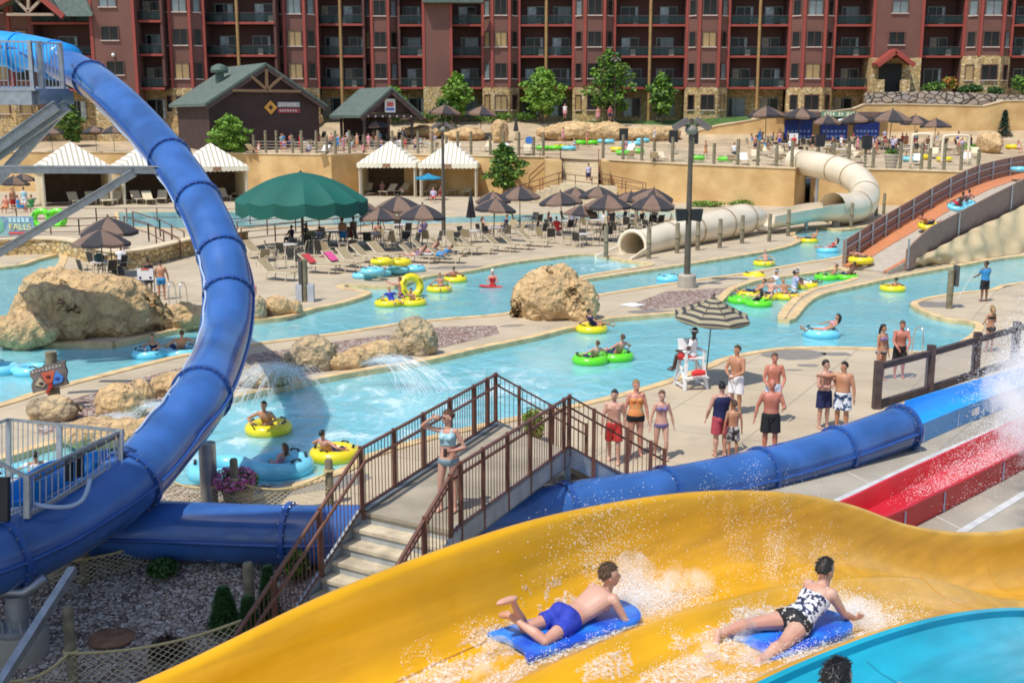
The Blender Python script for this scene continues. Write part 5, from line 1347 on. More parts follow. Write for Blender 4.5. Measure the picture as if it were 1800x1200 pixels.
for i, (u, v, w, lab, rz) in enumerate(cl):
    p = G(u, v); s = w * depth(p) / F / 4.85; p = p + V((0, 2 * s, 0))
    if i == 0: cb0.location = p; cb0.rotation_euler = (0, 0, rz); cb0.scale = (s, s, s * .98); cb0['label'] = lab
    else: dup(cb0, p, rz, lab, None, (s, s, s * .98))
# ================================================================= lamp posts
def lamp(u, vb, vt, label, ground=True, heads=1.0, spk=False, base=True):
    p = G(u, vb) if ground else HT(u, vb); k = depth(p) / F; h = (vb - vt) * k
    t = thing('lamp_post', label, 'lamp post', p, 0, 'tall lamp posts')
    MB().tube([(0, 0, 0), (0, 0, h)], [.16 * heads, .09 * heads], 10).build('pole', mat('bronze_pole', (.10, .08, .06), .5), t, smooth=60)
    if base: m = MB(); m.lathe([(.42, 0), (.42, .55), (.36, .62), (.001, .62)], 18); m.build('base', mat('lamp_base', (.42, .38, .31), .85), t, smooth=40)
    for s in (-1, 1):
        m = MB(); m.box((s * .5 * heads, -.1, h - .25), (.75 * heads, .45 * heads, .25 * heads), Matrix.Rotation(s * .55, 3, 'Y')); m.cyl((0, 0, h - .35), (s * .4 * heads, 0, h - .3), .05, n=6); m.build('floodlight', mat('lamp_head', (.16, .13, .12), .5), t)
    m = MB(); m.ell((0, -.05, h - .5), (.3 * heads, .25 * heads, .22 * heads)); m.build('collar', mat('lamp_collar', (.25, .23, .19), .5), t, smooth=60)
    if spk:
        for s in (-1, 1):
            m = MB(); z = h * .47; m.prism([V((s * .08, -.2, z)), V((s * .62, -.25, z + .02)), V((s * .55, -.2, z - .55)), V((s * .1, -.18, z - .5))], (0, .35, 0)); m.build('loudspeaker', blackp, t)
    return t
lamp(1207, 505, 214, 'tall bronze lamp post with two loudspeakers on the island path', spk=True)
lamp(780, 414, 218, 'tall bronze lamp post rising in front of the right cabana', heads=.9, spk=False, base=False)
lamp(548, 212, 100, 'slim lamp post beside the boarded shed', False, .8, False, False)
lamp(1080, 222, 104, 'slim lamp post before the hotel trees', False, .8, False, False)
# ================================================================= railings and fences at the back
def terr_fence(us, v, label, hpx=30, rail=True, top=None):
    pts = []
    for u in us:
        L_ = wl[0] if u < 965 else wl[1] if u < 1405 else wl[2]
        best = None
        for a, b in zip(L_, L_[1:]):
            d = b - a; q = onwall(u, 280, (a.x, a.y + .45), (d.x, d.y)); t_ = (q.x - a.x) / d.x
            if best is None or abs(t_ - .5) < best[0]: best = (abs(t_ - .5), V((q.x, q.y, lerp(a.z, b.z, t_) + .1)))
        pts.append(best[1])
    o = pts[0]; t = thing('terrace_fence', label, 'fence', o)
    for i, p in enumerate(pts): MB().cyl(p - o, p - o + V((0, 0, (2.35 if i % 3 else 1.9))), .15, n=9).build('post', logpost, t, smooth=60)
    for a, b in zip(pts, pts[1:]):
        m = MB(); a, b = a - o, b - o
        for z in (.3, .6, .9, 1.2): m.beam(a + V((0, 0, z)), b + V((0, 0, z)), .035)
        m.build('rope_rail', mat('pale_rope', (.55, .53, .46), .8), t)
    return t
terr_fence([447, 468, 487, 515, 531, 557, 575, 590, 615, 640, 665, 690, 708, 735, 760, 785, 805, 828, 862, 885, 912, 938, 955], 268, 'log post fence along the left terrace wall')
terr_fence([1060, 1095, 1128, 1150, 1182, 1217, 1255, 1297, 1332, 1365, 1392], 285, 'log post fence along the terrace wall right of the stairs')
terr_fence([1438, 1465, 1492, 1535, 1583, 1620], 292, 'log post fence on the wall behind the beige flume bend')
terr_fence([1634, 1660, 1690, 1720], 292, 'log post fence above the conveyor ramp')
def rail_run(name, label, pts, h=1.05, np=2, col=None, w=.045, mid=(.5,), posts=1.6, pw=.07):
    pts = [V(p) for p in pts]; o = pts[0]; t = thing(name, label, 'railing', o); col = col or rust_rail
    for a, b in zip(pts, pts[1:]):
        a, b = a - o, b - o; n = max(1, int((b - a).length / posts)); m = MB()
        for z in (h,) + tuple(mid): m.beam(a + V((0, 0, z)), b + V((0, 0, z)), w)
        m.build('rail', col, t)
        for i in range(n + 1): m = MB(); p = a.lerp(b, i / n); m.beam(p, p + V((0, 0, h + .03)), pw); m.build('rail_post', col, t)
    return t
rail_run('deck_railing', 'long brown railing along the raised path at the far left', [G(-60, 412), G(140, 413), G(205, 408)], mid=(.2, .6))
rail_run('deck_railing', 'brown railing before the left cabanas', [G(-40, 392), G(170, 391), G(330, 390), G(440, 394)], mid=(.35,), posts=2.2)
rail_run('stair_railing', 'brown railing sloping down beside the rear rock outcrop umbrella', [G(220, 412, .9), G(262, 424, .5), G(318, 455, 0)], mid=(.5,), posts=1.3)
rail_run('stair_railing', 'second brown sloping railing behind the rock outcrop umbrella', [G(235, 402, .9), G(282, 416, .5), G(325, 438, 0)], mid=(.5,), posts=1.3)
rail_run('deck_railing', 'brown railing of the ramp behind the green canopy', [G(418, 418), G(520, 408), G(640, 398)], mid=(.35, .7), posts=1.8)
rail_run('deck_railing', 'second brown railing of the ramp behind the green canopy', [G(425, 432, .1), G(540, 418, .1), G(655, 404, .1)], mid=(.4,), posts=2.2)
# low stone wall and curved path at the far left
sw = thing('stone_wall', 'low curved field stone wall behind the rock outcrop umbrellas', 'wall', G(100, 452)); o = V(sw.location)
m = MB(); q = cr([G(-60, 452) , G(60, 446), G(125, 449), G(170, 462), G(210, 472), G(260, 466), G(340, 446), G(430, 432)], 5); q = [V((p.x, p.y, 0)) - o for p in q]; ribbon(m, q, .6, -.3, .85); m.build('wall_face', stone_m, sw)
m = MB(); ribbon(m, q, .8, .853, .95); m.build('coping', mat('coping_stone', (.68, .55, .36)), sw)
# banner and green tubes behind the far left railing
bn = thing('banner', 'colourful banner reading FALLS hung on the far left railing', 'banner', G(20, 412, .2)); k = depth(V(bn.location)) / F
m = MB(); m.box((0, -.1, .55), (84 * k, .03, 1.25)); m.build('banner_cloth', mat('banner_blue', (.12, .22, .42), .7, var=.4, vs=2.5, col2=(.28, .50, .5)), bn)
m = MB(); m.ell((-.85, -.13, .55), (.5, .03, .5)); m.ell((-.95, -.15, .8), (.22, .03, .2), None, 12, 8, 1); m.build('round_print', [mat('print_green', (.15, .45, .3), .7), mat('print_red', (.55, .09, .09), .7)], bn, smooth=60)
text('FALLS', .58, mat('letters_yellow', (.80, .72, .35), .6), bn, (.68, -.14, .48))
m = MB(); m.box((.65, -.13, .1), (1.5, .03, .16)); m.build('red_underline', MATS['print_red'], bn)
m = MB()
for i in range(5): m.box((.05 + i * .28, -.13, .95), (.2, .03, .3))
m.build('worn_letters', mat('letters_aqua', (.45, .70, .75), .6), bn)
# ================================================================= outdoor stairs up to the terrace
stt = thing('outdoor_stairs', 'wide tan stairs climbing through the terrace wall', 'stairs', G(1015, 358)); o = V(stt.location)
tread_t = mat('tan_tread', (.58, .48, .32), .85, var=.08)
tl_, tr2 = Y(985, 287, 113.5), Y(1052, 289, 110.5); ztop = 3.75
bl_, brr = Y(988, 325, 107.5), Y(1052, 327, 105); n = 8
for i in range(n):
    f0, f1 = i / n, (i + 1) / n; z = lerp(ztop, 1.75, f1); z1 = lerp(ztop, 1.75, f0)
    a, b, c, d = tl_.lerp(bl_, f0), tr2.lerp(brr, f0), tr2.lerp(brr, f1), tl_.lerp(bl_, f1)
    q = MB(); q.prism([V((p.x, p.y, z)) - o for p in (a, b, c, d)], (0, 0, -1.2)); q.build('step', tread_t, stt)
q = MB(); q.prism([V((p.x, p.y, 1.75)) - o for p in (bl_, brr, brr + V((1.5, -2.2, 0)), bl_ + V((-.5, -2.2, 0)))], (0, 0, -1.7)); q.build('landing', tread_t, stt)
q = MB(); q.prism([V((p.x, p.y, 3.72)) - o for p in (tl_, tr2, tr2 + V((0, 6, 0)), tl_ + V((0, 6, 0)))], (0, 0, -3.6)); q.build('upper_landing', MATS['terrace_paving'], stt)
for i in range(8):
    z = lerp(1.75, 0, (i + 1) / 8); a = bl_ + V((-.5 - .62 * i, -.1, 0)); q = MB(); q.prism([V((a.x, a.y - 2.1, z)) - o, V((a.x, a.y, z)) - o, V((a.x - .64, a.y, z)) - o, V((a.x - .64, a.y - 2.1, z)) - o], (0, 0, -z if z > .05 else -.05)); q.build('step', tread_t, stt)
q = MB(); q.b2(tl_.x - 1.6 - o.x, tl_.x - .1 - o.x, bl_.y + .6 - o.y, tl_.y + 2 - o.y, -.2, ztop + .05); q.build('cheek_wall', tanwall, stt)
q = MB(); q.b2(tr2.x + .1 - o.x, tr2.x + .7 - o.x, brr.y + .4 - o.y, tr2.y + .3 - o.y, -.2, ztop + .05); q.build('cheek_wall', tanwall, stt)
rail_run('stair_railing', 'brown handrail at the right of the outdoor stairs', [V((tr2.x, tr2.y, ztop)), V((brr.x, brr.y, 1.75)), V((brr.x + 4.2, brr.y - 1.2, .9))], mid=(.5,), posts=1.5, w=.06)
rail_run('stair_railing', 'brown handrail at the left of the outdoor stairs', [V((tl_.x - 4, tl_.y, ztop)), V((tl_.x, tl_.y, ztop)), V((bl_.x, bl_.y, 1.75)), V((bl_.x - 5.4, bl_.y - .3, 0))], mid=(.5,), posts=1.5, w=.06)
rail_run('stair_railing', 'brown handrail along the front of the stair landing', [V((brr.x + 3.8, brr.y - 2.3, .9)), V((bl_.x - .4, bl_.y - 2.3, 1.75)), V((bl_.x - 5.6, bl_.y - 2.3, 0))], mid=(.5,), posts=1.5, w=.06)
# ================================================================= trees and plants
def leaves(mb, c, rad, n, sz, rg, hollow=.35, mi=None):
    for _ in range(n):
        d = V((rg.gauss(0, 1), rg.gauss(0, 1), rg.gauss(0, 1))).normalized() * (hollow + (1 - hollow) * rg.random() ** .5)
        p = V(c) + V((d.x * rad[0], d.y * rad[1], d.z * rad[2])); s = sz * rg.uniform(.6, 1.35)
        a = V((rg.gauss(0, 1), rg.gauss(0, 1), rg.gauss(0, .6))).normalized(); b = a.cross(V((rg.gauss(0, 1), rg.gauss(0, 1), rg.gauss(0, 1)))).normalized()
        mb.add([p - a * s, p + b * s * .5, p + a * s, p - b * s * .5], [(0, 1, 2, 3)], rg.randrange(2) if mi is None else mi)
def make_tree(name, label, h, w, seed, mats, n=2300, sz=.2, trunk=.3, group=None, cat='tree', shape=1.0):
    rg = random.Random(seed); t = thing(name, label, cat, (0, 0, 0), 0, group); m = MB()
    m.tube([(0, 0, 0), (.05 * w * rg.uniform(-1, 1), .03 * w, h * .35), (.04 * w, 0, h * .8)], [.035 * h * .6, .022 * h * .6, .006 * h], 8)
    for i in range(7):
        a = rg.uniform(0, 6.28); z = h * rg.uniform(trunk, .7); m.tube([(0, 0, z), (w * .32 * math.cos(a), w * .32 * math.sin(a), z + h * .16)], [.012 * h * .6, .004 * h], 5)
    m.build('trunk', bark, t, smooth=60)
    m = MB(); k = 15
    for i in range(k):
        f = i / (k - 1); z = h * lerp(trunk + .08, .94, f); rr = w * .5 * math.sin(PI * (.18 + .72 * f ** shape)) ; a = i * 2.4; d = rr * rg.uniform(.25, .7)
        leaves(m, (d * math.cos(a), d * math.sin(a), z), (rr * .55, rr * .55, h * .085), n // k, sz, rg)
    m.build('crown', mats, t, fix=False)
    return t
lm = [leaf_a, leaf_b]; ld = [leaf_b, leaf_b]
ht_trees = [(803, 212, 125, 42, 'round-headed'), (953, 212, 118, 62, 'tall broad'), (1072, 216, 92, 70, 'tallest open'), (1163, 212, 128, 40, 'slim dark'), (690, 200, 136, 40, 'small')]
for i, (u, vb, vt, w, ad) in enumerate(ht_trees):
    p = Y(u, vb, 146); k = depth(p) / F; t = make_tree('leafy_tree', f'{ad} green tree before the hotel ground floor', (vb - vt) * k, w * k * 1.45, 20 + i, [leaf_a, leaf_a] if i in (0, 1, 4) else lm, 2100, .28, .16, 'trees before the hotel'); p.z = zT(p.x, p.y); t.location = p
p = Y(405, 270, 121.9); k = depth(p) / F; make_tree('leafy_tree', 'light green bushy tree beside the left cabana', 66 * k, 84 * k, 31, [leaf_a, leaf_a], 2600, .24, .02).location = p
p = Y(887, 338, 112.2); p.z = 0; k = depth(p) / F; make_tree('leafy_tree', 'dark green bushy tree against the tan terrace wall', 94 * k, 80 * k, 32, lm, 2800, .2, .14).location = p
p = HT(126, 258); k = depth(p) / F; make_tree('leafy_tree', 'green tree behind the steel platform braces', 74 * k, 58 * k, 33, [leaf_b, leaf_a], 2200, .2, .1).location = p
p = Y(830, 222, 146); make_tree('leafy_tree', 'small dark shrub tree at the lawn edge', 3.4, 3.6, 35, ld, 900, .2, .1).location = (X(779, 146), 144, zT(X(779, 146), 144))
def conifer(name, label, p, h, w, seed, m=leaf_c, n=1700, sz=.16):
    rg = random.Random(seed); t = thing(name, label, 'tree', p); q = MB(); q.tube([(0, 0, 0), (0, 0, h * .9)], [.03 * h, .006 * h], 7); q.build('trunk', bark, t, smooth=60)
    q = MB()
    for _ in range(n):
        f = rg.random() ** .75; z = h * (.06 + .92 * f); r = w * .5 * (1 - f) ** .8 * rg.uniform(.45, 1.05) + .02; a = rg.uniform(0, 6.28); c = V((r * math.cos(a), r * math.sin(a), z)); d = V((math.cos(a), math.sin(a), -.25 + rg.uniform(-.2, .5))).normalized(); s = sz * rg.uniform(.6, 1.3); e = d.cross(V((0, 0, 1))).normalized()
        q.add([c - e * s * .35, c + d * s, c + e * s * .35, c - d * s * .3 + V((0, 0, .1 * s))], [(0, 1, 2, 3)])
    q.build('crown', m, t, fix=False); return t
p = HT(1764, 240); conifer('conifer', 'small blue green conifer before the tall tan wall', p, 46 * depth(p) / F, 26 * depth(p) / F, 41, leaf_c, 1500, .3)
def shrub(label, p, w, h, seed, mats=None, n=900, sz=.05, name='shrub', dd=.9):
    rg = random.Random(seed); t = thing(name, label, 'shrub', p); m = MB(); k = 8
    for i in range(k):
        a = i * 2.4; r = w * .5 * rg.uniform(.1, .55); leaves(m, (r * math.cos(a), r * math.sin(a), h * rg.uniform(.3, .72)), (w * .33, w * .33 * dd, h * .33), n // k, sz, rg, .2)
    m.build('foliage', mats or lm, t, fix=False)
    q = MB()
    for i in range(4): a = i * 1.6; q.tube([(0, 0, 0), (w * .2 * math.cos(a), w * .2 * math.sin(a), h * .5)], [.02 * h, .008 * h], 5)
    q.build('stem', bark, t); return t
# garden by the near stairs
p = GG(286, 1020); shrub('low round green shrub on the gravel under the blue tube', p, .62, .42, 51, ld, 2400, .04)
p = GG(396, 1112); conifer('arborvitae', 'dense upright arborvitae on the gravel left of the stairs', p, .82, .5, 52, leaf_b, 3800, .06)
p = GG(474, 1092); conifer('arborvitae', 'narrow arborvitae just behind the stair handrail', p, 1.0, .36, 53, leaf_b, 2600, .06)
p = GG(438, 1118); conifer('arborvitae', 'small arborvitae half hidden by the lower stair posts', p, .7, .34, 54, leaf_b, 2200, .06)
p = GG(522, 1022); shrub('feathery green shrub behind the bridge railing', p, .5, .6, 55, lm, 1500, .05)
p = GG(292, 1160); shrub('dry dark brown shrub behind the rope net', p, .6, .42, 56, [mat('dry_twig', (.06, .035, .025), .9)] * 2, 1800, .035)
p = G(940, 778); shrub('yellow green grassy plant beside the bridge deck', p, .55, .85, 57, [mat('grassy', (.22, .24, .06), .8), leaf_a], 1300, .06)
for u, v, w, lab in ((1240, 362, 60, 'shrub row at the foot of the tan wall'), (1300, 360, 50, 'right shrub at the foot of the tan wall')):
    p = G(u, v); p.y -= .8; k = depth(p) / F; shrub('green ' + lab, p, w * k, 10 * k, u, [leaf_a, mat('grassy', (.22, .24, .06), .8)], 1200, .12)
for i, (u, v, w, h, mm) in enumerate(((1640, 160, 40, 22, lm), (1695, 160, 26, 16, ld), (1715, 158, 22, 16, ld), (1750, 160, 30, 14, ld), (1670, 150, 26, 20, [mat('orange_flower', (.55, .2, .05), .8), leaf_a]), (1800, 165, 50, 40, lm))):
    p = Y(u, v, 146.5); k = depth(p) / F; p.z -= .4; shrub(f'{ordn(i)} shrub from the left on the boulder wall ledge', p, w * k, h * k, 60 + i, mm, 700, .2)
for i, (u, w) in enumerate(((855, 60), (880, 50), (925, 50), (700, 40), (745, 40))):
    p = Y(u, 203, 147); p.z = zT(p.x, p.y); shrub(f'{["wide", "clipped", "round", "low", "small"][i]} green shrub on the lawn under the hotel windows, {ordn(i)} planted', p, w * .072, 1.1, 70 + i, lm, 700, .16)
# flower pot
fpot = thing('flower_pot', 'concrete flower pot full of pink petunias behind the rope post', 'flower pot', G(420, 893)); k = depth(V(fpot.location)) / F
m = MB(); m.lathe([(.22, 0), (.34, .42), (.36, .44), (.33, .46), (.001, .40)], 20); m.build('pot', mat('pot_stone', (.42, .36, .27), .85), fpot, smooth=40)
rg = random.Random(9); m = MB(); leaves(m, (0, 0, .55), (.42, .4, .26), 900, .05, rg, .3); m.build('foliage', lm, fpot, fix=False)
m = MB(); leaves(m, (-.05, -.05, .62), (.44, .42, .25), 900, .042, rg, .85); m.build('petals', [mat('pink_petal', (.62, .12, .34), .7), mat('pale_petal', (.72, .34, .52), .7)], fpot, fix=False)
# ================================================================= ropes, posts, nets at the lower left
rope_m = mat('manila_rope', (.55, .45, .22), .85, var=.15, vs=30)
def sagline(a, b, sag, n=14): return [a.lerp(b, i / n) - V((0, 0, sag * 4 * (i / n) * (1 - i / n))) for i in range(n + 1)]
def ropefence(label, posts, sag, net=.6, zb=GZ, gap=.13, rope_h=.88, vis=None):
    P = [GG(u, v) if zb < 0 else G(u, v, zb) for u, v, h in posts]; o = P[0]; t = thing('rope_fence', label, 'fence', o)
    for (u, v, h), p in zip(posts, P):
        if h: MB().tube([p - o, p - o + V((0, 0, h * .96)), p - o + V((0, 0, h))], [.085, .08, .06], 12).build('post', logpost, t, smooth=50)
    for i, (a, b) in enumerate(zip(P, P[1:])):
        ha, hb = (posts[i][2] or rope_h), (posts[i + 1][2] or rope_h)
        q = sagline(a - o + V((0, -.09, min(ha, rope_h))), b - o + V((0, -.09, min(hb, rope_h))), sag); m = MB(); m.tube(q, .022, 7); m.build('rope', rope_m, t, smooth=180)
        L_ = (b - a).length; nn = int(L_ / gap); m = MB()
        def top(f): k = f * 14; j = min(int(k), 13); return q[j].lerp(q[j + 1], k - j)
        for s in (-1, 1):
            for j in range(-6, nn + 7):
                pts = []
                for r in range(7):
                    f = (j + s * r * .8) / nn
                    if 0 <= f <= 1: tp = top(f); d = tp.z - ((gz(tp.y + o.y) if zb < 0 else zb) - o.z + .05); pts.append(V((tp.x, tp.y, tp.z - min(d, net) * r / 6)))
                if len(pts) > 1: m.tube(pts, .006, 4)
        m.build('net', mat('net_twine', (.60, .52, .33), .85), t)
    for (u, v, h), p in zip(posts, P):
        if h: m = MB(); m.torus(p - o + V((0, 0, min(h, rope_h))), .098, .022, 16, 6); m.build('rope_loop', rope_m, t, smooth=180)
    return t
ropefence('rope and net fence with log posts in the lower left corner', [(20, 1260, 0), (130, 1210, 1.32), (430, 1150, 0)], .14, .55, rope_h=.62)
ropefence('rope net fence under the lower blue tube', [(40, 1030, 0), (150, 1022, .62), (265, 990, 0)], .05, .5, rope_h=.45)
ropefence('rope net fence behind the blue tube by the flower pot', [(270, 880, 0), (415, 902, 1.12), (580, 886, .95)], .28, .42, 0.0, rope_h=.72)
lp_ = MB(); p = GG(440, 1085); lp_.tube([(0, 0, 0), (0, 0, .92), (0, 0, .96)], [.095, .09, .07], 12)
tag(lp_.build('log_bollard', logpost, smooth=50, loc=p), 'squat log bollard on the gravel left of the stairs', 'bollard')
m = MB(); m.lathe([(.36, 0), (.37, .03), (.33, .06), (.001, .075)], 28); m.lathe([(.08, .07), (.08, .085), (.001, .085)], 12)
tag(m.build('manhole_cover', mat('rusty_cover', (.24, .12, .065), .7, var=.3, vs=9, bump=.004, bs=30), smooth=40, loc=GG(197, 1122)), 'round rusty brown cover lying on the gravel', 'cover')
# ================================================================= sign post, bin post, hose post
sg_ = thing('sign_post', 'ragged grey wooden sign with red, blue and tan panels on a log post', 'sign', G(97, 718)); o = V(sg_.location); k = depth(o) / F
MB().tube([(0, 0, 0), (0, 0, 102 * k)], [.16, .15], 12).build('post', logpost, sg_, smooth=60)
def sh(pts, y0, y1, m, nm): q = MB(); q.prism([V((x * k, y0, z * k)) for x, z in pts], (0, y1 - y0, 0)); return q.build(nm, m, sg_)
bd_ = [(-31, 72), (-22, 76), (-10, 79), (0, 83), (12, 84), (22, 89), (31, 90), (30, 82), (33, 70), (30, 58), (34, 48), (22, 44), (8, 42), (-8, 37), (-20, 35), (-29, 32), (-31, 45), (-27, 56), (-32, 62)]
sh(bd_, -.28, -.19, mat('grey_board', (.17, .145, .135), .85, var=.3, vs=3, bump=.02, bs=6), 'board')
sh([(-12, 68), (13, 73), (7, 52), (-4, 50)], -.31, -.281, mat('panel_red', (.55, .11, .06), .6), 'wedge_red')
sh([(14, 72), (27, 62), (24, 53), (8, 48), (10, 60)], -.31, -.281, mat('panel_blue', (.06, .22, .62), .6), 'wedge_blue')
sh([(-14, 61), (-24, 47), (-9, 44), (-5, 49)], -.31, -.281, mat('panel_tan', (.50, .41, .27), .6), 'wedge_tan')
sh([(0, 50), (6, 50), (8, 45), (2, 38), (-2, 30), (-6, 36), (0, 42)], -.33, -.285, mat('arrow_red', (.45, .03, .02), .5), 'arrow')
for nm, (cx, cz), mm in (('wedge_print', (1, 62), (.12, .01, .01)), ('wedge_print', (-12, 50), (.03, .03, .02)), ('wedge_print', (16, 59), (.02, .05, .3))):
    q = MB(); q.ell((cx * k, -.315, cz * k), (4.5 * k, .01, 3 * k)); q.build(nm, mat('print_%d' % cx, mm, .6), sg_, smooth=60)
for i in range(9):
    q = MB(); x = -26 + i * 6; q.box((x * k, -.285, (70 + (x + 26) * .24) * k), (3.4 * k, .02, (5 if i in (0, 4) else 3.4) * k), Matrix.Rotation(-.24, 3, 'Y')); q.build('worn_letter', mat('worn_paint', (.45, .42, .40), .8), sg_)
bpst = thing('bin_post', 'log post carrying a grey bin on each side at the deck edge', 'post', G(537, 530)); k = depth(V(bpst.location)) / F
MB().tube([(0, 0, 0), (0, 0, 74 * k)], [.13, .13], 12).build('post', logpost, bpst, smooth=60)
for s in (-1, 1): m = MB(); m.box((s * .25, 0, .38), (.26, .35, .75)); m.build('bin', mat('bin_grey', (.45, .48, .52), .5), bpst)
m = MB(); m.box((-.16, -.02, 1.25), (.14, .3, 1.0)); m.build('lid_board', mat('bin_dark', (.08, .08, .075), .6), bpst)
hp = thing('hose_post', 'tall log post with dark board on the right hand pool island', 'post', G(1668, 542)); k = depth(V(hp.location)) / F
MB().tube([(0, 0, 0), (0, 0, 68 * k)], [.13, .13], 12).build('post', logpost, hp, smooth=60); m = MB(); m.box((.2, 0, 1.35), (.12, .4, .85)); m.build('board', mat('bin_dark', (.08, .08, .075)), hp)
for u, v, lab in ((1065, 452, 'left of the beige flume mouth'), (1140, 455, 'right of the beige flume mouth'), (1118, 408, 'between the tables and the flume'), (1190, 445, 'first along the flume'), (1226, 440, 'second along the flume'), (1265, 436, 'third along the flume'), (1304, 428, 'fourth along the flume'), (1352, 425, 'fifth along the flume'), (1385, 415, 'last along the flume'), (1496, 400, 'under the flume bend'), (1540, 380, 'left of a pair behind the ramp barrier'), (1553, 378, 'right of a pair behind the ramp barrier')):
    m = MB(); m.tube([(0, 0, 0), (0, 0, 1.72), (0, 0, 1.76)], [.13, .125, .1], 10); m.torus((0, 0, .9), .14, .03, 12, 6)
    tag(m.build('log_post', logpost, smooth=50, loc=G(u, v)), f'wooden log post, {lab}', 'post', 'log posts')
# lifeguard chair
lc = thing('lifeguard_chair', 'tall white wooden lifeguard chair at the pool edge', 'chair', G(1214, 680), .28); lc.scale = (.84,) * 3
def lcp(nm, *segs, w=.07, h=None):
    q = MB()
    for a, b in segs: q.beam(a, b, w, h or w)
    q.build(nm, white_m, lc)
for sx in (-1, 1):
    for sy in (-1, 1): lcp('leg', ((sx * .42, sy * .42, 0), (sx * .30, sy * .26, 1.02)), w=.09)
    lcp('side_brace', ((sx * .40, -.40, .15), (sx * .32, .28, .9)), ((sx * .40, .40, .15), (sx * .32, -.28, .9)), ((sx * .40, -.38, .12), (sx * .40, .38, .12)), w=.05)
    lcp('armrest', ((sx * .33, -.34, 1.3), (sx * .33, .32, 1.3)), ((sx * .33, -.30, 1.0), (sx * .33, -.30, 1.3)), w=.08)
lcp('seat', ((-.34, 0, 1.05), (.34, 0, 1.05)), w=.6, h=.05)
lcp('foot_board', ((-.42, -.42, .42), (.42, -.42, .42)), w=.26, h=.04)
q = MB(); q.prism([V((-.33, .26, 1.05)), V((.33, .26, 1.05)), V((.33, .42, 1.62)), V((-.33, .42, 1.62))], (0, .04, .01)); q.build('backrest', white_m, lc)
q = MB(); q.ell((0, -.45, .52), (.2, .08, .1)); q.cyl((-.18, -.47, .5), (.2, -.47, .52), .075); tag(q.build('rescue_tube', mat('rescue_red', (.65, .03, .03), .5), smooth=60, loc=lc.location), 'red rescue tube lying on the foot board of the lifeguard chair', 'rescue tube')
bpy.data.objects['rescue_tube'].rotation_euler = (0, 0, .28)
# pool ladder, notice board, deck details
for i, (u, v, rz, lab) in enumerate(((1598, 626, .2, 'chrome pool ladder beside the couple at the water edge'), (315, 537, -.2, 'pale pool handrail pair right of the man in blue trunks'))):
    t = thing('pool_ladder', lab, 'ladder', G(u, v), rz)
    for s in (-1, 1): q = MB(); q.tube(cr([(s * .25, -.35, 0), (s * .25, -.33, .8), (s * .25, -.1, 1.0), (s * .25, .2, .7), (s * .25, .28, -.3)], 5), .024, 8); q.build('handrail', mat('chrome', (.6, .62, .62), .25, .8), t, smooth=180)
nb = thing('notice_board', 'white notice board with red heading behind the rock outcrop', 'sign', G(258, 522)); k = depth(V(nb.location)) / F
q = MB(); q.box((0, 0, 1.0), (28 * k, .05, 20 * k)); q.box((0, -.03, 1.22), (14 * k, .02, 3 * k), None, 1)
for s in (-1, 1): q.ell((s * 9 * k, -.03, .85), (.06, .02, .06), None, 10, 6, 2)
q.build('board', [white_m, mat('notice_red', (.6, .12, .08), .6), mat('notice_blue', (.03, .03, .12), .6)], nb)
for s in (-1, 1): q = MB(); q.cyl((s * .35, .04, 0), (s * .35, .04, .85), .03); q.build('post', galv, nb)
pk = thing('planter_pot', 'wide stone planter with grass on the terrace behind the flume', 'planter', HT(1566, 296)); q = MB(); q.lathe([(.45, 0), (.65, 1.25), (.6, 1.3), (.001, 1.2)], 18); q.build('pot', mat('pot_stone', (.42, .36, .27)), pk, smooth=40)
q = MB(); leaves(q, (0, 0, 1.4), (.6, .6, .35), 300, .15, random.Random(2)); q.build('foliage', lm, pk, fix=False)
q = MB(); q.lathe([(.001, 0), (.55, 0), (.55, .02), (.001, .02)], 4); tag(q.build('drain_cover', white_m, loc=G(1112, 536, .012)), 'white square cover on the island path', 'cover')
# terrace rockwork and signs
def trock(label, u, v, w, h, seed, vox=.22):
    p = HT(u, v); k = depth(p) / F; mb = MB(); rg = random.Random(seed)
    for i in range(5): mb.ell((w * k * rg.uniform(-.35, .35), rg.uniform(-.5, .8), h * k * .35), (w * k * .3, 1.6, h * k * rg.uniform(.4, .65)), None, 14, 9)
    tag(link(voxel(mb, vox, 4, .5, 'rock', rock_m, 180, rocknoise(seed, .7, .6)), 'rockwork', None, p), label, 'rockwork')
trock('tan rockwork mound left of the hotel deck', 1015, 246, 170, 36, 81); trock('tan rockwork mound behind the tube pile', 1130, 246, 110, 24, 82); trock('tall thin tan rock before the closed terrace umbrella', 880, 250, 26, 42, 83); trock('tan rock mound left of the tall thin rock', 820, 246, 70, 24, 84); trock('low tan rocks behind the left terrace tables', 740, 240, 80, 20, 85); trock('pale rock pillar on the right terrace', 1738, 268, 30, 36, 86); trock('peaked tan rock beside the boarded shed sign', 553, 222, 26, 28, 87)
for u, v, w, h, lab, mm, nm in ((547, 248, 20, 26, 'grey board sign on the left terrace', mat('board_grey', (.42, .44, .46), .6), 'board'), (930, 262, 14, 14, 'round blue sign on the terrace fence', mat('sign_round_blue', (.05, .18, .55), .5), 'disc'), (1394, 258, 16, 18, 'white bin box behind the flume start', white_m, 'board')):
    t = thing('terrace_sign', lab, 'sign', HT(u, v)); k = depth(V(t.location)) / F; q = MB()
    if nm == 'disc': q.tube([(0, -.05, .9), (0, .02, .9)], w * k / 2, 16)
    else: q.box((0, 0, h * k / 2 + .3), (w * k, .08, h * k))
    q.build(nm, mm, t); q = MB(); q.cyl((0, .05, 0), (0, .05, .8), .05); q.build('post', logpost, t)

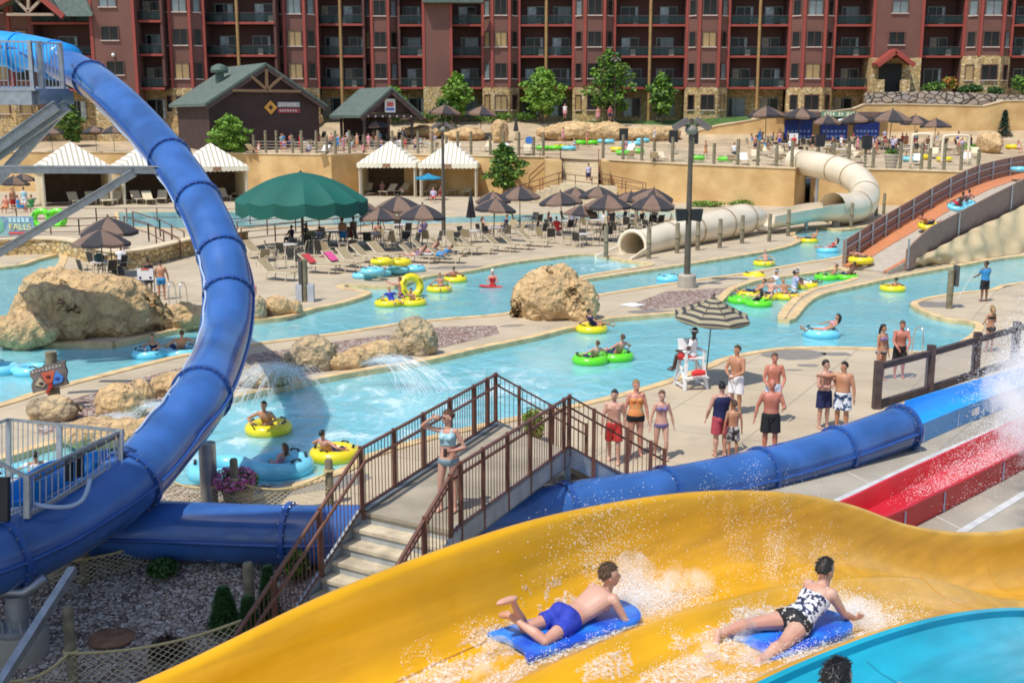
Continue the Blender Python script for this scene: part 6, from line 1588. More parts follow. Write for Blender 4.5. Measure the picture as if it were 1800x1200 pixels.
# loudspeakers on the terrace fence, pipe arches on the right
for i, (u, v) in enumerate(((1095, 250), (1182, 254), (1217, 258), (1438, 262), (1520, 266))):
    p = HT(u, v + 28); t = thing('loudspeaker', f'{ordn(i)} dark loudspeaker box from the left on a terrace post', 'loudspeaker', p); m = MB(); m.box((0, -.25, 2.3), (.85, .5, 1.15)); m.build('cabinet', blackp, t); m = MB(); m.cyl((0, 0, 0), (0, 0, 2.8), .12); m.build('post', logpost, t, smooth=60)
for i, (a, b, v0, v1) in enumerate(((1600, 1634, 296, 238), (1655, 1700, 290, 240))):
    p = HT(a, v0); q = HT(b, v0); k = depth(p) / F; h = (v0 - v1) * k; t = thing('pipe_arch', f'{["left", "right"][i]} beige pipe arch on the right terrace', 'pipe arch', p); d = q - p; m = MB(); m.tube(cr([V((0, 0, 0)), V((0, 0, h * .85)), d * .12 + V((0, 0, h)), d * .88 + V((0, 0, h)), d + V((0, 0, h * .85)), V((d.x, d.y, 0))], 5), .13, 8); m.build('pipe', bei, t, smooth=180)
# ================================================================= figures
def skin(name, c): return mat('skin_' + name, c, .5, var=0, vs=5, col2=(c[0] * .92, c[1] * .78, c[2] * .74), thr=(.42, .6))
SK = {'fair': skin('fair', (.60, .36, .27)), 'pink': skin('pink', (.60, .30, .22)), 'tan': skin('tan', (.50, .26, .15)), 'red': skin('red', (.55, .22, .15)), 'brown': skin('brown', (.20, .10, .065)), 'dark': skin('dark', (.075, .042, .03))}
HR = {'black': mat('hair_black', (.012, .010, .010), .5), 'brown': mat('hair_brown', (.095, .058, .032), .8, var=.3, vs=40), 'auburn': mat('hair_auburn', (.13, .06, .03), .55), 'blond': mat('hair_blond', (.34, .21, .09), .6), 'grey': mat('hair_grey', (.22, .20, .18), .6)}
_cl = {'navy': (.012, .016, .075), 'red': (.50, .02, .02), 'rose': (.45, .06, .09), 'black': (.012, .012, .014), 'white': (.78, .78, .80), 'blue': (.02, .045, .42), 'sky': (.03, .25, .55), 'orange': (.68, .27, .09), 'purple': (.20, .15, .30), 'aqua': (.36, .60, .66), 'slate': (.22, .34, .38), 'pink': (.70, .30, .36), 'yellow': (.7, .55, .08), 'lilac': (.5, .48, .66), 'green': (.06, .3, .1)}
CLM = {k: mat('cloth_' + k, c, .75, var=.08, vs=8) for k, c in _cl.items()}
CLM['print_bw'] = mat('print_bw', (.70, .72, .78), .7, var=0, vs=26, col2=(.02, .025, .07), thr=(.47, .53))
CLM['print_black'] = mat('print_black', (.55, .52, .45), .7, var=0, vs=24, col2=(.012, .012, .014), thr=(.56, .60))
CLM['print_blue'] = mat('print_blue', (.75, .78, .82), .7, var=0, vs=9, col2=(.015, .06, .16), thr=(.46, .52))
CLM['print_grey'] = mat('print_grey', (.45, .42, .40), .7, var=0, vs=10, col2=(.06, .045, .05), thr=(.45, .55))
CLM['print_orange'] = mat('print_orange', (.72, .27, .08), .7, var=0, vs=6, col2=(.45, .36, .2), thr=(.36, .42))
CLM['print_aqua'] = mat('print_aqua', (.45, .68, .74), .7, var=0, vs=30, col2=(.24, .48, .58), thr=(.42, .58))
Zv = V((0, 0, 1))
class Sk: pass
vx_ = [True]
def skeleton(H=1.75, sex='m', up0=(0, 0, 1), up=None, fwd=(0, 1, 0), fup=None, hf=None, hu=None, aL=((-.16, 0, -1), (-.05, .12, -1)), aR=((.16, 0, -1), (.05, .12, -1)), lL=((-.04, .02, -1), (-.02, -.03, -1)), lR=((.04, .02, -1), (.02, -.03, -1)), fL=None, fR=None, girth=1.0, belly=0.0, handd=(None, None)):
    k = Sk(); s = H / 1.75; k.s = s; k.sex = sex; k.g = girth + (.13 if H > 1.6 and girth < 1.4 and vx_[0] else 0); k.belly = belly; k.H = H
    u0 = V(up0).normalized(); u = V(up or up0).normalized(); f = V(fwd); f0 = (f - u0 * f.dot(u0)).normalized(); f1 = V(fup or fwd); f1 = (f1 - u * f1.dot(u)).normalized()
    k.u0, k.u, k.f0, k.f1 = u0, u, f0, f1; k.r0 = f0.cross(u0); k.r1 = f1.cross(u)
    k.pel = V((0, 0, 0)); k.waist = u0 * .20 * s; k.neck = k.waist + u * .335 * s
    sw = (.185 if sex == 'm' else .155) * (.96 + .04 * girth); k.sw = sw * s
    k.sh = [k.neck - u * .055 * s + k.r1 * k.sw * q for q in (-1, 1)]
    k.hip = [k.r0 * .092 * s * q - u0 * .02 * s for q in (-1, 1)]
    k.hu = V(hu or (u * .85 + Zv * .15)).normalized(); h_ = V(hf or f1); k.hf = (h_ - k.hu * h_.dot(k.hu)).normalized(); k.hr = k.hf.cross(k.hu)
    k.head = k.neck + (u * .5 + k.hu * .5).normalized() * .085 * s + k.hu * .095 * s
    k.arm, k.leg = [], []
    for sh, a in zip(k.sh, (aL, aR)): e = sh + V(a[0]).normalized() * .30 * s; w = e + V(a[1]).normalized() * .255 * s; k.arm.append((sh, e, w, V(a[2] if len(a) > 2 else a[1]).normalized()))
    for hp, a, ff in zip(k.hip, (lL, lR), (fL, fR)):
        kn = hp + V(a[0]).normalized() * .42 * s; an = kn + V(a[1]).normalized() * .405 * s; k.leg.append((hp, kn, an, V(ff or f0).normalized()))
    k.low = min(l[2].z for l in k.leg) - .075 * s
    return k
TOR = {'m': [(-.10, .11, .10), (-.05, .155, .118), (.0, .168, .122), (.08, .158, .112), (.18, .150, .105), (.28, .162, .112), (.38, .178, .122), (.45, .182, .112), (.50, .155, .09), (.535, .075, .06)],
       'f': [(-.10, .115, .105), (-.05, .165, .128), (.0, .172, .130), (.08, .150, .112), (.18, .122, .092), (.28, .132, .098), (.38, .148, .108), (.45, .150, .10), (.50, .125, .08), (.535, .062, .055)]}
def tor_pt(k, t):
    s = k.s
    if t <= .20: return k.u0 * t * s, k.r0, k.f0
    d = (t - .20) / .335; return k.waist + (k.neck - k.waist) * d, k.r1, k.f1
def torso(mb, k, t0=-.10, t1=.535, inf=0.0, step=.035, top=None):
    tab = TOR[k.sex]; ts = []; t = t0
    while t < t1 - 1e-4: ts.append(t); t += step
    ts.append(t1); rr = []
    for t in ts:
        c, r, f = tor_pt(k, t); rx = (interp(t, [(a, b) for a, b, _ in tab]) * (.72 + .28 * k.g) + inf) * k.s; ry = (interp(t, [(a, b) for a, _, b in tab]) * (.6 + .4 * k.g) + inf) * k.s
        bl = k.belly * math.exp(-((t - .12) / .13) ** 2) * k.s; c = c + f * bl * .6; ry += bl * .6; rx += bl * .35
        rr.append([c + r * rx * math.cos(2 * PI * j / 16) * (abs(math.cos(2 * PI * j / 16)) ** -.12 if abs(math.cos(2 * PI * j / 16)) > .01 else 1) + f * ry * math.sin(2 * PI * j / 16) for j in range(16)])
    mb.rings(rr)
def limb(mb, pts, rad, n=10):
    P, Rr = [], []
    for i in range(len(pts) - 1):
        for j in range(4): t = j / 4; P.append(pts[i].lerp(pts[i + 1], t)); Rr.append(lerp(rad[i], rad[i + 1], t))
    P.append(pts[-1]); Rr.append(rad[-1]); mb.tube(P, Rr, n)
def hand(mb, w, d, side, s, curl=.35):
    """palm, four bent fingers of different lengths and a thumb off the side"""
    d = d.normalized(); x = d.cross(side).normalized(); n = x.cross(d)
    rot = Matrix((x, d, n)).transposed(); mb.ell(w + d * .05 * s, (.040 * s, .055 * s, .018 * s), rot, 10, 6)
    for i, (o, L) in enumerate(((-.030, .062), (-.010, .074), (.010, .068), (.029, .052))):
        b = w + d * .088 * s + x * o * s; m1 = b + (d + n * curl * .4).normalized() * L * .55 * s; m2 = m1 + (d * .7 + n * curl).normalized() * L * .5 * s; mb.tube([b - d * .02 * s, b, m1, m2], [.010 * s, .0098 * s, .009 * s, .007 * s], 6)
    b = w + d * .03 * s - x * .034 * s; m1 = b + (d * .6 - x * .8).normalized() * .034 * s; m2 = m1 + (d * .9 - x * .2 + n * .3).normalized() * .03 * s; mb.tube([b, m1, m2], [.012 * s, .011 * s, .008 * s], 6)
def body(k, vox=.013, det=True, only=None):
    mb = MB(); s, g = k.s, k.g
    torso(mb, k); fem = k.sex == 'f'
    if fem:
        for q in (-1, 1): c, r, f = tor_pt(k, .385); mb.ell(c + r * q * .068 * s + f * .088 * s, (.06 * s, .055 * s, .058 * s))
    else:
        for q in (-1, 1): c, r, f = tor_pt(k, .405); mb.ell(c + r * q * .075 * s + f * .075 * s, (.075 * s, .045 * s, .055 * s))
    for q in (-1, 1): c, r, f = tor_pt(k, -.035); mb.ell(c + r * q * .075 * s - f * .06 * s, (.085 * s, .085 * s, .09 * s))
    nb = k.neck - k.u * .03 * s; mb.tube([nb, k.neck + k.u * .02 * s, k.head - k.hu * .05 * s], [.07 * s, .052 * s * g ** .5, .052 * s * g ** .5], 10)
    hs = (s * .62 + .38 * .98); k.hs = hs
    rot = Matrix((k.hr, k.hf, k.hu)).transposed()
    mb.ell(k.head + k.hu * .015 * hs, (.076 * hs, .094 * hs, .10 * hs), rot); mb.ell(k.head + k.hf * .03 * hs - k.hu * .05 * hs, (.056 * hs, .062 * hs, .068 * hs), rot)
    mb.ell(k.head + k.hf * .10 * hs - k.hu * .022 * hs, (.014 * hs, .020 * hs, .024 * hs), rot, 8, 6); mb.ell(k.head + k.hf * .088 * hs - k.hu * .062 * hs, (.024 * hs, .012 * hs, .010 * hs), rot, 8, 6)
    for q in (-1, 1): mb.ell(k.head + k.hr * q * .078 * hs - k.hu * .01 * hs, (.012 * hs, .022 * hs, .032 * hs), rot, 8, 6)
    am = (.92 if fem else 1.0) * (.6 + .4 * g)
    for i, (sh, e, w, hd) in enumerate(k.arm):
        mb.ell(sh + (k.neck - sh) * .1, (.062 * s * am, .062 * s * am, .062 * s * am)); limb(mb, [k.neck.lerp(sh, .45) - k.u * .03 * s, sh], [.055 * s, .056 * s * am])
        limb(mb, [sh, sh.lerp(e, .45), e, e.lerp(w, .3), w], [.050 * s * am, .046 * s * am, .036 * s * am, .039 * s * am, .026 * s * am]); mb.ell(e, (.037 * s * am,) * 3, None, 8, 6)
        if det: hand(mb, w, hd, k.r1 * (1 if i else -1) * (1 if abs(hd.dot(k.r1)) < .8 else 0) + k.f1 * .3, s * 1.02)
        else: mb.ell(w + hd * .07 * s, (.04 * s, .04 * s, .07 * s), hd.to_track_quat('Z', 'Y').to_matrix(), 8, 6)
    lm_ = .55 + .45 * g
    for hp, kn, an, ff in k.leg:
        mb.ell(hp, (.088 * s * lm_,) * 3); sd_ = (kn - an).normalized(); back = -(k.f0 - sd_ * k.f0.dot(sd_)); back = back.normalized() if back.length > .1 else V((0, 0, 0))
        limb(mb, [hp, hp.lerp(kn, .35), kn, kn.lerp(an, .3) + back * .012 * s, kn.lerp(an, .7), an], [.088 * s * lm_, .080 * s * lm_, .053 * s * lm_, .056 * s * lm_, .037 * s * lm_, .032 * s * lm_]); mb.ell(kn, (.054 * s * lm_,) * 3, None, 8, 6)
        dn_ = (an - kn).normalized(); fz = (ff - dn_ * ff.dot(dn_) * .8).normalized(); fx = fz.cross(-dn_).normalized(); fu = fx.cross(fz)
        rot = Matrix((fx, fz, fu)).transposed(); mb.ell(an + fz * .055 * s + dn_ * .045 * s, (.042 * s, .125 * s, .034 * s), rot, 10, 8); mb.ell(an + dn_ * .02 * s, (.036 * s,) * 3, None, 8, 6)
    return voxel(mb, vox, 3, .45, 'body', SK['fair'])
def garment(k, kind, vox=.016):
    mb = MB(); s = k.s; g = .55 + .45 * k.g
    def thigh(frac, r0, r1):
        for hp, kn, an, ff in k.leg: limb(mb, [hp - (kn - hp) * .1, hp.lerp(kn, frac * .5), hp.lerp(kn, frac)], [r0 * s * g, (r0 + r1) / 2 * s * g, r1 * s * g], 14)
    if kind == 'trunks': torso(mb, k, -.10, .075, .012); thigh(.86, .104, .112)
    elif kind == 'shorts': torso(mb, k, -.10, .07, .010); thigh(.5, .100, .098)
    elif kind == 'brief': torso(mb, k, -.105, .02, .007); [mb.ell(hp + (kn - hp) * .06, (.094 * s * g,) * 3) for hp, kn, an, ff in k.leg]
    elif kind == 'skirted': torso(mb, k, -.11, .05, .010); thigh(.22, .102, .100)
    elif kind == 'top':
        torso(mb, k, .33, .435, .008)
        for q in (-1, 1):
            c, r, f = tor_pt(k, .385); mb.ell(c + r * q * .068 * s + f * .09 * s, (.066 * s, .06 * s, .062 * s)); a = c + r * q * .075 * s + f * .10 * s + k.u * .04 * s; b = k.neck + k.r1 * q * .07 * s - k.u * .005 * s + k.f1 * .02 * s; mb.tube([a, a.lerp(b, .6) + f * .02 * s, b, b - k.f1 * .07 * s - k.u * .03 * s, tor_pt(k, .42)[0] + r * q * .08 * s - f * .10 * s], .014 * s, 6)
    elif kind == 'crop':
        torso(mb, k, .24, .46, .010)
        for q in (-1, 1):
            c, r, f = tor_pt(k, .385); mb.ell(c + r * q * .068 * s + f * .09 * s, (.066 * s, .058 * s, .064 * s)); b = k.neck + k.r1 * q * .085 * s - k.u * .01 * s; mb.tube([c + r * q * .085 * s + f * .09 * s + k.u * .03 * s, b + k.f1 * .03 * s, b - k.f1 * .03 * s, tor_pt(k, .42)[0] + r * q * .085 * s - f * .09 * s], .022 * s, 6)
    elif kind == 'suit':
        torso(mb, k, -.10, .42, .009); [mb.ell(hp + (kn - hp) * .05, (.096 * s * g,) * 3) for hp, kn, an, ff in k.leg]
        for q in (-1, 1):
            c, r, f = tor_pt(k, .385); mb.ell(c + r * q * .068 * s + f * .09 * s, (.068 * s, .062 * s, .066 * s)); b = k.neck + k.r1 * q * .085 * s - k.u * .01 * s; mb.tube([c + r * q * .085 * s + f * .08 * s, b + k.f1 * .03 * s, b - k.f1 * .03 * s, tor_pt(k, .40)[0] + r * q * .085 * s - f * .09 * s], .02 * s, 6)
    elif kind == 'tankini':
        torso(mb, k, .02, .40, .011)
        for q in (-1, 1):
            c, r, f = tor_pt(k, .40); b = k.neck + k.r1 * q * .095 * s - k.u * .01 * s; mb.tube([c + r * q * .10 * s + f * .07 * s, b + k.f1 * .03 * s, b - k.f1 * .04 * s, tor_pt(k, .39)[0] + r * q * .10 * s - f * .09 * s], .02 * s, 6)
    elif kind == 'tank':
        torso(mb, k, -.06, .505, .014)
    elif kind in ('shirt', 'tshirt'):
        torso(mb, k, -.08 if kind == 'shirt' else 0, .515, .018)
        for sh, e, w, hd in k.arm: limb(mb, [sh, sh.lerp(e, .62)], [.074 * s, .066 * s], 12)
    if kind in ('trunks', 'shorts', 'brief', 'skirted', 'suit'):
        for q in (-1, 1): c, r, f = tor_pt(k, -.035); mb.ell(c + r * q * .075 * s - f * .06 * s, (.099 * s, .099 * s, .103 * s))
    return voxel(mb, vox, 2, .5, kind, CLM['white'])
def hairmesh(k, style, tufts=0):
    mb = MB(); h = k.hs; nu, nv = 30, 22; rr = []
    for i in range(nv + 1):
        t = PI * (i + .02) / (nv + .04); ring = []
        for j in range(nu):
            a = 2 * PI * j / nu; d = V((math.sin(t) * math.cos(a), math.sin(t) * math.sin(a), -math.cos(t)))
            face = d.y > .18 and d.z < (.50 if style != 'cap' else .35) or d.z < (-.38 if style in ('short', 'cap', 'bun') else -.75) or (abs(d.x) > .72 and d.z < -.05 and d.y > -.35)
            q = .80 if face else 1.0 + .05 * noise.noise(d * 4 + k.head) + .035 * noise.noise(V((d.x * 22, d.y * 22, d.z * 6)))
            ring.append(k.head + k.hu * .018 * h + (k.hr * d.x * .085 + k.hf * (d.y * .103 - .004) + k.hu * d.z * .112) * h * q)
        rr.append(ring)
    mb.rings(rr)
    if tufts:
        rg_ = random.Random(int(h * 1e4))
        for _ in range(tufts):
            i, j = rg_.randrange(2, nv), rg_.randrange(nu); p = rr[i][j]; c = p - k.head
            if c.length < .088 * h: continue
            nn = c.normalized(); dn2 = (-k.hu * .6 - k.hf * .5 + V((rg_.gauss(0, .5), rg_.gauss(0, .5), rg_.gauss(0, .5)))); tg = (dn2 - nn * dn2.dot(nn)).normalized(); sd2 = nn.cross(tg) * .005 * h; L2 = rg_.uniform(.02, .042) * h; o = p + nn * .002 * h
            mb.add([o - sd2, o + sd2, o + tg * L2 * .6 + nn * .008 * h + sd2 * .7, o + tg * L2 + nn * .005 * h, o + tg * L2 * .6 + nn * .008 * h - sd2 * .7], [(0, 1, 2, 3, 4)])
    if style in ('long', 'pony'):
        b = k.head - k.hf * .075 * h; w = 1.0 if style == 'long' else .5
        dn_ = (-k.hu * .7 - k.u * .3).normalized(); mb.tube([b + k.hu * .05 * h, b + dn_ * .06 * h - k.hf * .02 * h, b + dn_ * .17 * h - k.hf * .025 * h, b + dn_ * .27 * h], [.05 * h * w, .062 * h * w, .055 * h * w, .02 * h * w], 10, sx=1.25)
    if style == 'bun': mb.ell(k.head - k.hf * .10 * h + k.hu * .02 * h, (.042 * h,) * 3)
    return mb.mesh('hair', HR['brown'], 180)
def person(label, at, yaw, sk, sk_='fair', hair=('short', 'brown'), wear=(), vox=.013, det=True, seat=None, tilt=None, group=None, eyes=False, extra=None):
    """seat: world z of the pelvis; otherwise the lower foot stands on at.z"""
    k = skeleton(**sk); t = thing('person', label, 'person', V((at[0], at[1], at[2] - k.low if seat is None else seat)), yaw, group)
    if tilt: t.rotation_euler = (tilt[0], tilt[1], yaw)
    o = link(body(k, vox, det), 'body', t); o.data.materials[0] = SK[sk_] if isinstance(sk_, str) else sk_
    for kind, m in wear: g = link(garment(k, kind, max(vox, .015)), kind, t); g.data.materials[0] = CLM[m] if isinstance(m, str) else m
    if hair: h = link(hairmesh(k, hair[0], 420 if vox < .01 else 200 if det else 0), 'hair', t); h.data.materials[0] = HR[hair[1]] if isinstance(hair[1], str) else hair[1]
    if eyes:
        rot = Matrix((k.hr, k.hf, k.hu)).transposed()
        for q in (-1, 1): m = MB(); m.ell(k.head + k.hf * .086 * k.hs + k.hr * q * .031 * k.hs + k.hu * .006 * k.hs, (.014 * k.hs, .008 * k.hs, .008 * k.hs), rot, 8, 6); m.build('eye', mat('eye_dark', (.03, .02, .018), .3), t, smooth=60)
        m = MB(); m.ell(k.head + k.hf * .094 * k.hs - k.hu * .062 * k.hs, (.022 * k.hs, .008 * k.hs, .006 * k.hs), rot, 8, 6); m.build('mouth', mat('lip', (.40, .13, .11), .5), t, smooth=60)
    if extra: extra(t, k)
    return t, k
# ---- pose fragments
def A(*v): return tuple(V(q) for q in v)
TUBE = dict(up0=(0, -.62, .72), up=(0, -.42, .9), hf=(0, .95, -.1), hu=(0, -.1, 1), aL=((-.82, .1, -.35), (-.35, .75, -.30)), aR=((.82, .1, -.35), (.35, .75, -.30)), lL=((-.25, .92, .28), (-.10, .90, -.35)), lR=((.25, .92, .28), (.10, .9, -.35)), fL=(0, .4, .9), fR=(0, .4, .9))
SIT = dict(up0=(0, -.1, 1), lL=((-.12, 1, -.05), (-.02, .05, -1)), lR=((.12, 1, -.05), (.02, .05, -1)), aL=((-.3, .3, -.9), (.15, .9, -.15)), aR=((.3, .3, -.9), (-.15, .9, -.15)))
LIE = dict(up0=(0, -.75, .66), hf=(0, .9, .2), lL=((-.08, 1, .06), (-.02, 1, -.05)), lR=((.08, 1, .25), (.02, .9, -.42)), fL=(0, .2, 1), fR=(0, .2, 1), aL=((-.4, .25, -.8), (.1, .95, -.1)), aR=((.4, .25, -.8), (-.1, .95, -.1)))
WALK = dict(lL=((-.04, .26, -1), (-.02, .02, -1)), lR=((.04, -.20, -1), (.02, -.36, -1)), aL=((-.2, -.22, -1), (-.1, .1, -1)), aR=((.2, .25, -1), (.1, .4, -1)))
# ================================================================= people on the sunny deck
CAMY = PI
def foot(u, v, z=0): return G(u, v, z)
person('young man in bright red swim trunks walking in front of the two women', foot(1078, 813), CAMY - .15, dict(H=1.70, hf=(.25, .9, -.3), girth=.85, **WALK), 'fair', ('short', 'black'), [('trunks', 'red')], eyes=True)
person('woman in an orange patterned one-piece swimsuit with black lower edge', foot(1116, 800), CAMY + .1, dict(H=1.78, sex='f', girth=1.25, belly=.03, hf=(-.2, 1, -.05), aL=((-.28, .1, -1), (-.1, .25, -1)), aR=((.3, .05, -1), (.12, .2, -1))), 'pink', ('short', 'blond'), [('suit', 'print_orange'), ('skirted', 'black')], eyes=True)
person('woman in a purple bikini walking with her arms hanging', foot(1161, 806), CAMY + .12, dict(H=1.60, sex='f', girth=1.1, hf=(0, .9, -.35), aL=((-.36, -.05, -1), (-.2, .1, -1)), aR=((.36, .12, -1), (.2, .2, -1)), lL=WALK['lL'], lR=((.05, -.06, -1), (.02, -.2, -1))), 'fair', ('short', 'auburn'), [('top', 'purple'), ('brief', 'purple')], eyes=True)
person('tanned man in white trunks with dark waistband looking left', foot(1292, 727), CAMY - .75, dict(H=1.83, hf=(.35, 1, 0), aL=((-.25, .35, -1), (.7, .55, -.45)), aR=((.3, .25, -1), (-.7, .6, -.35))), 'tan', ('short', 'brown'), [('trunks', 'white'), ('brief', 'navy')], eyes=True)
person('man in white and pale blue trunks behind the bald man', foot(1357, 742), CAMY, dict(H=1.80, aL=((-.25, .2, -1), (.35, .6, -.6)), aR=((.25, .2, -1), (-.35, .6, -.6))), 'red', ('short', 'brown'), [('trunks', mat('cloth_paleblue', (.62, .72, .86), .75))], eyes=True)
person('man seen from behind in navy tank top and dark pink shorts', foot(1265, 801), .25, dict(H=1.74, girth=1.25, belly=.02, hf=(.35, 1, -.1), aL=((-.35, .1, -1), (-.05, .45, -.9)), aR=((.55, .3, -.6), (.2, .9, -.2))), 'fair', ('short', 'black'), [('tank', 'navy'), ('trunks', 'rose')])
person('bare-backed boy in grey patterned trunks beside the man in navy', foot(1287, 806), .1, dict(H=1.36, girth=.8, aL=((-.2, 0, -1), (-.1, .1, -1)), aR=((.2, 0, -1), (.1, .15, -1))), 'tan', ('short', 'brown'), [('trunks', 'print_grey')])
person('laughing bald man in black trunks with white waistband', foot(1352, 800), CAMY - .1, dict(H=1.80, girth=1.15, hf=(.1, 1, .12), aL=((-.35, .2, -.95), (.25, .85, .1)), aR=((.42, .0, -1), (.2, .15, -1))), 'red', None, [('trunks', 'black'), ('brief', 'white')], eyes=True)
person('man in navy trunks with folded arms beside the man in printed trunks', foot(1446, 752), CAMY + .35, dict(H=1.74, girth=1.05, hf=(-.6, .8, 0), aL=((-.25, .35, -.9), (.9, .5, .05)), aR=((.28, .35, -.9), (-.9, .5, -.05))), 'fair', ('short', 'black'), [('trunks', 'navy')], eyes=True)
person('heavy man in white and blue printed trunks reaching to his companion', foot(1478, 756), CAMY - .55, dict(H=1.74, girth=1.3, belly=.03, hf=(.7, .75, 0), aL=((-.3, .1, -1), (-.1, .2, -1)), aR=((.7, .65, -.1), (.25, .9, .2))), 'tan', ('short', 'black'), [('trunks', 'print_blue')])
person('dark-haired woman in a small bikini beside the fence post', foot(1547, 668), CAMY + .5, dict(H=1.68, sex='f', hf=(-.55, .8, 0), aL=((-.16, .08, -1), (-.05, .2, -1)), aR=((.2, .1, -1), (.0, .4, -1))), 'tan', ('pony', 'black'), [('top', 'purple'), ('brief', 'print_grey')], eyes=True)
person('sunburnt man in black trunks looking down at his hands', foot(1579, 664), CAMY - .1, dict(H=1.76, up0=(0, .06, 1), up=(0, .2, 1), hf=(0, .6, -.75), aL=((-.15, .4, -1), (.4, .6, -.6)), aR=((.2, .4, -1), (-.4, .6, -.65))), 'red', ('short', 'brown'), [('trunks', 'black')])
person('girl with long fair hair in a dark bikini behind the splash fence', foot(1738, 618), .3, dict(H=1.55, sex='f', girth=.85, aL=((-.35, .2, -1), (.4, .7, -.3)), aR=((.35, .2, -1), (-.4, .7, -.3))), 'tan', ('long', 'blond'), [('top', 'black'), ('brief', 'black')])
def polex(t, k): MB().cyl(k.arm[0][2] + V((.0, .05, .25)), V((-.55, .95, k.low + .02)), .018).build('skimmer_pole', white_m, t)
person('pool attendant in blue shirt and black shorts holding a long pole', foot(1729, 530), .25, dict(H=1.72, hf=(-.7, .5, -.2), aL=((-.25, .45, -.9), (.1, .8, -.3)), aR=((.25, .4, -.9), (-.3, .8, -.3))), 'brown', ('short', 'black'), [('tshirt', 'sky'), ('trunks', 'black')], extra=polex)
person('man in bright blue trunks with his back turned beside the notice board', foot(285, 527), .1, dict(H=1.70, up0=(0, .1, 1), hf=(-.3, 1, -.4), aL=((-.3, .3, -1), (.1, .6, -.6)), aR=((.3, .2, -1), (.05, .3, -.9))), 'tan', ('short', 'black'), [('shorts', 'sky')])
person('dark figure in black shorts half hidden behind the notice board', foot(263, 516), .3, dict(H=1.6), 'brown', ('short', 'black'), [('tank', 'black'), ('trunks', 'black')], vox=.02, det=False)
person('child in a pink top standing right of the blue tube', foot(445, 549), CAMY, dict(H=1.35, sex='f', girth=.85), 'pink', ('short', 'auburn'), [('tshirt', 'pink'), ('shorts', 'yellow')], vox=.018, det=False)
# lifeguards
def visor(t, k):
    m = MB(); rot = Matrix((k.hr, k.hf, k.hu)).transposed(); m.torus(k.head + k.hu * .045 * k.hs, .094 * k.hs, .014 * k.hs, 20, 6, rot, 0, 1.6); m.ell(k.head + k.hu * .04 * k.hs + k.hf * .13 * k.hs, (.075 * k.hs, .06 * k.hs, .008), rot); m.build('visor', white_m, t, smooth=60)
cp_ = V(lc.location)
person('lifeguard in white shirt and red shorts sitting on the tall white chair', cp_, .28 + .9, dict(H=1.72, sex='f', **{**SIT, 'hf': (.2, .9, -.25), 'lL': ((-.1, 1, .0), (0, .25, -1)), 'lR': ((.1, 1, .0), (0, .25, -1))}), 'dark', ('short', 'black'), [('tshirt', 'white'), ('trunks', 'red')], seat=.93, extra=visor)
person('lifeguard in white standing in the channel beside the empty yellow tube', G(1364, 506, -.1) + V((0, 0, -.85)), PI / 2 + .2, dict(H=1.74, hf=(0, 1, -.1), aL=((-.2, .6, -.6), (.0, 1, -.1)), aR=((.2, .6, -.7), (.0, 1, -.1))), 'tan', ('short', 'black'), [('shirt', 'white'), ('trunks', 'white')], extra=visor)
person('lifeguard in pale lilac shirt steadying a yellow tube in the channel', G(1396, 508, -.1) + V((0, 0, -.85)), -PI / 2 - .3, dict(H=1.78, up0=(0, .15, 1), hf=(0, 1, -.2), aL=((-.2, .5, -.8), (.0, .9, -.4)), aR=((.2, .5, -.8), (.0, .9, -.4))), 'tan', ('short', 'black'), [('shirt', 'lilac'), ('trunks', 'white')], extra=visor)
def rbuoy(t, k): m = MB(); m.tube([(-.45, .22, -.02), (0, .3, .0), (.62, .25, .06)], [.05, .07, .06], 10); m.build('rescue_tube', mat('rescue_red', (.65, .03, .03)), t, smooth=60)
person('lifeguard in a red swimsuit and white cap wading with a red rescue tube', G(866, 503, -.1) + V((0, 0, -.88)), CAMY, dict(H=1.68, sex='f', aL=((-.35, .35, -.8), (.5, .8, -.1)), aR=((.35, .35, -.8), (-.4, .8, -.1))), 'pink', ('cap', mat('cap_white', (.8, .8, .78))), [('suit', 'red')], extra=rbuoy)
person('man with sunburnt back holding an upright yellow tube in the river', G(706, 522, -.1) + V((0, 0, -.8)), PI / 2 - .5, dict(H=1.70, up0=(0, .12, 1), aL=((-.3, .8, .1), (.1, .9, .3)), aR=((.3, .8, -.2), (-.1, .9, .1))), 'red', ('short', 'auburn'), [('trunks', 'navy')], vox=.016, det=False)
# bridge
def cup(t, k):
    w = k.arm[0][2] + k.arm[0][3] * .08; m = MB(); m.cyl(w + V((0, .06, -.05)), w + V((0, .06, .08)), .036, .03, 10); m.build('dark_cup', mat('cup_dark', (.06, .03, .03), .4), t, smooth=60)
    m = MB(); rot = Matrix((k.hr, k.hf, k.hu)).transposed()
    for q in (-1, 1): m.ell(k.head + k.hf * .094 * k.hs + k.hr * q * .033 * k.hs + k.hu * .01 * k.hs, (.030 * k.hs, .012 * k.hs, .020 * k.hs), rot, 8, 6)
    m.beam(k.head + k.hf * .1 * k.hs - k.hr * .06 * k.hs + k.hu * .014 * k.hs, k.head + k.hf * .1 * k.hs + k.hr * .06 * k.hs + k.hu * .014 * k.hs, .008); m.build('sunglasses', mat('lens_maroon', (.12, .02, .025), .15), t, smooth=60)
BW = foot(789, 898, zd)
person('woman in a pale blue bikini on the footbridge shading her eyes', BW, CAMY - .35, dict(H=1.70, sex='f', girth=.82, hf=(.55, .85, 0.02), hu=(0, .0, 1), aL=((-.45, -.12, -.9), (.62, .62, -.12), (.5, .8, -.1)), aR=((.26, .10, .07), (-.76, .13, .63), (-.9, .05, .25)), lL=((-.05, .0, -1), (.0, -.02, -1)), lR=((.10, .06, -1), (.03, -.06, -1))), 'fair', ('bun', 'auburn'), [('crop', 'print_aqua'), ('brief', 'slate')], vox=.0085, eyes=False, extra=cup)
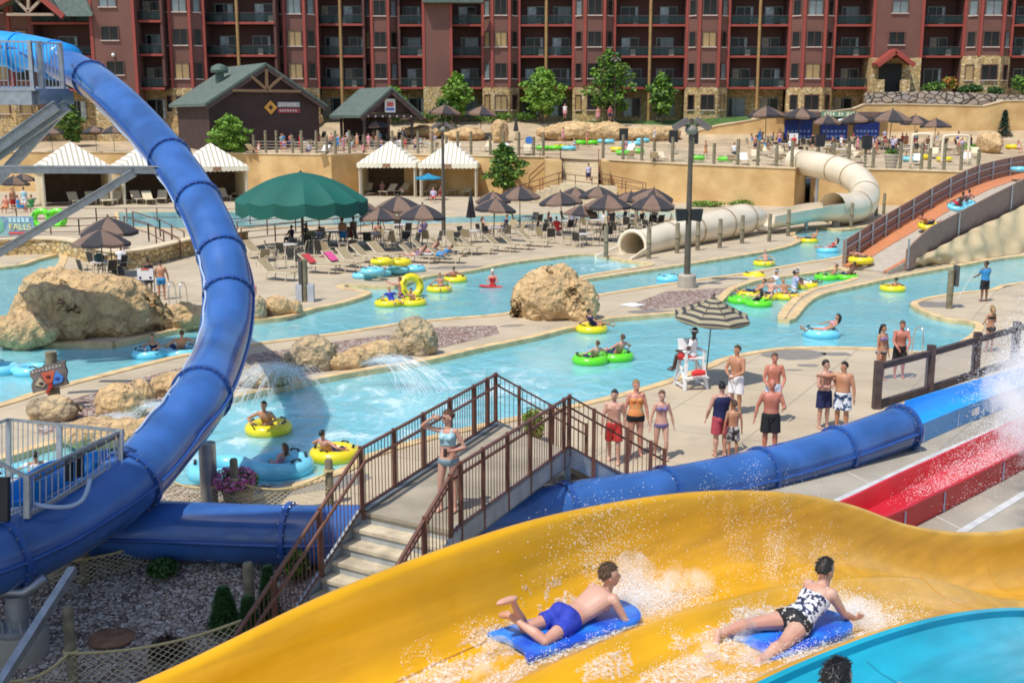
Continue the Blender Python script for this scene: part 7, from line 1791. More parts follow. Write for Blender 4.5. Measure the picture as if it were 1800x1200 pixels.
# ================================================================= riders on the racing slide
board_m = mat('board_blue', (.012, .08, .55), .4, var=0, vs=4, col2=(.02, .20, .70), thr=(.4, .6), coat=.2)
def board(name, label, c, yaw, L_=1.25, w=.56, pitch=0.0):
    m = MB(); out = []
    for i in range(25):
        t = PI * i / 24; out.append((w / 2 * math.cos(t), L_ * .28 + L_ * .22 * math.sin(t) ** .7))
    out += [(-w / 2, -L_ * .5), (-w * .2, -L_ * .44), (w * .2, -L_ * .44), (w / 2, -L_ * .5)]
    rs = []
    for z, k in ((0, .97), (.012, 1.0), (.05, 1.0), (.062, .97)): rs.append([V((x * k, y * k, z + .28 * max(0, y - .35) ** 2)) for x, y in out])
    m.rings(rs); o = m.build(name, board_m, None, smooth=40, loc=c); o.rotation_euler = (pitch, 0, yaw); return tag(o, label, 'slide mat')
hd = TH - PI / 2                               # heading of the slide: local +Y runs down the lane
def onslide(s, n, h=0): return SP(s, n, h)
c1 = onslide(-2.60, .66, -.715); board('slide_mat', 'blue foam slide mat under the boy in blue trunks', c1, hd - .12, 1.30, .56)
PR = dict(up0=(0, .98, .16), up=(0, .92, .38), fwd=(0, .16, -.98), fup=(0, .38, -.92), hf=(0, .95, .12), hu=(0, -.1, 1))
person('boy in bright blue trunks lying on his slide mat with feet raised', c1 + SD * -.05, hd - .12, dict(H=1.43, girth=.98, **{**PR, 'hf': (.45, .9, -.15)}, aL=((-.22, .42, -.9), (-.1, .8, -.42), (0, 1, -.1)), aR=((.24, .42, -.9), (.1, .8, -.42), (0, 1, -.1)), lL=((-.10, -.97, -.10), (.18, -.45, .88)), lR=((.24, -.93, -.12), (-.85, -.40, .42)), fL=(0, -.9, .5), fR=(-.9, -.3, .2)), 'fair', ('short', 'brown'), [('shorts', 'blue')], vox=.0085, seat=c1.z + .13)
c2 = onslide(-1.12, 1.82, -.715); board('slide_mat', 'blue foam slide mat under the woman in the zebra top', c2, hd - .12, 1.12, .54)
person('woman in zebra swim top and black printed shorts riding head first', c2, hd - .08, dict(H=1.40, sex='f', girth=1.55, **{**PR, 'up0': (0, .95, .3), 'up': (0, .74, .67), 'fwd': (0, .3, -.95), 'fup': (0, .67, -.74), 'hf': (.15, 1, 0), 'hu': (0, .0, 1)}, aL=((-.25, .45, -.88), (-.15, .8, -.42), (0, 1, -.1)), aR=((.14, .55, -.84), (-.08, .82, -.42), (-.05, 1, -.1)), lL=((-.34, -.93, .02), (-.12, -.98, .0)), lR=((.24, -.93, -.12), (.12, -.97, -.06)), fL=(0, -.8, -.4), fR=(0, -.8, -.4)), 'fair', ('short', mat('hair_wet', (.03, .024, .018), .6, var=.3, vs=30)), [('tankini', 'print_bw'), ('skirted', 'print_black')], vox=.0085, seat=c2.z + .135)
hd3, k3 = person('dark-haired rider whose head just shows in the turquoise slide', (0, 0, 0), hd, dict(H=1.7, **TUBE), 'fair', ('short', 'black'), [('trunks', 'black')], seat=0, vox=.0099, det=True)
hd3.location = DP(1473, 1192, 6.3) - Matrix.Rotation(hd, 3, 'Z') @ k3.head
# ================================================================= inflatable tubes
TM = {'yellow': mat('tube_yellow', (.82, .66, .015), .3, var=.04, coat=.3), 'cyan': mat('tube_cyan', (.20, .64, .80), .3, var=.04, coat=.3), 'green': mat('tube_green', (.13, .68, .02), .3, var=.04, coat=.3)}
handle_m = mat('tube_handle', (.012, .012, .015), .5)
WZ = -.13
def make_tube(double=False):
    t = thing('inflatable_tube', 'tube', 'inner tube'); m = MB(); RR, r = .42, .175
    cs = [(-.42 - .10, 0), (.42 + .10, 0)] if double else [(0, 0)]
    if double:
        for x, y in cs: m.torus((x, y, .10), RR, r, 30, 12, None, 0, .95)
        me = voxel(m, .028, 4, .5, 'ring', TM['yellow']); link(me, 'ring', t)
    else: m.torus((0, 0, .10), RR, r, 34, 14, None, 0, .95); m.build('ring', TM['yellow'], t, smooth=180)
    for x, y in cs:
        for a in ((.5, 2.6, 3.7, 5.7) if not double else ((2.2, 3.14, 4.1) if x < 0 else (.9, 0, 5.3))):
            h = MB(); p = V((x + (RR + .02) * math.cos(a), y + (RR + .02) * math.sin(a), .285)); d = V((-math.sin(a), math.cos(a), 0)) * .085; h.tube([p - d - V((0, 0, .03)), p - d * .7 + V((0, 0, .015)), p + d * .7 + V((0, 0, .015)), p + d - V((0, 0, .03))], .018, 6); h.ell(p - d, (.035, .035, .012), None, 8, 5); h.ell(p + d, (.035, .035, .012), None, 8, 5); h.build('handle', handle_m, t, smooth=60)
    return t
T1, T2 = make_tube(), make_tube(True)
ufl = {1: False, 2: False}
GRP = 'inflatable river tubes'
def tube(u, v, col, label, double=False, yaw=0.0, z=WZ, tilt=None, sc=1.0, at=None):
    p = at if at is not None else G(u, v, z + .1) - V((0, 0, .1)); src = T2 if double else T1; k = 2 if double else 1
    sw_ = {'ring': TM[col]}
    o = dup(src, p, yaw, label, GRP, sc, sw_)
    if tilt: o.rotation_euler = (tilt[0], tilt[1], yaw)
    return o
RID = {}
def rider(label, tubeobj, dx=0.0, yaw=0.0, skn='fair', hair=('short', 'brown'), wear=('trunks', 'navy'), H=1.6, sex='m', key='a', dz=0.0, dy=0.0, top=None):
    """figures sunk in the ring; a few base meshes are shared"""
    kk = (key, sex, hair[0], wear[0], top and top[0])
    if kk not in RID:
        pose = dict(TUBE)
        if key == 'b': pose.update(up0=(0, -.85, .5), up=(0, -.7, .7), aL=((-.9, .3, -.1), (-.2, .9, -.3)), aR=((.9, .3, -.1), (.2, .9, -.3)), lL=((-.2, 1, .1), (-.1, 1, .05)), lR=((.2, 1, .12), (.05, 1, -.02)))
        if key == 'c': pose.update(up0=(0, .3, .9), up=(0, .5, .85), hf=(0, 1, -.3), aL=((-.7, .6, -.35), (.6, .7, -.2)), aR=((.7, .6, -.35), (-.6, .7, -.2)), lL=((-.2, -.3, -1), (-.1, -.6, -1)), lR=((.2, -.3, -1), (.1, -.6, -1)))
        t, k = person(label, (0, 0, 0), 0, dict(H=1.6, sex=sex, **pose), skn, hair, ([top] if top else []) + [wear], vox=.018, det=False, seat=0)
        RID[kk] = t; first = True
    else: first = False
    loc = V(tubeobj.location); tz = tubeobj.rotation_euler.z; d = V((math.cos(tz) * dx - math.sin(tz) * dy, math.sin(tz) * dx + math.cos(tz) * dy, 0)); p = loc + d + V((0, 0, .12 + dz))
    sw_ = {'body': SK[skn], 'hair': HR[hair[1]], wear[0]: CLM[wear[1]]}
    if top: sw_[top[0]] = CLM[top[1]]
    s = H / 1.6
    if first: o = RID[kk]; o.location = p; o.rotation_euler = (0, 0, yaw); o.scale = (s,) * 3; return o
    return dup(RID[kk], p, yaw, label, None, s, sw_)
t = tube(472, 752, 'yellow', 'yellow tube of the man resting on crossed arms in the wave pool', yaw=.3); rider('dark-haired man leaning over the yellow tube in the wave pool', t, 0, CAMY - .2, 'tan', ('short', 'black'), key='c', H=1.65)
t = tube(588, 797, 'yellow', 'yellow tube against the bridge railing', yaw=.6); rider('boy in the yellow tube beside the bridge railing', t, -.1, -.6, 'pink', ('short', 'black'), key='a', H=1.45)
t = tube(442, 824, 'cyan', 'large light blue double tube by the flower pot', True, .25, sc=1.25); rider('long-haired child sitting in the light blue double tube by the flower pot', t, .55, 1.2, 'fair', ('long', 'brown'), ('suit', 'pink'), 1.3, 'f')
t = tube(1060, 629, 'green', 'bright green double tube in the middle of the wave channel', True, .55); rider('first rider, dark-haired, in the green double tube at mid channel', t, -.4, .5, 'fair', ('short', 'brown'), H=1.5); rider('second rider, taller, in the green double tube at mid channel', t, .55, .6, 'pink', ('short', 'brown'), H=1.65, dz=.05)
t = tube(1040, 578, 'yellow', 'yellow tube below the big tan boulder', yaw=.2); rider('child in a dark shirt sitting up on the yellow tube by the boulder', t, .12, -1.2, 'tan', ('short', 'black'), ('shirt', 'navy'), 1.45, key='a', dz=.12)
t = tube(1443, 586, 'cyan', 'light blue tube of the reclining woman with long black hair', yaw=-.1, sc=1.12); rider('woman with long black hair reclining in the light blue tube', t, .15, PI / 2, 'tan', ('long', 'black'), ('brief', 'pink'), 1.68, 'f', 'b', .10, top=('top', 'pink'))
t = tube(1569, 507, 'yellow', 'lone yellow tube in the right hand channel', yaw=.1); rider('dark-haired rider low in the lone right channel tube', t, 0, .2, 'tan', ('short', 'black'), H=1.5, dz=-.12)
t = tube(1363, 521, 'yellow', 'yellow double tube with a couple below the ramp', True, .1); rider('man at the left of the yellow double tube below the ramp', t, -.25, CAMY - .5, 'fair', ('short', 'brown'), H=1.65, dz=.08); rider('rider at the right of the yellow double tube below the ramp', t, .5, CAMY + .4, 'tan', ('short', 'grey'), H=1.6, dz=.05)
t = tube(1318, 530, 'green', 'green double tube tucked behind the striped parasol', True, -1.0); rider('woman with wet dark hair lying in the green tube behind the parasol', t, .35, .3, 'fair', ('long', 'black'), ('suit', 'navy'), 1.6, 'f', 'b', .06); tt_ = tube(1318, 517, 'yellow', 'yellow tube behind the green one at the parasol', yaw=.2); rider('man stretched out in the yellow tube behind the green one', tt_, .2, PI / 2, 'tan', ('short', 'brown'), H=1.65, key='b', dz=.08)
t = tube(1415, 502, 'yellow', 'yellow tube held by the lifeguard in lilac', yaw=.1, sc=1.05); rider('man in white trunks reclining in the yellow tube held by the lifeguard', t, -.1, -PI / 2 + .2, 'brown', ('short', 'black'), ('trunks', 'white'), 1.7, key='b', dz=.10)
t = tube(1470, 487, 'green', 'green double tube at the foot of the ramp', True, .12); rider('first rider in the green double tube at the foot of the ramp', t, -.3, 1.3, 'tan', ('short', 'brown'), H=1.5); rider('second rider, black-haired, in the green double tube at the foot of the ramp', t, .6, 1.2, 'brown', ('short', 'black'), H=1.6, dz=.05)
t = tube(1513, 462, 'yellow', 'yellow tube sliding off the bottom of the ramp', yaw=.3, at=DP(1513, 464, 58.6) + V((0, 0, .1)), sc=1.1); rider('rider with brown hair on the tube leaving the ramp', t, -.1, -PI / 2 + .6, 'pink', ('short', 'brown'), H=1.65, key='b', dz=.08)
t = tube(1343, 463, 'yellow', 'yellow tube in the upper channel above the empty one', yaw=0); rider('boy sitting up in the yellow tube of the upper channel', t, .1, CAMY, 'fair', ('short', 'brown'), H=1.45, dz=.05)
t = tube(1422, 423, 'yellow', 'yellow tube near the bank where the beige flume bends', yaw=.2); rider('reclining rider in the yellow tube near the flume bend', t, .1, PI / 2, 'tan', ('short', 'brown'), H=1.65, key='b', dz=.1)
t = tube(1455, 440, 'cyan', 'light blue tube against the ramp barrier', yaw=0, sc=1.1); rider('woman in red reclining in the light blue tube by the ramp barrier', t, .1, PI / 2, 'pink', ('long', 'black'), ('suit', 'red'), 1.65, 'f', 'b', .12)
tube(1175, 490, 'cyan', 'empty light blue tube beside the tall lamp post', yaw=.4)
t = tube(772, 508, 'yellow', 'yellow tube left of the wading lifeguard', yaw=.2); rider('boy sitting in the yellow tube left of the wading lifeguard', t, .1, CAMY + .3, 'tan', ('short', 'brown'), H=1.5, dz=.04)
t = tube(800, 491, 'yellow', 'yellow tube behind the boy left of the lifeguard', yaw=.1); rider('dark rider low in the farther yellow tube left of the lifeguard', t, -.1, .2, 'red', ('short', 'brown'), H=1.5)
t = tube(704, 532, 'yellow', 'yellow double tube with two children beside the tube dock', True, .18); rider('child in a blue shirt on the left of the yellow double tube', t, -.35, CAMY + .6, 'tan', ('short', 'blond'), ('shirt', 'blue'), 1.35, dz=.06); rider('child slumped on the right of the yellow double tube', t, .55, CAMY - .5, 'tan', ('short', 'black'), H=1.4, key='c')
tube(722, 510, 'yellow', 'yellow tube standing upright, held by the sunburnt man', yaw=.5, tilt=(R(80), 0), at=G(722, 520, -.1) + V((0, 0, .42)))
for i, (u, v, col, lab, z) in enumerate(((640, 488, 'cyan', 'light blue tube at the left of the dock pile', .0), (668, 484, 'cyan', 'light blue tube in the middle of the dock pile', .02), (655, 480, 'cyan', 'light blue tube lying second in the dock pile', .34), (700, 478, 'cyan', 'light blue tube at the back right of the dock pile', .1), (728, 476, 'cyan', 'light blue tube at the right end of the dock pile', .02), (672, 463, 'yellow', 'left yellow tube on top of the dock pile', .66), (703, 464, 'yellow', 'right yellow tube on top of the dock pile', .55))):
    p = G(u, v, z); tube(u, v, col, lab, yaw=i * .7, at=p, sc=1.0)
t = tube(292, 620, 'cyan', 'light blue double tube left of the blue spiral', True, .22); rider('dark-haired girl leaning on the double tube left of the spiral', t, -.35, CAMY, 'tan', ('short', 'brown'), ('suit', 'navy'), 1.5, 'f', 'c'); rider('boy behind the girl on the double tube left of the spiral', t, .45, .6, 'tan', ('short', 'brown'), H=1.6, dz=.08)
t = tube(40, 838, 'cyan', 'pale blue tube behind the grey guard rail', yaw=.2, sc=1.1); rider('child in a pale shirt behind the grey guard rail', t, .3, .4, 'tan', ('short', 'black'), ('shirt', 'white'), 1.4)
t = tube(0, 0, 'cyan', 'light blue double tube riding up the conveyor ramp', True, 1.0, at=DP(1690, 364, 66.3), tilt=None); t.rotation_euler = (R(12), R(-8), .75); rider('first rider up the conveyor ramp in the light blue tube', t, -.3, .3, 'brown', ('short', 'black'), ('trunks', 'red'), 1.6, dz=.1); rider('second rider up the conveyor ramp in the light blue tube', t, .5, .2, 'pink', ('short', 'black'), ('trunks', 'white'), 1.6, dz=.2)
t = tube(0, 0, 'yellow', 'yellow tube riding up the conveyor ramp', False, 0, at=DP(1632, 399, 64.0)); t.rotation_euler = (R(12), R(-8), .3); rider('dark-haired rider reclining in the yellow tube on the ramp', t, -.1, -PI / 2 + .5, 'red', ('short', 'black'), H=1.65, key='b', dz=.12)
tube(0, 0, 'cyan', 'light blue tube leaving the top of the ramp', False, 0, at=DP(1792, 300, 76.5))
# unused originals become real tubes
T1.location = G(1326, 485, WZ + .1) - V((0, 0, .1)); T1['label'] = 'empty yellow tube pushed by the lifeguard in white'; T1['group'] = GRP
T2.location = G(30, 655, WZ); T2.rotation_euler = (0, 0, -.15); T2['label'] = 'empty light blue double tube at the left picture edge'; T2['group'] = GRP
for ch in T2.children:
    if ch.name.startswith('ring'): ch.material_slots[0].link = 'OBJECT'; ch.material_slots[0].material = TM['cyan']
# ================================================================= guests farther back: shared figures with their own colours
LIB = {}
def guest(label, pose, p, yaw, skn='tan', hr='brown', cl=('navy', None), s=1.0, group=None):
    if pose not in LIB:
        pz = {'stand': dict(H=1.72, girth=1.05), 'walk': dict(H=1.70, **WALK), 'sit': dict(H=1.70, **SIT), 'lie': dict(H=1.68, **LIE)}[pose[0] if isinstance(pose, tuple) else pose.split('_')[0]]
        fem = pose.endswith('_f'); pz['sex'] = 'f' if fem else 'm'
        seat = {'sit': .47, 'lie': .47}.get(pose.split('_')[0])
        t, k = person(label, (0, 0, 0), 0, pz, skn, ('long' if fem else 'short', hr), [('tankini' if fem else 'tshirt', 'white'), ('brief' if fem else 'trunks', 'navy')], vox=.026, det=False, seat=seat)
        LIB[pose] = (t, t.location.z); fresh = True
    else: fresh = False
    t, z0 = LIB[pose]; fem = pose.endswith('_f')
    tp, bt_ = cl[1], cl[0]; sw_ = {'body': SK[skn], 'hair': HR[hr], 'trunks': CLM[bt_], 'brief': CLM[bt_], 'tshirt': CLM[tp] if tp else SK[skn], 'tankini': CLM[tp or bt_]}
    q = V(p) + V((0, 0, z0 * s))
    if fresh:
        for c in t.children:
            n_ = c.name.split('.')[0]
            if n_ in sw_: c.material_slots[0].link = 'OBJECT'; c.material_slots[0].material = sw_[n_]
        t.location = q; t.rotation_euler = (0, 0, yaw); t.scale = (s,) * 3
        return t
    return dup(t, q, yaw, label, group, s, sw_)
near_g = [('stand', 603, 433, .3, 'tan', 'brown', ('sky', None), 'man in bright blue trunks standing right of the green canopy post'), ('stand', 622, 430, .8, 'brown', 'black', ('red', None), 'dark man standing beside the man in bright blue trunks'), ('sit', 665, 425, .4, 'red', 'brown', ('blue', None), 'bare-backed guest in blue shorts seated under the brown umbrella'),
  ('sit_f', 850, 414, -1.2, 'fair', 'auburn', ('black', 'black'), 'woman in black seated at the table right of the closed umbrella'), ('sit', 889, 410, 1.4, 'tan', 'black', ('navy', 'navy'), 'dark-haired guest facing the woman in black'), ('sit_f', 966, 404, -.8, 'pink', 'brown', ('pink', 'pink'), 'guest in pink at the left of the umbrella crowd'), ('sit', 979, 414, -.5, 'red', 'brown', ('red', 'red'), 'child in red at the left of the umbrella crowd'), ('sit', 1006, 400, .6, 'fair', 'brown', ('white', 'lilac'), 'guest in a lilac top under the umbrellas'), ('stand', 1075, 410, .3, 'fair', 'grey', ('black', 'black'), 'standing guest in black with white towels under the umbrellas'), ('sit', 1062, 402, -1, 'tan', 'black', ('white', 'white'), 'guest in white seated under the umbrellas'), ('sit', 1128, 398, .8, 'tan', 'black', ('black', 'black'), 'guest in black seated near the far table by the flume'), ('sit', 512, 432, 1, 'brown', 'black', ('black', 'navy'), 'guest in dark clothes in the shade left of the canopy post'), ('sit', 540, 428, -1, 'brown', 'black', ('navy', 'black'), 'guest in dark clothes in the shade at the canopy post'), ('sit', 562, 434, .5, 'tan', 'brown', ('navy', 'lilac'), 'guest in a lilac shirt in the shade right of the canopy post'), ('sit', 745, 418, .5, 'red', 'auburn', ('blue', 'purple'), 'guest in purple seated left of the dark lamp post'),
  ('sit', 214, 474, CAMY, 'brown', 'black', ('black', 'white'), 'guest in a white vest under the umbrella by the rock outcrop'), ('walk', 1057, 330, .2, 'tan', 'brown', ('navy', 'lilac'), 'guest climbing the outdoor stairs with a dark bag'),
  ('sit_f', 672, 342, CAMY, 'fair', 'auburn', ('black', 'pink'), 'woman in a pink hat sitting in the left striped cabana'), ('sit', 762, 356, CAMY, 'pink', 'brown', ('red', 'lilac'), 'lifeguard in red shorts sitting under the bright blue sunshade'), ('sit_f', 775, 352, CAMY, 'pink', 'brown', ('red', 'red'), 'woman in red beside the lamp post before the right cabana')]
for pose, u, v, yw, s_, h_, c_, lab in near_g:
    p = G(u, v) if u != 1057 else V((bl_.x + 2.4, bl_.y - .9, 1.75))
    guest(lab, pose, p, yw, s_, h_, c_, 1.1 if v < 360 else 1.0)
for pose, u, v, s_, h_, c_, lab in (('lie_f', 733, 463, 'fair', 'brown', ('white', 'purple'), 'woman in purple with a white towel over her legs on a lounger'), ('lie_f', 755, 456, 'pink', 'auburn', ('pink', 'pink'), 'sunbather in coral lying on a lounger'), ('lie', 779, 463, 'tan', 'brown', ('sky', 'sky'), 'boy in blue shirt and blue shorts on a lounger'), ('lie_f', 708, 344, 'fair', 'black', ('white', 'white'), 'guest wrapped in white on a lounger in the left striped cabana')):
    guest(lab, pose, G(u, v), FR_ + .15 if v > 400 else -.5, s_, h_, c_)
# towels
def towel(label, p, rz, col, sz=(.56, .62), lean=.72):
    m = MB(); h = V((0, .59 * sz[1] / .78, .51 * sz[1] / .78)); a = V((-sz[0] / 2, .35, .45)); b = V((sz[0] / 2, .35, .45)); n = V((0, -.06, .07)); m.prism([a + n, b + n, b + h + n, a + h + n], (0, -.012, .015)); m.prism([a + h + n, b + h + n, b + h + V((0, .12, -.2)), a + h + V((0, .12, -.2))], (0, .015, .0))
    o = m.build('towel', mat('towel_' + col[0], col[1], .95, var=.1), None, loc=p); o.rotation_euler = (0, 0, rz); return tag(o, label, 'towel')
towel('red towel draped over a tan lounger back', G(560, 480), FR_ + .1, ('red', (.62, .06, .08))); towel('bright pink towel draped over a tan lounger back', G(597, 476), FR_, ('hotpink', (.75, .10, .30)))
m = MB(); m.prism([V((-.3, -.9, .41)), V((.3, -.9, .41)), V((.3, .1, .40)), V((-.3, .1, .40))], (0, 0, .03)); o = m.build('towel', mat('towel_white', (.8, .8, .8), .95), None, loc=G(735, 462) + V((0, 0, .1))); o.rotation_euler = (0, 0, FR_ + .15); tag(o, 'white towel over the reading woman\'s lounger', 'towel')
m = MB(); m.prism([V((-.3, -.98, .41)), V((.3, -.98, .41)), V((.3, -.2, .40)), V((-.3, -.2, .40))], (0, 0, .03)); o = m.build('towel', mat('towel_pink', (.72, .30, .42), .95), None, loc=G(786, 450)); o.rotation_euler = (0, 0, FR_ + .2); tag(o, 'pink towel spread over the foot of a lounger', 'towel')
def bag(label, p, col, s=1.0):
    m = MB(); m.ell((0, 0, .2 * s), (.26 * s, .2 * s, .22 * s)); m.tube(cr([(-.14 * s, 0, .36 * s), (-.08 * s, 0, .5 * s), (.08 * s, 0, .5 * s), (.14 * s, 0, .36 * s)], 3), .02, 5); tag(m.build('beach_bag', col, smooth=60, loc=p), label, 'bag')
bag('dark green bag on the front table by the rock outcrop', G(177, 486) + V((0, 0, .74)), mat('bag_green', (.02, .06, .05), .8)); bag('black bag beside the rock outcrop umbrella table', G(208, 488), blackp, 1.3); bag('dark bag under the first row lounger', G(690, 470), blackp)
# terrace crowd
rt = random.Random(21); cols = [('navy', None), ('red', 'red'), ('black', 'white'), ('pink', 'pink'), ('navy', 'lilac'), ('blue', None), ('orange', None), ('white', 'white'), ('black', 'black'), ('sky', 'sky'), ('rose', 'aqua')]
spots = [(432, 248), (445, 244), (468, 262), (474, 254), (498, 262), (512, 262), (528, 265), (568, 262), (575, 266), (583, 262), (598, 262), (604, 268), (618, 266), (628, 262), (652, 262), (668, 258), (690, 258), (712, 262), (733, 254), (765, 262), (1180, 262), (1150, 250), (1100, 266), (1112, 268), (1240, 278), (1290, 282), (1345, 264), (1370, 258), (1395, 266), (1428, 262), (1442, 268), (1462, 262), (1478, 266), (1507, 268), (1522, 262), (1540, 272), (1572, 268), (1600, 274), (1608, 268), (1622, 276), (1660, 266), (1690, 272), (1760, 262), (1790, 268), (990, 250), (1010, 262), (1032, 258)] + [(rt.choice([rt.randint(450, 760), rt.randint(1310, 1720)]), rt.randint(250, 274)) for _ in range(60)]
for i, (u, v) in enumerate(spots):
    c_ = cols[(i * 7 + 3) % 11]; pose = rt.choice(['stand', 'walk', 'sit_f', 'sit', 'stand']); p = HT(u, v); side = 'left' if u < 960 else 'right'; j = sorted((x, y) for x, y in spots if (x < 960) == (u < 960)).index((u, v))
    top_ = (c_[1] or 'bare-chested'); wear_ = f'{top_} top' if c_[1] else 'no shirt'
    guest(f'guest in {wear_} and {c_[0]} bottoms, {ordn(j)} from the left, {side} half of terrace', pose, p, rt.uniform(0, 6.2), rt.choice(['fair', 'pink', 'tan', 'red']), rt.choice(['brown', 'black', 'blond']), c_, 1.0)
for i, (u, v, c_, lab) in enumerate(((12, 374, ('orange', None), 'man with sunburnt back at the left edge before the first cabana'), (24, 372, ('red', None), 'guest in red bottoms near the left edge'), (34, 374, ('sky', 'sky'), 'guest in blue near the first cabana'), (44, 370, ('white', 'aqua'), 'guest in aqua near the first cabana'), (56, 373, ('green', 'green'), 'guest in green at the first cabana curtain'))):
    guest(lab, 'stand' if i % 2 else 'sit', G(u, v), CAMY + i, ['red', 'tan', 'pink', 'fair', 'tan'][i], 'brown', c_, 1.15)
for u, v, c_, lab in ((993, 208, ('pink', 'white'), 'guest in white hat and pink shorts on the rock deck'), (1051, 213, ('pink', None), 'guest at the right of the rock deck'), (1072, 212, ('navy', 'rose'), 'guest in a rose top on the rock deck')):
    p = Y(u, v, 142); guest(lab, 'stand', V((p.x, p.y, p.z - .0)), CAMY, 'pink', 'blond', c_, 1.0)
# tube piles on the terrace
for i, (u, v, col, dbl) in enumerate(((965, 264, 'green', 1), (985, 262, 'yellow', 0), (1000, 264, 'cyan', 0), (1020, 254, 'green', 0), (1040, 254, 'green', 0), (1065, 252, 'cyan', 1), (1082, 246, 'cyan', 0), (1110, 256, 'cyan', 1), (1130, 250, 'cyan', 0), (1085, 266, 'yellow', 0), (1120, 270, 'green', 0), (1095, 272, 'green', 0), (1275, 284, 'green', 0), (1225, 282, 'green', 0), (1600, 284, 'cyan', 0), (1620, 280, 'yellow', 0), (1660, 284, 'yellow', 0), (1708, 262, 'green', 0), (1780, 262, 'yellow', 0))):
    p = HT(u, v); tube(0, 0, col, f'{col.replace("cyan", "light blue")} tube on the upper terrace, {ordn(i)} from the left', bool(dbl), i, at=p + V((0, 0, .1)), sc=1.35)
for i, u in enumerate((75, 102)): tube(0, 0, 'green', ['left', 'right'][i] + ' lime tube hanging behind the far left railing', False, 0, at=G(u, 398) + V((0, 0, .55)), tilt=(R(78), 0), sc=1.3)
# ================================================================= water in motion
drop_m = mat('spray_drops', (.90, .93, .96), .15, var=0, spec=.6)
def drops(mb, p, r, rg, mi=0):
    a = rg.uniform(0, 6.28); q = [V((math.cos(a + i * 2.094), math.sin(a + i * 2.094), -.4)) * r for i in range(3)] + [V((0, 0, 1)) * r]
    mb.add([p + x for x in q], [(0, 1, 2), (0, 3, 1), (1, 3, 2), (2, 3, 0)])
def spray(label, fn, n, rg, name='splash'):
    """fn(rg) -> (point, radius)"""
    m = MB()
    for _ in range(n): p, r = fn(rg); drops(m, p, r, rg)
    return tag(m.build(name, drop_m, fix=False), label, None, None, 'stuff')
rg = random.Random(77)
def wake(s0, s1, n0, n1, hh, spread):
    def f(r):
        s = lerp(s0, s1, r.random()); n = lerp(n0, n1, r.random()); z = r.random() ** 2.4 * hh
        return SP(s + r.gauss(0, spread), n, 0) * 0 + V((SP(s, n, 0).x, SP(s, n, 0).y, floorz(s, n) + z)), r.uniform(.0018, .0062)
    return f
def floorz(s, n):
    t = (n % 1.2) if n > 0 else 0; h = interp(t, [(.0, -.57), (.07, -.595), (.15, -.65), (.26, -.70), (.42, -.73), (.6, -.738), (.78, -.73), (.94, -.70), (1.05, -.65), (1.13, -.595), (1.2, -.57)])
    if n < .3: h = interp(n, [(.04, -.03), (.11, -.4), (.2, -.6), (.33, -.70)])
    return sinterp(s, rimz) + h
def patch(s, n, sd): return noise.noise(V((s * 2.2, n * 5.0, sd))) + .5 * noise.noise(V((s * 6, n * 11, sd + 3)))
def P3(s, n, z): q = SP(s, n, 0); return V((q.x, q.y, floorz(s, n) + z))
def pick(r, fs, fn_, sd, thr):
    for _ in range(30):
        s, n = fs(r), fn_(r)
        if patch(s, n, sd) > thr: return s, n
    return s, n
def foamsheet(label, s0, s1, n0, n1, sd, thr, dens=None):
    """connected sheets of broken foam on the wet slide"""
    m = MB(); ds, dn_ = .022, .02; ns, nn = int((s1 - s0) / ds), int((n1 - n0) / dn_); idx = {}
    def val(i, j):
        s, n = s0 + i * ds, n0 + j * dn_; e = min(1, (s - s0) / .5, (s1 - s) / .25) ; f = min(1, (n - n0) / .12, (n1 - n) / .12)
        return patch(s, n, sd) + .35 * noise.noise(V((s * 16, n * 22, sd))) - thr - (1 - e) * .9 - (1 - f) * .6
    def vid(i, j):
        if (i, j) not in idx:
            s, n = s0 + i * ds, n0 + j * dn_; h = max(0, val(i, j)); idx[(i, j)] = len(m.v); m.v.append(P3(s, n, .004 + min(.05, h * .06) + .008 * noise.noise(V((s * 40, n * 40, 1)))))
        return idx[(i, j)]
    for i in range(ns):
        for j in range(nn):
            if val(i + .5, j + .5) > 0: m.f.append([vid(i, j), vid(i + 1, j), vid(i + 1, j + 1), vid(i, j + 1)]); m.m.append(0)
    return tag(m.build('wake_foam', slide_foam, smooth=180, fix=False), label, None, None, 'stuff')
slide_foam = mat('slide_foam', (.88, .89, .88), .45, var=.06, vs=20, bump=.01, bs=45)
def lacy(m, sc_, lo, hi, top):
    n, l = m.node_tree.nodes, m.node_tree.links; tc = n.new('ShaderNodeTexCoord'); t = n.new('ShaderNodeTexNoise'); t.inputs['Scale'].default_value = sc_; t.inputs['Detail'].default_value = 5; t.inputs['Roughness'].default_value = .7; l.new(tc.outputs['Object'], t.inputs['Vector'])
    r = n.new('ShaderNodeMapRange'); r.inputs['From Min'].default_value = lo; r.inputs['From Max'].default_value = hi; r.inputs['To Max'].default_value = top; l.new(t.outputs['Fac'], r.inputs['Value']); l.new(r.outputs[0], n['Principled BSDF'].inputs['Alpha'])
lacy(slide_foam, 34, .42, .68, .75)
foamsheet('foam trailing behind the boy on the yellow slide', -4.9, -2.35, .22, 1.12, 2, -.12)
foamsheet('churned foam along the near side of the boy', -3.4, -2.0, .88, 1.14, 5, -.35)
foamsheet('churned foam along the far side of the boy', -3.1, -1.9, .12, .42, 6, -.25)
foamsheet('foam trailing behind the woman on the yellow slide', -3.6, -.75, 1.3, 2.32, 9, -.18)
foamsheet('churned foam beside the woman', -1.7, -.2, 2.02, 2.34, 11, -.35)
foamsheet('curl of foam on the far side of the woman', -1.9, -.6, 1.28, 1.62, 13, -.2)
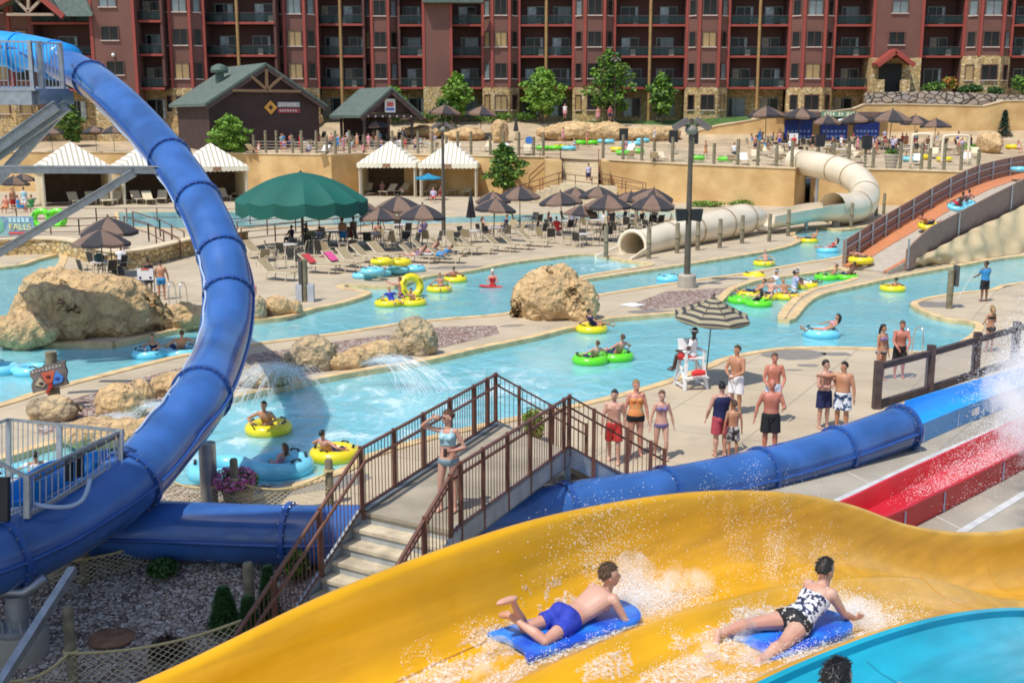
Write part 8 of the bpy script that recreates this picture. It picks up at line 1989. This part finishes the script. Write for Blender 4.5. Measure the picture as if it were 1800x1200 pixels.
def bowspray(s_, n_, ss, sn, sz, smax):
    def f(r):
        d = abs(r.gauss(0, ss)); s = s_ + d; n = min(smax, max(.05, r.gauss(n_, sn + d * .12))); return P3(s, n, abs(r.gauss(0, sz)) * (1.2 - min(1, d / 1.2) * .6) + .01), r.uniform(.0015, .0052)
    return f
spray('spray thrown ahead of the boy on the yellow slide', bowspray(-2.0, .62, .34, .20, .13, 1.15), 15000, rg)
spray('fan of single drops over the far wall of the yellow slide', lambda r: P3(q := r.gauss(-1.75, .42), max(.02, r.gauss(.2, .12)), abs(r.gauss(.12, .16))) and (P3(q, .16, abs(r.gauss(.28, .2))), r.uniform(.002, .006)), 700, rg)
spray('spray thrown ahead of the woman on the yellow slide', bowspray(-.45, 1.82, .28, .2, .10, 2.36), 11000, rg)
spray('drops over the wake of the boy', lambda r: (lambda a: (P3(a[0], a[1], r.random() ** 2 * .10), r.uniform(.0015, .005)))(pick(r, lambda r: r.uniform(-4.4, -2.2), lambda r: r.uniform(.2, 1.12), 2, .1)), 4500, rg)
spray('drops over the wake of the woman', lambda r: (lambda a: (P3(a[0], a[1], r.random() ** 2 * .12), r.uniform(.0015, .005)))(pick(r, lambda r: r.uniform(-3.2, -.5), lambda r: r.uniform(1.3, 2.3), 9, .05)), 6000, rg)
spray('high spray on the hump of the yellow slide', lambda r: (lambda a: (P3(a[0], a[1], r.random() ** 1.5 * .42), r.uniform(.0018, .005)))(pick(r, lambda r: r.gauss(.75, .6), lambda r: r.uniform(.0, .7), 4, .12)), 2600, rg)
def trsp(c, sx, sy, sz, rmin, rmax): return lambda r: (c + V((r.gauss(0, sx), r.gauss(0, sy), abs(r.gauss(0, sz)))), r.uniform(rmin, rmax))
def alongpx(a, b, z0, zh, sp_, rmin, rmax):
    A_, B_ = G(*a, .2), G(*b, .2)
    def f(r):
        t = r.random() ** .6; p = A_.lerp(B_, t); return p + V((r.gauss(0, sp_), r.gauss(0, sp_), z0 + r.random() ** 1.7 * zh * (.2 + t))), r.uniform(rmin, rmax)
    return f
spray('tall plume of spray at the end of the blue trough', alongpx((1730, 712), (1830, 668), 0, 2.4, .42, .003, .013), 16000, rg)
spray('plume of spray running along the red trough', alongpx((1600, 880), (1830, 770), -.1, .9, .34, .003, .010), 14000, rg)
spray('burst of spray between the blue and red troughs', alongpx((1770, 775), (1850, 740), 0, 2.8, .55, .003, .012), 15000, rg)
# water jets from the rocks
def jets(label, p0, p1, n, h, w, rr=.009):
    m = MB(); r = random.Random(n)
    for i in range(n):
        a = p0 + V((r.uniform(-w, w), r.uniform(-.3, .3), r.uniform(-.08, .08))); b = p1 + V((r.uniform(-w * 1.8, w * 1.8), r.uniform(-.5, .5), 0)); hh = h * r.uniform(.75, 1.1)
        q = [a.lerp(b, t / 10) + V((0, 0, hh * 4 * (t / 10) * (1 - t / 10))) for t in range(11)]; m.tube(q, [rr * lerp(.5, 1.0, t / 10) for t in range(11)], 4)
        for _ in range(60): t = r.random(); p = a.lerp(b, t) + V((r.gauss(0, .08), r.gauss(0, .08), hh * 4 * t * (1 - t) + r.gauss(0, .05))); drops(m, p, r.uniform(.006, .02), r)
    return tag(m.build('water_jet', jet_m, fix=False), label, None, None, 'stuff')
jet_m = mat('jet_water', (.82, .88, .92), .2, var=0, alpha=.22)
jets('water jets arcing from the pointed grey-streaked boulder', G(660, 640, .5), G(748, 690, -.1), 60, .55, .5)
jets('water jets arcing from the rounded grey boulder', G(500, 650, .5), G(420, 708, -.1), 60, .5, .5); jets('second water jets right of the rounded grey boulder', G(500, 660, .4), G(545, 690, -.1), 34, .4, .4)
jets('water sheeting over the orange tan rock', G(225, 735, .5), G(165, 765, -.1), 50, .2, .35); jets('water jet before the pale arched rock', G(300, 715, .4), G(240, 745, -.1), 40, .25, .4)
# ---- fine mist: real volumes of airborne water
def mist_mat(name, d, sc_=2.5):
    m = bpy.data.materials.new(name); m.use_nodes = True; n, l = m.node_tree.nodes, m.node_tree.links
    n.remove(n['Principled BSDF']); v = n.new('ShaderNodeVolumePrincipled'); v.inputs['Color'].default_value = (.97, .98, 1, 1); v.inputs['Anisotropy'].default_value = -.35
    tc = n.new('ShaderNodeTexCoord'); t = n.new('ShaderNodeTexNoise'); t.inputs['Scale'].default_value = sc_; t.inputs['Detail'].default_value = 4; l.new(tc.outputs['Object'], t.inputs['Vector'])
    r = n.new('ShaderNodeMapRange'); r.inputs['From Min'].default_value = .46; r.inputs['From Max'].default_value = .74; r.inputs['To Max'].default_value = d * 1.6; l.new(t.outputs['Fac'], r.inputs['Value']); l.new(r.outputs[0], v.inputs['Density'])
    l.new(v.outputs[0], n['Material Output'].inputs['Volume']); return m
def mist(label, pts, rad, d, sc_):
    mb = MB(); r = random.Random(5); o = pts[0]
    for p, k in zip(pts, rad): mb.ell(p - o, (k, k, k * .9), None, 14, 9)
    me = voxel(mb, max(rad) * .12, 3, .5, 'mist', mist_mat('mist_%d' % (d * 10), d, sc_), 180)
    return tag(link(me, 'mist', None, o), label, None, None, 'stuff')
mist('white mist of the plume at the end of the blue trough', [G(1735, 708, .35), G(1760, 700, .6), G(1780, 692, 1.0), G(1798, 684, 1.5), G(1818, 674, 2.0), G(1840, 668, 2.5), G(1860, 660, 2.0)], [.32, .55, .8, .95, 1.05, 1.1, 1.2], .5, 1.9)
mist('white mist over the red trough', [G(1660, 850, .3), G(1700, 830, .35), G(1750, 805, .45), G(1800, 780, .65), G(1850, 755, 1.0), G(1815, 752, 1.5), G(1835, 740, 2.2)], [.28, .34, .42, .6, .75, .8, .85], .6, 2.1)
mist('soft burst of spray before the boy', [P3(a, b, c) for a, b, c in ((-1.7, .5, .10), (-1.5, .55, .16), (-1.2, .6, .15), (-1.5, .34, .24), (-.9, .62, .1))], [.16, .23, .22, .17, .18], 2.4, 5)
mist('soft burst of spray before the woman', [P3(a, b, c) for a, b, c in ((-.4, 1.65, .07), (-.2, 1.85, .1), (-.35, 2.1, .07), (.1, 1.8, .07))], [.13, .17, .12, .14], 3.6, 6)
mist('low spray over the wake of the woman', [P3(a, b, .04) for a, b in ((-2.4, 1.8), (-2.1, 1.7), (-1.8, 1.9), (-1.5, 1.6), (-1.2, 1.5))], [.13, .15, .15, .15, .13], 4.0, 7)
mist('low spray over the wake of the boy', [P3(a, b, .04) for a, b in ((-3.9, .6), (-3.6, .7), (-3.3, .55), (-3.0, .4))], [.12, .14, .14, .13], 4.0, 7)
